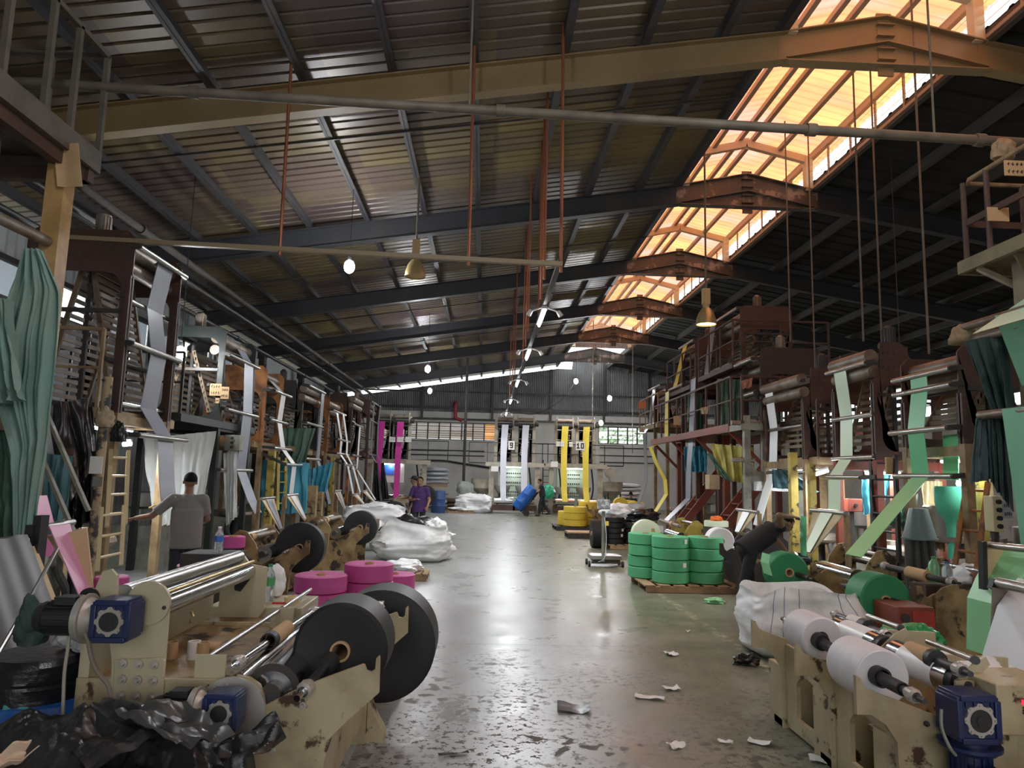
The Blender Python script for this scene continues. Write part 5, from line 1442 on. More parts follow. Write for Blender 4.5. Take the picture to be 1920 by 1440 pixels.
for lab, px, py, m, R, h in (('brown paper core standing left on the near winder tray', 320, 1242, card, .033, .09), ('white printed paper core on the near winder tray', 361, 1250, paper, .034, .095), ('brown paper core behind the printed one', 378, 1247, card, .034, .09)):
    q = at(px, py, 4.15)
    G().lathe([(R*.8, 0), (R, 0), (R, h), (R*.8, h), (R*.8, 0)], (q.x, 4.15, .751), 'Z', 20).build('paper_core', m, label=lab, cat='core')
G().cyl((-1.62, 4.25, .785), (-1.47, 4.27, .785), .03, n=16).build('paper_core', card, label='paper core lying flat between the standing cores', cat='core')
q = at(352, 1155, 4.9)
t = thing('hook_block', 'small brass chain hook hanging in the near left winder', 'hook', q)
G().tube([q+V((.04*math.cos(a/8*2*PI), 0, .04*math.sin(a/8*2*PI))) for a in range(8)], .012, 8).build('hook', brass, t); G().tube([q+V((0, 0, .04)), q+V((0, 0, .15))], .006).build('chain', brass, t)
bottle('green plastic bottle on the second right winder', at(1752, 1092, 7.9)*1, .28, .055, petg, mat('green_cap', (.03, .25, .10), .4))
bottle('clear plastic bottle right of the green one', at(1777, 1095, 7.9)*1, .24, .055, pet, mat('blue_cap', (.03, .05, .2), .4))
G().box(at(1765, 1096, 7.9)-V((0, -.03, .13)), (.5, .3, .26)).build('machine_cover', brown, label='rusty machine cover under the two plastic bottles', cat='cover')
lump('orange gloves on the flat pale roll', at(1343, 982, 13.9)+V((0, 0, .09)), (.12, .1, .06), mat('orange_glove', (.75, .16, .03), .7), seed=72, amp=.6)
platp = mat('platform_paint', (.12, .10, .08), .55, dirt=(.06, .05, .04), lo=.45, hi=.8)
khaki = mat('khaki_paint', (.22, .18, .10), .55, dirt=(.12, .09, .05), lo=.45, hi=.8)
# ------------------------------------------------------------------ near left platform, cloth and film boards
LP = thing('platform', 'dark steel platform with railing high at the left edge', 'platform', (-4.6, 5.3, 0))
G().bb((-6.2, 2.6, 4.86), (-4.0, 7.0, 4.92)).bar((-4.0, 2.6, 4.83), (-4.0, 7.02, 4.83), .06, .22).bar((-6.2, 7.0, 4.83), (-4.0, 7.0, 4.83), .06, .22).build('deck', platp, LP)
G().bar((-4.08, 2.6, 4.66), (-4.08, 6.98, 4.66), .10, .14).bar((-6.2, 6.92, 4.66), (-4.0, 6.92, 4.66), .10, .14).build('deck_beam', brown, LP)
for y in (4.9, 5.55, 6.1, 6.5, 7.0): G().bar((-4.0, y, 4.9), (-4.0, y, 5.98), .05, .05).build('railing_post', platp, LP)
for x in (-4.55, -5.1, -5.65): G().bar((x, 7.0, 4.9), (x, 7.0, 5.98), .04, .04).build('railing_post', platp, LP)
G().bar((-4.0, 2.6, 5.98), (-4.0, 7.0, 5.98), .05, .05).bar((-6.2, 7.0, 5.98), (-4.0, 7.0, 5.98), .05, .05).build('top_rail', platp, LP)
for x, y in ((-4.25, 5.85), (-6.0, 5.85), (-6.0, 3)): G().bar((x, y, 0), (x, y, 4.6), .12, .12).build('leg', brown, LP)
q = at(105, 420, 6.6)
t = thing('wrapped_post', 'post wrapped in brown film and cardboard under the left platform', 'post', (q.x, 6.6, 0))
G().bar((q.x, 6.6, 0), (q.x, 6.6, 4.60), .17, .17).build('post', mat('brown_wrapped', (.48, .30, .12), .3, dirt=(.3, .17, .06), lo=.4, hi=.7, sc=3, bump=.4, bsc=7), t)
G().grid(lambda u, v: V((q.x-.03+.24*u+.08*v, 6.48+.02*math.sin(u*5), 4.78-.42*v)), 4, 4, .006).build('cardboard_flap', card, t)
q = at(30, 420, 6.0)
t = thing('guide_roller_unit', 'worn guide roller with grey film at the left picture edge', 'roller', (q.x, 5.6, q.z))
a, b = at(-30, 395, 5.6), at(88, 452, 6.5)
G().cyl(a, b, .05, n=16).cyl(b, b+(b-a).normalized()*.1, .025, n=10).build('guide_roller', dusty, t)
def edge_cloth(label, L_, R_, Y, m, seed, nu=46, nv=40, amp=.06, folds=5, name='hanging_cloth', cat='cloth'):
    def lerp(tab, v):
        k = v*(len(tab)-1); i = min(int(k), len(tab)-2); f = k-i
        return tab[i][0]+(tab[i+1][0]-tab[i][0])*f, tab[i][1]+(tab[i+1][1]-tab[i][1])*f
    def fn(u, v):
        a, b = lerp(L_, v), lerp(R_, v)
        p = at(a[0]+(b[0]-a[0])*u, a[1]+(b[1]-a[1])*u, Y)
        w = folds*2*PI*u+seed+noise.noise(V((u*3, v*1.2, seed)))*2.5
        return p+V((0, amp*(math.sin(w)+.5*math.sin(2.2*w+v*3))+amp*noise.noise(V((u*5, v*5, seed))), 0))
    g = G().grid(fn, nu, nv, .004)
    return g.build(name, m, label=label, cat=cat, ang=70)
edge_cloth('big faded green cloth hanging from the left platform', [(48, 468), (25, 540), (0, 640), (-10, 740), (30, 850), (28, 930), (30, 1005)], [(76, 468), (111, 545), (107, 630), (99, 720), (88, 810), (74, 920), (62, 1005)], 5.9, greencloth, 3, amp=.035, folds=4)
edge_cloth('dirty green cloth flap at the left edge below the big cloth', [(-20, 560), (-20, 640), (-20, 720), (-20, 760)], [(12, 560), (28, 660), (45, 730), (50, 750)], 5.7, greencloth, 5, folds=3)
edge_cloth('dark green sheet hanging at the left edge above the grey film', [(-20, 800), (-20, 880), (-20, 960), (-20, 1030)], [(42, 800), (50, 870), (60, 960), (58, 1030)], 6.3, tarpg, 8, folds=3)
G().bb(at(-30, 805, 6.1), at(45, 745, 6.25)).build('rusty_beam', tan, label='tan crate end between the green cloths at the left edge', cat='crate')
drape('black plastic sheet stretched below the tan cage, left', at(88, 760, 7.6), at(172, 745, 7.9), at(120, 960, 7.4), at(186, 855, 7.9), blackwrap, 2, .05, 4, name='plastic_sheet')
drape('black plastic sheet hanging behind the slanted bars, left', at(115, 850, 7.7), at(184, 845, 7.8), at(130, 1000, 7.7), at(172, 975, 7.8), blackwrap, 3, .05, 6, name='plastic_sheet')
drape('blue green plastic sheet seen between the slanted bars', at(74, 850, 7.3), at(136, 855, 7.3), at(76, 985, 7.3), at(120, 975, 7.3), bluecloth_d if 'bluecloth_d' in globals() else mat('blue_green_sheet', (.10, .24, .28), .5), 3, .04, 7, name='plastic_sheet')
for lab, a, b in (('slanted bare steel bar across the black sheet', (86, 772), (166, 958)), ('slanted dark bar left of the bare steel bar', (80, 862), (140, 1002))):
    G().bar(at(*a, 7.1), at(*b, 7.1), .05, .03).build('frame_bar', greyp, label=lab, cat='bar')
# grey film over plywood, near left
BX, BY = -2.92, 4.55
t = thing('film_board', 'black framed plywood board with a roller at the left edge', 'board', (-2.8, 4.4, 0))
r0, r1 = V((-2.95, 3.6, 1.30)), V((-2.95, 4.78, 1.30))
G().cyl(r0, r1, .045, n=18).build('roller', steel, t)
G().grid(lambda u, v: V((-2.93+.36*v, 3.75+1.12*u-(.45*(1-u)+-.25*u)*0, 1.26-.72*v)), 2, 2, .012).build('plywood', ply, t)
for y in (3.7, 4.86): G().bar((-2.95, y, 1.4), (-2.98, y, 0), .05, .06).build('leg', black_iron, t)
G().bar((-2.97, 3.7, .45), (-2.97, 4.86, .45), .04, .05).bar((-2.95, 4.8, .25), (-2.55, 4.3, .55), .03).build('stretcher', black_iron, t)
G().bar((-2.92, 4.9, 1.46), (-2.92, 4.9, 1.12), .05, .09).build('slotted_plate', black_iron, t)
g = G()
for k in range(60):
    a = k/60*2*PI*6
g.tube([(-2.95+.05*math.cos(k*.7), 3.98+.05*math.sin(k*.7), .42+.006*k) for k in range(60)], .012, 6).build('coil_spring', mat('brown_spring', (.3, .17, .1), .5), t)
t = thing('film_web', 'wide grey film sheet sliding over the near left plywood board', 'film', (-2.75, 4.3, .5))
def gf(u, v):
    y = 3.9+.80*u+(-.12*v)*(1-u)+.0*v
    x = -2.90+.36*v; z = 1.355-.76*v
    if v < .06: z = 1.35
    return V((x+.02+.002*math.sin(u*31), y-.0, z+.004*math.sin(u*31)+.006*math.sin(u*13+2)))
G().grid(gf, 40, 12, .004).build('web', mat('grey_film_near', (.085, .09, .095), .42), t)
G().tube([at(107, 1028, 4.4), at(50, 1135, 4.0), at(-20, 1255, 3.7)], .011, 8).build('steel_rod', steel, label='bare steel rod leaning across the grey film', cat='rod')
# pink film over plywood
t = thing('film_board', 'plywood guide board under the light pink film', 'board', at(150, 1110, 6.4))
G().prism([(p.x, p.z) for p in (at(82, 1006, 6.4), at(118, 1000, 6.4), at(157, 990, 6.4), at(170, 1112, 6.4), at(152, 1116, 6.4))], 6.44, 6.46).build('plywood', ply, t)
a, b = at(78, 990, 6.2), at(137, 979, 6.7)
G().cyl(a, b, .03, n=16).build('roller', steel, t)
G().bb(at(62, 1090, 6.25), at(78, 983, 6.2)+V((0, -.1, 0))).build('bracket', black_iron, t)
web('light pink film strip running over the plywood guide', pinkl, 6.36, [.3, .3, .3, .2], [(68, 930, 6.5), (82, 985), (112, 985), (160, 1112)])
web('darker pink film behind the light pink strip', pink, 6.7, .4, [(78, 1005), (80, 1045)])
g = G().box(at(180, 872, 7.6), (.13, .01, .18))
g.build('paper_notice', paper, label='white paper notice hanging before the black sheet', cat='notice')
G().box(at(183, 903, 7.62), (.1, .01, .1)).build('cardboard_tag', greyp, label='grey card hanging under the white paper notice', cat='notice')
# near left pole with tape and shirt
q = at(187, 870, 7.8)
G().tube([(q.x, 7.8, 0), (q.x, 7.8, 2.75)], .05, 12).build('taped_pole', mat('taped_pole', (.4, .3, .18), .6, dirt=(.05, .05, .05), lo=.5, hi=.55, sc=4), label='pole bound with black tape at the black sheet edge', cat='pole')
lump('dusty cotton gloves hanging on the pole top, left', at(197, 788, 7.7), (.09, .05, .13), mat('dusty_cotton', (.45, .36, .25), .85), seed=75, amp=.4)
lump('crumpled black bag hanging beside the work lamp, left', at(222, 815, 8.4), (.09, .07, .15), blackwrap, seed=76, amp=.4)
drape('clear plastic curtain hanging behind the grey shirted person', at(268, 822, 11.2), at(405, 808, 11.2), at(290, 985, 11.2), at(372, 985, 11.2), clear, 7, .06, 11, name='plastic_curtain', cat='curtain')
drape('narrow clear plastic curtain by the yellow bag, left', at(418, 850, 13.2), at(446, 845, 13.2), at(425, 985, 13.2), at(442, 970, 13.2), clear, 4, .05, 12, name='plastic_curtain', cat='curtain')
drape('blue tarpaulin hanging under the orange rust tower', at(487, 862, 17), at(580, 868, 17), at(484, 965, 17), at(580, 962, 17), bluecloth, 5, .06, 13)
drape('smaller blue tarpaulin right of the first', at(580, 880, 19.2), at(625, 866, 19.2), at(580, 930, 19.2), at(612, 922, 19.2), bluecloth, 4, .06, 14)
drape('olive green sheet hanging below the dark arched tower', at(530, 803, 18.2), at(592, 803, 18.2), at(528, 872, 18.2), at(572, 872, 18.2), tarpg, 4, .06, 15)
drape('black plastic bag sheet hanging, left of the far pair', at(703, 868, 28), at(708, 868, 28), at(696, 938, 28), at(717, 940, 28), blackfilm, 3, .06, 16, name='hanging_bag', cat='bag')
drape('black plastic bag sheet hanging, right of the far pair', at(715, 868, 28.6), at(720, 868, 28.6), at(712, 938, 28.6), at(730, 936, 28.6), blackfilm, 3, .06, 17, name='hanging_bag', cat='bag')
t = ladder('yellow ladder beside the grey shirted person', at(218, 985, 8.6), at(225, 845, 9.0), .42, mat('ladder_cream', (.66, .55, .32), .5), n=4)
t = ladder('yellow wheeled step ladder standing lower left of the person', at(205, 1065, 8.2), at(212, 950, 8.4), .5, mat('ladder_cream', (.66, .55, .32), .5), n=3)
ladder('yellow ladder before the blue tarpaulin', at(528, 955, 16.4), at(530, 858, 16.6), .6, mat('bright_ladder_yellow', (.70, .58, .18), .5), n=5)
# control boxes, notices
def board_box(label, a, b, Y, d, m, name='control_box', cat='control box', knobs=0, leg=False):
    p, q = at(*a, Y), at(*b, Y)
    t = thing(name, label, cat, ((p.x+q.x)/2, Y+d/2, min(p.z, q.z)))
    G().bb((p.x, Y, p.z), (q.x, Y+d, q.z)).build('box_body', m, t, bevel=.008)
    if leg: G().bar(((p.x+q.x)/2, Y+d/2, 0), ((p.x+q.x)/2, Y+d/2, q.z), .05).build('stand', dark, t)
    for i in range(knobs):
        e = p.lerp(q, (i+.7)/(knobs+.4)); G().cyl((.5*(p.x+q.x), Y, e.z), (.5*(p.x+q.x), Y-.03, e.z), .025, n=12).build('knob', black_iron, t)
    return t
board_box('grey control box with three switches on the dark green tower', (422, 815), (448, 845), 13.0, .25, greyp, knobs=3)
def notice(label, a, b, Y, m=card, marks=2, name='cardboard_notice'):
    p, q = at(*a, Y), at(*b, Y)
    t = thing(name, label, 'notice', ((p.x+q.x)/2, Y, min(p.z, q.z)))
    G().bb((p.x, Y, p.z), (q.x, Y+.012, q.z)).build('card', m, t)
    rs = random.Random(int(a[0])); w, h = q.x-p.x, p.z-q.z
    for i in range(marks):
        g = G()
        for k in range(4):
            x = p.x+w*(.12+.2*k); z = p.z-h*(.25+.5*i/max(1, marks-1) if marks > 1 else .5)
            g.bar((x, Y-.003, z), (x+w*.12, Y-.003, z+h*rs.uniform(-.15, .15)), h*.04, .004).bar((x+w*.05, Y-.003, z-h*.1), (x+w*.06, Y-.003, z+h*.1), .004, h*.04)
        g.build('pen_marks', black_iron, t)
    return t
notice('tan cardboard notice with pen marks on the dark green tower, left one', (394, 719), (414, 742), 12.8)
notice('tan cardboard notice on the dark green tower, right one', (415, 725), (428, 748), 12.8)
notice('small tan card hanging beneath the two notices', (404, 746), (411, 756), 12.78, marks=1)
notice('white sheet hung on the yellow machine post, left row', (505, 880), (514, 896), 15.8, paper)
notice('cardboard square tied to the middle right platform railing', (1263, 780), (1276, 797), 18.4, marks=0)
notice('orange brown board at the far right railing', (1197, 753), (1212, 766), 22.3, mat('orange_board', (.55, .2, .08), .6), 0)
drape('rust red rag hung on the right platform railing', at(1390, 714, 13.8), at(1411, 708, 13.8), at(1391, 730, 13.8), at(1409, 726, 13.8), mat('rust_rag', (.3, .15, .1), .8), 2, .02, 31, name='rag', cat='rag')
drape('beige rag hung on the railing of the lower right platform', at(1313, 765, 15.4), at(1328, 762, 15.4), at(1315, 776, 15.4), at(1327, 776, 15.4), mat('beige_rag', (.42, .33, .22), .8), 2, .02, 32, name='rag', cat='rag')
# ------------------------------------------------------------------ near right platform
RPf = thing('platform', 'tan steel platform with pipe railing at the right edge', 'platform', (6, 6, 0))
G().bb((5.0, 2.5, 4.12), (7.4, 7.15, 4.18)).bar((5.0, 2.5, 4.1), (5.0, 7.15, 4.1), .05, .13).bar((5.0, 7.15, 4.1), (7.4, 7.15, 4.1), .05, .13).build('deck', khaki, RPf)
for y in (4.3, 5.2, 6.1, 6.75, 7.1): G().cyl((5.05, y, 4.15), (5.05, y, 5.03), .028, n=10).build('railing_post', brown, RPf)
for x in (5.7, 6.4, 7.1): G().cyl((x, 7.1, 4.15), (x, 7.1, 5.03), .028, n=10).build('railing_post', brown, RPf)
G().tube([(5.05, 2.5, 5.03), (5.05, 7.0, 5.03), (5.1, 7.1, 5.03), (7.4, 7.1, 5.03)], .025, 8).build('top_rail', tan, RPf)
G().bar((5.05, 2.5, 4.58), (5.05, 7.1, 4.58), .02, .07).bar((5.05, 7.1, 4.58), (7.4, 7.1, 4.58), .02, .07).build('mid_rail', brown, RPf)
G().bar((5.28, 6.55, 0), (5.28, 6.55, 4.05), .2, .2).prism([(5.05, 4.05), (5.6, 4.05), (5.38, 3.75), (5.2, 3.75)], 6.44, 6.46).build('support_column', khaki, RPf)
G().bar((5.02, 6.9, 4.03), (5.25, 6.7, 3.8), .06).build('brace', khaki, RPf)
t = thing('sign_card', 'tan printed card tied to the right platform railing, lower one', 'notice', at(1873, 402, 6.5))
p, q = at(1852, 388, 6.6), at(1893, 415, 6.6); G().bb((p.x, 6.6, p.z), (q.x, 6.615, q.z)).build('card', card, t)
notice('printed cardboard notice at the top of the right railing', (1883, 300), (1925, 330), 6.3)
lump('tan paper bundle tied on the long grey pipe at the right', at(1882, 284, 6.85), (.13, .1, .14), mat('brown_paper', (.3, .22, .13), .8), seed=81, amp=.3)
GU = thing('guide_roller_unit', 'wrapped pair of long rollers carrying the wide green film, right edge', 'roller', (5.05, 6.3, 3.3))
G().cyl((5.0, 4.2, 3.46), (5.0, 7.2, 3.46), .04, n=16).cyl((5.06, 4.2, 3.32), (5.06, 7.2, 3.32), .045, n=16).build('guide_roller', dusty, GU)
lump('', at(1806, 633, 7.2), (.14, .12, .13), mat('brown_paper', (.3, .22, .13), .8), seed=82, amp=.3, parent=GU, name='paper_wrapping')
G().cyl((5.02, 4.2, 2.52), (5.02, 7.0, 2.52), .045, n=16).bar((5.02, 7.0, 2.52), (5.4, 7.0, 2.6), .05).build('guide_roller', dusty, GU)
t = thing('film_web', 'wide green film falling at the right picture edge', 'film', (5.1, 6, 1.1))
def gw(u, v):
    P_ = [(5.0, 3.50), (4.96, 3.46), (5.26, 2.56), (4.97, 2.55), (5.02, 1.9), (5.08, 1.12)]
    k = v*(len(P_)-1); i = min(int(k), len(P_)-2); f = k-i
    x = P_[i][0]+(P_[i+1][0]-P_[i][0])*f; z = P_[i][1]+(P_[i+1][1]-P_[i][1])*f
    return V((x+.008*math.sin(u*23+v*2), 5.3+1.32*u, z))
G().grid(gw, 26, 25, .004).build('web', mat('wide_green_film', (.22, .52, .34), .4, var=.05), t, ang=50)
web('pale green film coming down to the wide green film rollers', paleg, 6.1, 1.0, [(2000, 535, 6.0), (1895, 606, 6.1)])
drape('dark green cloth hanging behind the wide green film', at(1806, 640, 7.0), at(1885, 625, 6.7), at(1862, 776, 6.9), at(1905, 790, 6.7), darkcloth, 3, .05, 41)
drape('dark cloth hanging below the lower green film roller, left piece', at(1828, 785, 7.0), at(1852, 780, 7.0), at(1815, 905, 7.0), at(1858, 900, 7.0), mat('slate_cloth', (.07, .10, .11), .85), 3, .04, 42)
drape('black cloth hanging between slate cloth and green film', at(1852, 785, 6.9), at(1888, 785, 6.8), at(1858, 905, 6.9), at(1900, 960, 6.8), darkcloth, 3, .05, 43)
t = thing('film_board', 'plywood guide board under the green film at the right edge', 'board', at(1880, 1090, 6.0))
G().prism([(p.x, p.z) for p in (at(1846, 1024, 6.0), at(1905, 1022, 6.0), at(1930, 1085, 6.0), at(1848, 1092, 6.0))], 6.05, 6.07).build('plywood', ply, t)
G().bar(at(1842, 1015, 6.0), at(1844, 1105, 6.0), .04, .06).build('bracket', black_iron, t)
G().cyl(at(1850, 1022, 6.05), at(1935, 1030, 5.4), .03, n=14).build('roller', steel, t)
web('bright green film over the right plywood guide', greenbr, 5.95, .5, [(1905, 1024), (1868, 1092), (1852, 1130), (1851, 1230)])
t = thing('film_board', 'grey brown board with a steel roller beside the white film', 'board', at(1885, 1280, 5.1))
G().prism([(p.x, p.z) for p in (at(1873, 1104, 5.1), at(1935, 1110, 5.1), at(1935, 1285, 5.1), at(1866, 1282, 5.1))], 5.15, 5.17).build('board', mat('grey_board', (.22, .18, .15), .7, var=.2), t)
G().cyl(at(1872, 1093, 5.2), at(1960, 1112, 4.4), .04, n=16).build('roller', steel, t)
G().bar(at(1869, 1088, 5.2), at(1863, 1106, 5.2), .05, .07).build('bracket', black_iron, t)
web('wide white film slanting down to the nearest right winder', whitefilm, 4.85, .55, [(1965, 1095), (1925, 1150), (1885, 1284)])
ladder('rusty ladder leaning at the right by the slate cloth', at(1806, 1100, 7.8), at(1832, 905, 8.2), .36, rusto, n=5)
ladder('dark steel ladder beside the red tower leg', at(1662, 1050, 9.6), at(1655, 855, 9.8), .6, black_iron, n=6)
# under the right towers
drape('light blue tarpaulin under the riveted tower, right', at(1615, 895, 10.8), at(1672, 890, 10.8), at(1622, 965, 10.8), at(1660, 945, 10.8), mat('sky_tarp', (.08, .42, .62), .6, var=.15), 4, .05, 51)
drape('dark green sheet gathered under the broad brown tower', at(1655, 965, 9.6), at(1720, 925, 9.6), at(1660, 985, 9.6), at(1712, 1000, 9.6), tarpg, 4, .06, 52)
drape('beige plastic sheet hanging behind the broad brown tower', at(1728, 902, 9.7), at(1765, 902, 9.7), at(1728, 1030, 9.7), at(1770, 1030, 9.7), beigecloth, 4, .05, 53)
drape('yellow sheet slung under the olive frame, right', at(1333, 832, 15.4), at(1412, 838, 15.2), at(1345, 888, 15.4), at(1412, 902, 15.2), yelcloth, 4, .08, 54, sag=.1)
drape('olive sheet slanting from the red platform to the yellow sheet', at(1325, 850, 15.2), at(1334, 850, 15.2), at(1356, 895, 15.0), at(1372, 905, 15.0), tarpg, 2, .04, 55)
drape('blue tarpaulin behind the grey film on the red platform', at(1282, 838, 18.6), at(1325, 835, 18.6), at(1284, 885, 18.6), at(1325, 885, 18.6), bluecloth, 4, .06, 56)
drape('dark green sheet wrapping the tallest tower', at(1345, 710, 15.5), at(1392, 712, 15.5), at(1345, 815, 15.5), at(1388, 815, 15.5), tarpg, 4, .05, 57)
drape('dark green sheet behind the lower platform railing', at(1290, 735, 18.3), at(1318, 738, 18.3), at(1290, 815, 18.3), at(1318, 815, 18.3), tarpg, 4, .05, 58)
drape('dark blue green sheet under the riveted tower above the bending person', at(1448, 880, 12.6), at(1482, 882, 12.6), at(1450, 915, 12.6), at(1540, 925, 12.6), mat('dark_blue_sheet', (.05, .12, .15), .7), 4, .05, 59)
q = at(1723, 980, 8.6)
t = thing('bucket', 'grey plastic bucket upside down on dusty hoses', 'bucket', (q.x, 8.6, q.z-.16))
G().lathe([(.10, .36), (.095, .37), (0, .37)], (q.x, 8.6, q.z-.2), 'Z', 24).lathe([(.20, 0), (.20, .02), (.185, .02), (.105, .36), (.10, .37)], (q.x, 8.6, q.z-.2), 'Z', 24).build('bucket_body', mat('slate_plastic', (.13, .17, .17), .4), t)
for k in range(4): G().tube([(q.x-.14+.09*k, 8.6, q.z-.19), (q.x-.16+.1*k, 8.58, q.z-.5), (q.x-.2+.12*k, 8.5, .1)], .045, 10, 4).build('hose', rubber_grey, label='dusty ribbed hose under the grey bucket', cat='hose', group='hoses under the grey bucket')
q = at(1800, 975, 9.2)
G().lathe([(0, 0), (.42, 0), (.42, .36), (.40, .38), (0, .38)], (q.x, 9.2, q.z-.2), 'Z', 32).build('steel_drum', steel, label='shiny steel drum behind the green bubble', cat='drum')
G().lathe([(.12, 0), (.12, .68), (.5, .72), (.5, .79), (0, .79)], (q.x, 9.2, q.z-.99), 'Z', 28).build('die_table', dusty, label='round dusty table carrying the steel drum', cat='table')
board_box('cream switch panel with coloured buttons at the right', (1861, 930), (1884, 998), 7.4, .15, mat('cream_panel', (.72, .63, .38), .5), knobs=4, leg=True)
notice('grey paper sheet hung beside the cream switch panel', (1880, 940), (1900, 972), 7.35, mat('grey_sheet', (.45, .47, .5), .6), 2)
board_box('tan cabinet board hanging near the lamps under the right tower', (1662, 857), (1685, 890), 9.5, .05, mat('tan_board', (.45, .3, .14), .7), 'hanging_board', 'board')
board_box('red framed control panel under the riveted tower', (1590, 935), (1618, 960), 11.4, .25, redp, knobs=1, leg=True)
board_box('beige electric cabinet on the red stair leg', (1330, 890), (1350, 918), 15.1, .3, mat('beige_cabinet', (.42, .32, .2), .6, dirt=(.3, .2, .1), lo=.4, hi=.8))
for lab, a, b, Y in (('lit tube lamp beside the riveted tower leg', (1527, 890), (1552, 882), 11.6), ('lit tube lamp behind the light blue tarpaulin', (1640, 884), (1668, 882), 11.2), ('lit tube lamp left of the slate cloth', (1795, 907), (1835, 906), 9.4), ('lit tube lamp high behind the riveted tower', (1675, 760), (1708, 757), 13), ('lit tube lamp under the brown tower at left', (231, 833), (246, 832), 9.9)):
    p, q = at(*a, Y), at(*b, Y)
    t = thing('tube_lamp', lab, 'lamp', (p+q)/2)
    G().cyl(p, q, .03, n=8).build('tube', tubem, t); G().bar(p+V((0, 0, .045)), q+V((0, 0, .045)), .05, .03).build('batten', whitefilm, t)
    if 'high' in lab: G().tube([(p+q)/2+V((0, 0, .06)), ((p+q)/2).to_2d().to_3d()+V((0, 0, zr(p.x)))], .008, 6).build('cable', black_iron, t)
    down_light('tube_light', (p+q)/2+V((0, 0, -.04)), .4, 26, t)
# yellow posts, red posts and pipes amid the towers
for lab, px, Y, m, z1, w in (('yellow machine post left of the riveted tower', 1487, 11.8, yelold, 2.3, .12), ('yellow machine post right of the bending person', 1522, 11.2, yelold, 2.1, .10), ('orange painted post behind the pale green strip', 1577, 11.6, mat('orange_post', (.62, .14, .03), .5), 1.9, .07), ('yellow post by the right ladder', 1838, 8.6, yelold, 1.9, .09),
                             ('chipped cream post beside the second yellow ladder', 507, 15.8, yelold, 2.2, .14), ('red and white post near the blue tarpaulin', 578, 18.0, redp, 1.6, .08), ('yellow machine post in the left row beyond the white strips', 622, 22, yelold, 2.2, .12), ('tan machine plate standing left of the far black roll', 600, 15.5, oldcream, 1.35, .16), ('tan machine post with a white roller', 588, 14.4, oldcream, 1.5, .16)):
    q = at(px, 900, Y); G().bar((q.x, Y, 0), (q.x, Y, z1), w, w).build('machine_post', m, label=lab, cat='post')
for lab, px, py, px2, py2, Y in (('paper strip board with grey film at the left row', 502, 936, 526, 992, 13.6), ('paper strip board with white film at the left row', 547, 930, 573, 977, 14.4), ('paper strip board with thin grey film near the black cloth', 633, 922, 648, 958, 19), ('paper strip board with white film near the far sack, left', 667, 928, 684, 948, 21), ('paper strip board with white film near the far sack, right', 684, 922, 704, 944, 22)):
    a, b = at(px, py, Y), at(px2, py2, Y)
    t = thing('film_board', lab, 'board', b)
    d = (b-a)
    G().grid(lambda u, v: a+d*v+V((0, (u-.5)*.75*(1-.75*v), 0)), 3, 3, .01).build('board', ply, t)
    G().grid(lambda u, v: a+d*v+V((.015, (u-.5)*.36*(1-.55*v), .012)), 3, 3, .004).build('film', whitefilm if 'white' in lab else greyfilm, t)
    G().cyl(a+V((0, -.4, .02)), a+V((0, .4, .02)), .03, n=12).build('roller', steel, t)
    G().bar((a.x-.03, Y-.42, a.z), (a.x-.03, Y-.42, 0), .05, .08).build('stand', tan, t)
for lab, a_, b_, Y in (('paper guide board with white film left of the bending person', (1401, 960), (1383, 998), 12.4), ('paper guide board with pale green film right of the bending person', (1552, 962), (1514, 1036), 9.9)):
    a, b = at(*a_, Y), at(*b_, Y); d = b-a
    t = thing('film_board', lab, 'board', b)
    G().grid(lambda u, v: a+d*v+V((0, (u-.5)*.85*(1-.7*v), 0)), 3, 3, .01).build('board', beigecloth, t)
    G().grid(lambda u, v: a+d*v+V((-.015, (u-.5)*.34*(1-.4*v), .012)), 3, 3, .004).build('film', paleg if 'green' in lab else whitefilm, t)
    G().cyl(a+V((0, -.5, .02)), a+V((0, .5, .02)), .03, n=12).build('roller', steel, t)
    G().bar((a.x+.04, Y-.45, a.z), (a.x+.04, Y-.45, 0), .05, .08).build('stand', tan, t)
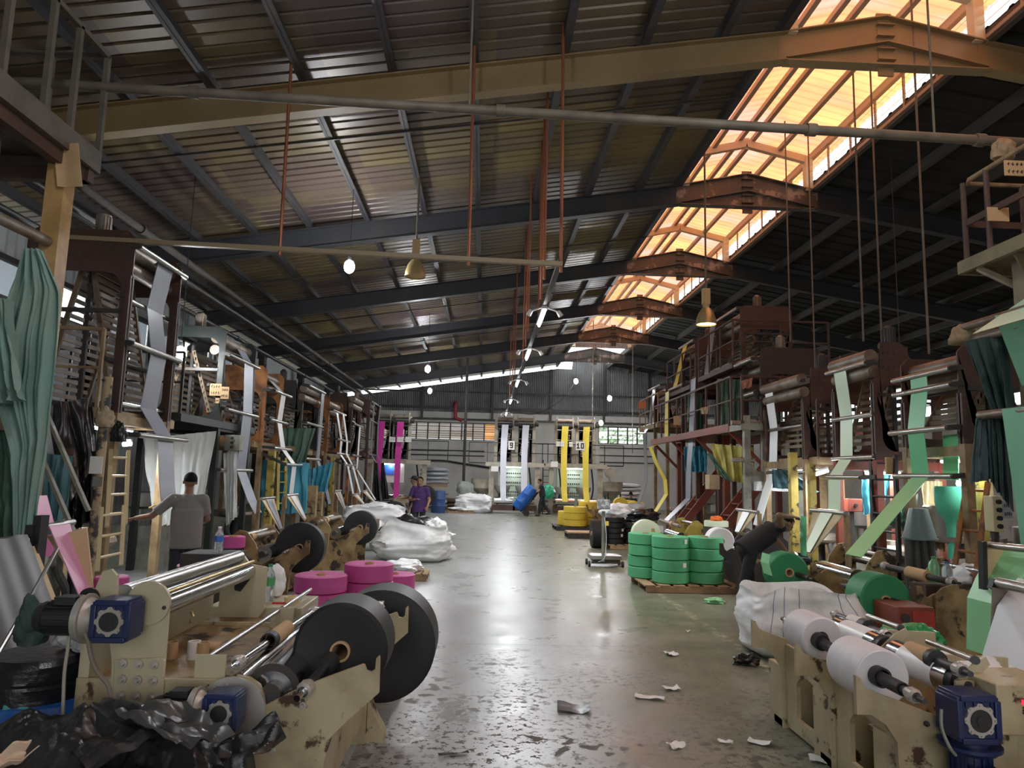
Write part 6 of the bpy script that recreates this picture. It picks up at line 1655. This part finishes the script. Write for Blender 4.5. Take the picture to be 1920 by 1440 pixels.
# ------------------------------------------------------------------ machines along the end wall
FONT5 = {'9': ['111', '101', '111', '001', '111'], '1': ['010', '110', '010', '010', '111'], '0': ['111', '101', '101', '101', '111']}
def digits(g, txt, c, h):
    w = h*.55; n = len(txt)
    for i, ch in enumerate(txt):
        for r, row in enumerate(FONT5[ch]):
            for k, b in enumerate(row):
                if b == '1': g.box(c+V(((i-(n-1)/2)*w*1.35+(k-1)*w/3, 0, (2-r)*h/5)), (w/3*1.02, .004, h/5*1.02))
def end_machine(label, Y, xs, col, pxl, pxr, num, cols, hop=True, panel=True, zd=None, weblab=()):
    xl, xr = at(pxl, 870, Y).x, at(pxr, 870, Y).x
    zd = zd or at(960, 868, Y).z
    t = thing('film_tower', label, 'tower', ((xl+xr)/2, Y+.3, 0))
    beige = greyp if not cols else cols
    for x in (xl+.1, xr-.1): G().bar((x, Y+.1, 0), (x, Y+.1, zd), .22, .2).build('leg', beige, t)
    G().bb((xl-.2, Y-.1, zd-.06), (xr+.2, Y+1.6, zd)).bar((xl-.2, Y-.1, zd-.08), (xr+.2, Y-.1, zd-.08), .06, .2).build('deck', beige, t)
    g = G(); railing(g, [(xl-1.0, Y-.05, zd), (xr+1.0, Y-.05, zd)], .95, .018); g.bb((xl-1.0, Y-.1, zd-.05), (xr+1.0, Y+.2, zd)); g.build('railing', black_iron, t)
    ztop = at(960, 786, Y).z
    for x in xs:
        for s in (-1, 1):
            G().bar((x+s*.42, Y+.25, zd), (x+s*.42, Y+.25, ztop), .16, .14).build('post', beige, t)
        g = G()
        ring_plate(g, lambda u: x-.36+u, [(.72, zd+.05), (.72, ztop-.35), (0, ztop-.35), (0, zd+.05)], rrect(.08, .64, zd+.2, ztop-.45, .24), Y+.3, Y+.33)
        g.build('rounded_frame', dark, t, flat=True)
        g = G()
        for s in (-1, 1):
            g.bar((x+s*.26, Y+.42, zd+.1), (x+s*.20, Y+.42, ztop-.5), .04)
            for k in range(11): g.box((x+s*.23, Y+.42, zd+.2+k*(ztop-zd-.7)/11), (.14, .03, .05))
        g.build('slatted_board', wood_old, t)
        G().cyl((x-.36, Y+.1, ztop-.02), (x+.36, Y+.1, ztop-.02), .11, n=20).build('nip_roller', dusty, t)
        G().cyl((x-.36, Y+.0, ztop-.28), (x+.36, Y+.0, ztop-.28), .10, n=20).build('nip_roller', rubber, t)
        G().cyl((x+.45, Y+.1, ztop-.2), (x+.62, Y+.1, ztop-.2), .12, n=14).build('drive_motor', dark, t)
        for z in (zd+.55*(ztop-zd), zd+.78*(ztop-zd)): G().cyl((x-.4, Y-.02, z), (x+.4, Y-.02, z), .02, n=8).build('guide_roller', steel, t)
        for s in (-1, 1): G().bar((x+s*.4, Y+.1, ztop-.3), (x+s*.4, Y+.1, ztop+.2), .06).build('roller_stand', beige, t)
        G().cyl((x-.45, Y-.3, .62), (x+.45, Y-.3, .62), .16, n=20).build('drum_roller', chrome, t)
        G().bb((x-.55, Y-.35, .15), (x+.55, Y-.1, .4)).build('winder_base', brown, t)
        G().lathe([(.10, .75), (.36, 1.15), (.38, 1.3)], (x-.05, Y+.5, 0), 'Z', 16).build('hopper', mat('hopper_steel', (.42, .4, .36), .5, .3), t)
    if panel:
        a, b = xs[0]-.25, xs[-1]+.25
        pb = G().bb((a, Y+1.0, .3), (b, Y+1.3, zd-.15)).build('control_panel', panelm, t)
        g = G(); rs = random.Random(num)
        for r, z in enumerate((1.9, 1.72, 1.45, 1.3, 1.0, .85)):
            for k in range(7):
                g.box(((a+b)/2+(k-3)*.105, Y+.99, z), (.06, .03, .07 if r % 2 == 0 else .04))
        g.build('panel_switches', dark, pb)
    for x in (xl+.5, xr-.5): G().tube([(x, Y+.3, zd-.2), (x+.1, Y+.35, 1.2), (x-.1, Y+.3, .4)], .04, 8, 4).build('air_hose', black_iron, t)
    lamp_under(t, V((.5*(xs[0]+xs[-1]), Y+.3, zd-.2)), .4, 5)
    G().cyl((xs[0]-.1, Y+.4, zd-.2), (xs[-1]+.1, Y+.4, zd-.2), .03, n=8).build('tube_lamp', mat('lit_deck_tube', (1, 1, 1), emit=9, ecol=(.93, .97, 1)), t)
    for x, wl in zip(xs, weblab):
        ps = [(ztop-.28, Y-.11), (zd+.55*(ztop-zd), Y-.05), (zd+.05, Y-.16), (1.2, Y-.28), (.62, Y-.48)]
        w = thing('film_web', wl, 'film', (x, Y-.3, .6))
        def fn(u, v):
            k = v*(len(ps)-1); i = min(int(k), len(ps)-2); f = k-i
            return V((x+(u-.5)*(.32-.06*v)-.05*math.sin(v*3), ps[i][1]+(ps[i+1][1]-ps[i][1])*f, ps[i][0]+(ps[i+1][0]-ps[i][0])*f))
        G().grid(fn, 6, 24, .004).build('web', col, w)
    if num:
        c = at(959 if num == 9 else 1088, 835 if num == 9 else 836, Y-.12)
        s = thing('number_sign', ('white sign reading 9 on the end wall railing, pale strips' if num == 9 else 'white sign reading 10 between the yellow strips'), 'sign', c+V((0, 0, -.19)))
        G().box(c, (.30 if num == 9 else .44, .015, .42)).build('sign_board', paper, s)
        g = G(); digits(g, str(num), c+V((0, -.012, 0)), .27); g.build('number', black_iron, s)
    return t
beigem = mat('beige_machine', (.42, .38, .30), .5, dirt=(.22, .18, .12), lo=.45, hi=.75)
M9 = end_machine('end wall tower carrying two pale grey film strips', 34.3, (.97, 1.97), mat('pale_lilac_film', (.60, .61, .68), .35), 918, 1012, 9, beigem, weblab=('left pale grey strip on the end wall tower 9', 'right pale grey strip on the end wall tower 9'))
M10 = end_machine('end wall tower carrying two yellow film strips', 34.3, (3.88, 4.92), yellow, 1030, 1130, 10, beigem, weblab=('left yellow strip on the end wall tower 10', 'right yellow strip on the end wall tower 10'))
MM = end_machine('end wall tower with magenta film at the left end', 34.3, (-4.95, -4.05), magenta, 690, 800, 0, beigem, panel=False, weblab=('left magenta film strip at the end wall', 'right magenta film strip at the end wall'))
for i, (a, b) in enumerate(((1042, 828), (1050, 828), (1066, 829))):
    notice('white notice card on the tower 10 railing, %s' % ('left one', 'middle one', 'right one')[i], (a+1, b-.5), (a+8, b+9), 34.1, paper, 1)
for i, a in enumerate((730, 745, 760)):
    notice('white notice card on the magenta tower railing, %s' % ('left one', 'middle one', 'right one')[i], (a, 819), (a+11, 829), 34.1, paper, 1)
notice('white card on the post beside tower nine, left', (921, 874), (934, 884), 34.0, paper, 0)
notice('white card on the post between the two end wall towers', (1033, 865), (1046, 876), 34.0, paper, 0)
bb_ = thing('banner', 'blue printed banner board behind the magenta film', 'banner', at(730, 900, 34.9))
p, q = at(706, 866, 34.8), at(757, 905, 34.8)
G().bb((p.x, 34.8, q.z), (q.x, 34.84, p.z)).build('board', paper, bb_)
p, q = at(712, 868, 34.79), at(738, 891, 34.79)
G().bb((p.x, 34.785, q.z), (q.x, 34.8, p.z)).build('blue_print', mat('banner_blue', (.05, .16, .62), .4), bb_)
# end wall surroundings
for lab, px, Y, w, h, n, col in (('stack of wrapped grey sacks on pallets by the end wall', 813, 36, 1.3, .8, 2, mat('wrapped_pallet', (.40, .42, .45), .3, bump=.3, bsc=5)), ('stack of brown sacks on the floor by the end wall', 850, 37.5, 1.8, .55, 1, mat('brown_sack', (.25, .19, .14), .7)), ('pile of white sacks behind tower 9', 1030, 37, 1.0, 1.0, 1, mat('pale_sack', (.6, .6, .6), .6)), ('pile of clear wrapped white sacks at the right end', 1165, 37.5, 2.0, 1.5, 1, mat('pale_sack', (.6, .6, .6), .6))):
    x = at(px, 930, Y).x
    t = thing('sack_stack', lab, 'sacks', (x, Y, 0))
    pallet_h = .14
    for k in range(n):
        z0 = k*1.15
        G().bb((x-w/2, Y-.5, z0), (x+w/2, Y+.5, z0+.12)).build('pallet_base', wood, t)
        for r in range(max(2, int(h/.2))):
            lump('', (x, Y, z0+.22+r*.2), (w*.56, .55, .14), col, seed=100+r+k*9+px, amp=.18, parent=t, name='sack_layer', nu=28, nv=12)
for lab, px, Y, m, r, h in (('dark blue plastic drum by the end wall', 822, 33.5, mat('blue_drum', (.03, .07, .20), .4), .33, 1.0),):
    x = at(px, 930, Y).x
    G().lathe([(0, 0), (r*.95, 0), (r, .04), (r, .3), (r*1.03, .32), (r, .34), (r, .62), (r*1.03, .64), (r, .66), (r, h-.04), (r*.95, h), (0, h)], (x, Y, 0), 'Z', 24).build('plastic_drum', m, label=lab, cat='drum')
lump('green plastic bag hanging behind the barrel pusher', at(1028, 925, 33.9), (.30, .28, .42), mat('green_bag', (.03, .35, .2), .35), seed=91, amp=.25)
lump('grey green sack on a stand left of the far white sack', at(872, 917, 34.6), (.42, .35, .40), mat('grey_sack', (.25, .28, .24), .7), seed=92, amp=.2)
G().box((at(872, 917, 34.6).x, 34.6, .4), (.7, .6, .8)).build('stand', dark, label='dark stand under the grey green sack', cat='stand')
for lab, px in (('mixing hopper left of the pale strip tower', 905), ('mixing hopper with blower right of the yellow strip tower', 1146)):
    q = at(px, 912, 35.5)
    t = thing('hopper', lab, 'hopper', (q.x, 35.5, 0))
    G().lathe([(.08, .5), (.09, .7), (.55, 1.15), (.58, 1.6), (.56, 1.6)], (q.x, 35.5, 0), 'Z', 20).build('hopper_cone', beigem, t)
    for a in range(3): G().bar((q.x+.45*math.cos(a*2.1), 35.5+.45*math.sin(a*2.1), 1.2), (q.x+.5*math.cos(a*2.1), 35.5+.5*math.sin(a*2.1), 0), .05).build('leg', dark, t)
    if px > 1000: G().cyl((q.x-.05, 35.5, 2.05), (q.x-.05, 35.75, 2.05), .25, n=20).bar((q.x, 35.6, 1.5), (q.x-.1, 35.6, 2.0), .1).build('blower', beigem, t)
t = thing('wall_ladder', 'dark vertical ladder between the end wall towers', 'ladder', at(1010, 930, 35))
for k in (-.2, .2): G().bar((3.1+k, 35, 0), (3.1+k, 35, 2.6), .05).build('rail', black_iron, t)
for k in range(8): G().bar((2.9, 35, .3+.3*k), (3.3, 35, .3+.3*k), .03).build('rung', black_iron, t)
q = at(854, 770, 41.7)
t = thing('fire_pipe', 'red pipe with an elbow on the end wall above the windows', 'pipe', q)
G().tube([(q.x, 41.95, q.z+.5), (q.x, 41.84, q.z+.42), (q.x, 41.84, q.z-.4), (q.x+.4, 41.9, q.z-.55)], .11, 10).build('pipe_run', mat('fire_red', (.35, .03, .04), .5), t)

# ------------------------------------------------------------------ people
def capsule(g, a, b, r1, r2=None, n=14):
    r2 = r1 if r2 is None else r2
    a, b = V(a), V(b)
    g.cyl(a, b, r1, r2, n); g.sphere(a, r1, n, 8); g.sphere(b, r2, n, 8)
def person(label, base, yaw, J, skn, shirt, trous, hairc, sleeve=.55, shirt_hem=.88, cap=None, shoes=None, group=None, trim_=None, collar=None):
    # J: joints in the person's own frame (x right, y forward, z up), metres
    t = thing('person', label, 'person', base, group)
    M = Matrix.Translation(V(base)) @ Matrix.Rotation(yaw, 4, 'Z')
    P = {k: M @ V(v) for k, v in J.items()}
    hd = (M.to_3x3() @ V(J.get('face', (0, 1, 0)))).normalized()
    hup = (P['head']-P['neck']).normalized()
    hup = (hup-hd*hup.dot(hd)).normalized(); hr = hd.cross(hup)
    def H(x, y, z): return P['head']+hr*x+hd*y+hup*z
    g = G()
    # torso
    R3 = M.to_3x3(); rx = R3 @ V((1, 0, 0))
    sh = (P['shR']-P['shL']).normalized(); hpv = (P['hipR']-P['hipL']).normalized()
    def oval(c, up, side, rx_, ry_, rz_):
        f = side.cross(up).normalized()
        n0 = len(g.v); g.sphere((0, 0, 0), (1, 1, 1), 16, 10)
        for i in range(n0, len(g.v)):
            q = V(g.v[i]); g.v[i] = tuple(c+side*(q.x*rx_)+f*(q.y*ry_)+up*(q.z*rz_))
    up1 = (P['neck']-P['pelvis']).normalized()
    oval(P['chest'], up1, sh, .165, .115, .19); oval(P['pelvis'], up1, hpv, .155, .115, .13)
    mid = P['chest'].lerp(P['pelvis'], .55); oval(mid, up1, sh, .14, .105, .17)
    capsule(g, P['chest']+up1*.1, P['shL'], .06, .055); capsule(g, P['chest']+up1*.1, P['shR'], .06, .055)
    capsule(g, P['neck']-up1*.06, P['head']-hup*.05, .056, .05)
    # head
    def hoval(c, a, b, d):
        n0 = len(g.v); g.sphere((0, 0, 0), (1, 1, 1), 20, 14)
        for i in range(n0, len(g.v)):
            q = V(g.v[i]); g.v[i] = tuple(c+hr*(q.x*a)+hd*(q.y*b)+hup*(q.z*d))
    hoval(H(0, -.008, .02), .076, .096, .094); hoval(H(0, .022, -.045), .056, .066, .068)
    hoval(H(0, .095, -.018), .013, .022, .025); hoval(H(0, .088, -.058), .024, .012, .007); hoval(H(0, .086, -.068), .022, .010, .006)
    hoval(H(-.08, -.008, -.01), .010, .02, .03); hoval(H(.08, -.008, -.01), .010, .02, .03)
    for s in 'LR':
        capsule(g, P['sh'+s], P['el'+s], .050, .042); capsule(g, P['el'+s], P['wr'+s], .041, .028)
        capsule(g, P['hip'+s], P['kn'+s], .085, .058); capsule(g, P['kn'+s], P['an'+s], .056, .040)
        # hand: palm, four unequal fingers bent at the knuckle, thumb off the side
        w = P['wr'+s]; d = (P['ha'+s]-w).normalized() if 'ha'+s in P else (w-P['el'+s]).normalized()
        sd = d.cross(V((0, 0, 1))); sd = sd.normalized() if sd.length > .2 else rx.copy()
        nn = sd.cross(d).normalized()
        sg = -1 if s == 'L' else 1
        for k in (-1, 0, 1): capsule(g, w+sd*(.012*k), w+d*.085+sd*(.022*k), .015, .014, 10)
        for k, L_ in enumerate((.062, .075, .07, .052)):
            a = w+d*.085+sd*((k-1.5)*.019*-sg); b = a+d*(L_*.55)-nn*.008; c = b+d*(L_*.35)-nn*.024
            capsule(g, a, b, .0088, .0085, 8); capsule(g, b, c, .0085, .007, 8)
        a = w+d*.02+sd*(.026*-sg); b = a+d*.035+sd*(.03*-sg)-nn*.01; c = b+d*.03-nn*.012
        capsule(g, a, b, .011, .0095, 8); capsule(g, b, c, .0095, .008, 8)
        ft = R3 @ V((.02*(1 if s == 'R' else -1), 1, 0)); ft = J.get('ft'+s) and (R3 @ V(J['ft'+s])).normalized() or ft.normalized()
        capsule(g, P['an'+s]-V((0, 0, .045)), P['an'+s]+ft*.14-V((0, 0, .055)), .036, .03)
    b = g.build('body', skn, t); remesh(b, .0075, 2)
    g = G()
    for s in (-1, 1): g.sphere(H(s*.031, .078, .0), .0135, 10, 8)
    g.build('eyes', mat('eye_dark', (.05, .035, .03), .3), t)
    # hair
    g = G(); vs0 = len(g.v)
    def hf(p, d):
        y, z = d.y, d.z
        lim = -.30 if y < -.1 else (.30+.25*max(0, y) if y > .3 else .0)
        k = 1 if z > lim else .80
        return V((p.x*k, p.y*k, p.z*k))
    g.sphere((0, 0, 0), (.082, .103, .101), 24, 18, hf)
    for i in range(len(g.v)):
        q = V(g.v[i]); g.v[i] = tuple(H(q.x, q.y-.010, q.z+.022))
    g.build('hair', hairc, t, ang=60)
    if cap:
        g = G(); g.sphere((0, 0, 0), (.09, .11, .1), 20, 14, lambda p, d: V((p.x, p.y, max(p.z, .0))))
        g.lathe([(0, 0), (.085, 0), (.085, .012), (0, .012)], (0, .09, 0), 'Z', 16)
        for i in range(len(g.v)): q = V(g.v[i]); g.v[i] = tuple(H(q.x, q.y-.005, q.z+.045))
        g.build('cap', cap, t, ang=60)
    # shirt
    g = G()
    dn = -up1
    hem = P['pelvis']+up1*(shirt_hem-.95)
    oval(P['chest'], up1, sh, .178, .128, .20); oval(P['chest'].lerp(P['pelvis'], .5), up1, sh, .165, .125, .2)
    f = sh.cross(up1).normalized(); n0 = len(g.v)
    g.cyl((0, 0, 0), (0, 0, 1), 1, n=24)
    for i in range(n0, len(g.v)):
        q = V(g.v[i]); e = hem.lerp(P['chest'], q.z); k = 1-.0*q.z
        g.v[i] = tuple(e+hpv*(q.x*.192*k)+f*(q.y*.145*k))
    capsule(g, P['chest']+up1*.10, P['shL'], .075, .068); capsule(g, P['chest']+up1*.10, P['shR'], .075, .068)
    g.cyl(P['neck']-up1*.09, P['neck']-up1*.005, .085, .068, 16)
    for s in 'LR':
        if sleeve:
            e = P['sh'+s].lerp(P['el'+s], sleeve); g.cyl(P['sh'+s], e, .068, .064, 16); g.sphere(P['sh'+s], .068, 14, 8)
    b = g.build('shirt', shirt, t); remesh(b, .011, 3)
    if collar: G().lathe([(.062, -.02), (.072, .0), (.066, .02), (.056, .0)], P['neck']-up1*.01, 'Z', 18).build('collar', collar, t)
    # trousers
    g = G(); oval(P['pelvis']-up1*.01, up1, hpv, .165, .125, .13)
    for s in 'LR':
        capsule(g, P['hip'+s], P['kn'+s], .088, .072); g.cyl(P['kn'+s], P['kn'+s].lerp(P['an'+s], .95), .074, .066, 16); g.sphere(P['kn'+s], .075, 14, 8)
    b = g.build('trousers', trous, t); remesh(b, .011, 2)
    for s in 'LR':
        ft = J.get('ft'+s) and (R3 @ V(J['ft'+s])).normalized() or (R3 @ V((0, 1, 0)))
        g = G(); capsule(g, P['an'+s]-V((0, 0, .045)), P['an'+s]+ft*.16-V((0, 0, .058)), .044, .036)
        g.build('shoe', shoes or rubber, t)
    return t
ST = dict(pelvis=(0, 0, .94), chest=(0, 0, 1.25), neck=(0, .0, 1.45), head=(0, .02, 1.59), shL=(-.18, 0, 1.38), shR=(.18, 0, 1.38),
          elL=(-.25, -.02, 1.10), elR=(.25, -.02, 1.10), wrL=(-.26, .10, .87), wrR=(.26, .10, .87), hipL=(-.09, 0, .90), hipR=(.09, 0, .90),
          knL=(-.10, .02, .50), knR=(.10, .02, .50), anL=(-.10, 0, .09), anR=(.10, 0, .09))
def pose(**k): d = dict(ST); d.update(k); return d
hat = hairm
# grey shirted person reaching to the left, seen from behind
gx = at(350, 980, 9.3); gz = .02
person('person in a grey t-shirt and dark trousers, seen from behind, reaching left with a stick', (gx.x, 9.3, gz), math.radians(18),
       pose(elL=(-.42, .10, 1.16), wrL=(-.62, .30, 1.12), elR=(.23, .10, 1.12), wrR=(.10, .30, 1.05), face=(-.25, 1, .05), head=(.0, .03, 1.60)), skin, mat('grey_tshirt', (.20, .19, .18), .85, var=.1), mat('navy_trousers', (.02, .022, .035), .8), hairm, sleeve=.75, shirt_hem=.78)
q = at(280, 952, 9.5)
G().tube([q, at(330, 932, 9.2)], .012, 8).build('wooden_stick', mat('pale_stick', (.7, .55, .2), .5), label='pale wooden stick held by the grey shirted person', cat='stick')
# purple polo
px_ = at(786, 960, 19.0)
purple = mat('purple_polo', (.06, .022, .12), .8)
person('person in a purple polo shirt with folded forearm, looking at the camera', (px_.x, 19.0, 0), math.radians(172),
       pose(elL=(-.26, .0, 1.10), wrL=(-.26, .22, .95), elR=(.26, .02, 1.10), wrR=(.08, .26, 1.12), haR=(-.1, .30, 1.15), face=(.08, 1, 0)), skin2, purple, mat('dark_trousers', (.03, .03, .035), .8), hairm, sleeve=.7, shirt_hem=.80, collar=purple)
px_ = at(776, 960, 19.9)
person('person in a dark cap and shirt standing behind the purple polo shirt', (px_.x, 19.9, 0), math.radians(95),
       pose(face=(0, 1, 0), elR=(.2, .15, 1.12), wrR=(.12, .36, 1.1)), skin2, mat('black_shirt', (.02, .02, .025), .8), mat('dark_trousers', (.03, .03, .035), .8), hairm, cap=mat('black_cap', (.012, .012, .014), .7), sleeve=.6)
# barrel pusher
bx = fl(1017, 963)
bxp = at(1017, 930, 32.5)
person('person in dark clothes wheeling a blue barrel on a hand truck', (bxp.x, 32.5, 0), math.radians(80),
       pose(elL=(-.22, .14, 1.12), wrL=(-.20, .40, 1.04), elR=(.22, .14, 1.12), wrR=(.20, .40, 1.04), knL=(-.1, .1, .5), anL=(-.1, .12, .09), knR=(.1, -.08, .50), anR=(.1, -.34, .17), chest=(0, .05, 1.25), neck=(0, .08, 1.44), head=(0, .14, 1.56), shL=(-.18, .07, 1.37), shR=(.18, .07, 1.37), face=(0, 1, -.25)),
       skin2, mat('navy_shirt', (.02, .022, .03), .8), mat('dark_jeans', (.02, .025, .04), .8), hairm, sleeve=.6)
t = thing('barrel', 'blue plastic barrel tilted on a hand truck', 'barrel', (bxp.x-.85, 32.5, .2))
a, b = at(969, 953, 32.5), at(1000, 914, 32.5)
d = (b-a).normalized(); L_ = (b-a).length
prof = [(0, 0), (.25, 0), (.28, .03), (.285, .3), (.295, .32), (.285, .34), (.285, L_*.62), (.295, L_*.64), (.285, L_*.66), (.28, L_-.04), (.25, L_), (.1, L_), (0, L_)]
g = G().lathe(prof, (0, 0, 0), 'Z', 28)
rot = V((0, 0, 1)).rotation_difference(d).to_matrix()
g.v = [tuple(a+rot @ V(v)) for v in g.v]
g.build('barrel_body', mat('blue_barrel', (.015, .11, .42), .35), t)
t = thing('hand_truck', 'small wheeled hand truck under the blue barrel', 'trolley', (bxp.x-.7, 32.5, 0))
nrm = V((d.z, 0, -d.x))
for yy in (-.2, .2): G().bar(a+nrm*.33+V((0, yy, 0)), b+nrm*.30+d*.30+V((0, yy, 0)), .03).build('frame', black_iron, t)
for yy in (-.26, .26): G().cyl((a.x+.42, 32.5+yy-.03, .14), (a.x+.42, 32.5+yy+.03, .14), .14, n=18).build('wheel', rubber, t)
G().bar(a+nrm*.33+V((0, -.25, 0)), a+nrm*.33+V((0, .25, 0)), .03).bar(a+nrm*.33, a-nrm*.2-d*.02, .3, .02).build('toe_plate', black_iron, t)
# seated person, seen from behind
sx_ = at(1184, 930, 29.5)
person('person in a dark t-shirt sitting among sacks, seen from behind', (sx_.x, 29.5, -.03), math.radians(5),
       pose(pelvis=(0, 0, .48), chest=(0, .04, .82), neck=(0, .07, 1.02), head=(0, .10, 1.16), shL=(-.19, .05, .95), shR=(.19, .05, .95), elL=(-.27, .12, .70), elR=(.27, .12, .70), wrL=(-.18, .34, .62), wrR=(.18, .34, .62), hipL=(-.1, 0, .46), hipR=(.1, 0, .46), knL=(-.13, .42, .48), knR=(.13, .42, .48), anL=(-.13, .46, .10), anR=(.13, .46, .10)),
       skin, mat('navy_shirt', (.02, .022, .03), .8), mat('dark_trousers', (.03, .03, .035), .8), hairm, sleeve=.6, shirt_hem=.90)
G().box((sx_.x, 29.47, .19), (.45, .4, .38)).build('stool', dark, label='dark stool under the sitting person', cat='stool')
# bending person at the green roll: facing right over the roll
bp0 = at(1433, 1050, 9.75)
hq = at(1497, 972, 9.55)
person('person in a black sleeveless shirt bending over the green roll with raised arm', (bp0.x-.22, 9.75, 0), math.radians(-82),
       pose(pelvis=(0, -.02, .90), chest=(0, .30, 1.10), neck=(0, .47, 1.21), head=(0, .585, 1.235), face=(0, .75, -.62), shL=(-.17, .40, 1.19), shR=(.17, .40, 1.19),
            elR=(.32, .28, 1.36), wrR=(.22, .54, 1.34), haR=(.14, .70, 1.32), elL=(-.26, .56, 1.0), wrL=(-.2, .70, .82), hipL=(-.1, 0, .86), hipR=(.1, 0, .86), knL=(-.11, .08, .47), knR=(.11, -.12, .48), anL=(-.11, .06, .09), anR=(.12, -.2, .09)),
       skin, mat('black_vest', (.012, .012, .014), .85), mat('black_trousers', (.013, .013, .014), .85), hairm, sleeve=0, shirt_hem=.86)
web('green film strip lifted by the bending person', green, 9.4, .16, [(1507, 968), (1506, 985), (1507, 1030), (1507, 1042)])
web('green film loop hanging from the roll of the bending person', greenbr, 9.1, .26, [(1437, 1038), (1434, 1055), (1440, 1077)])
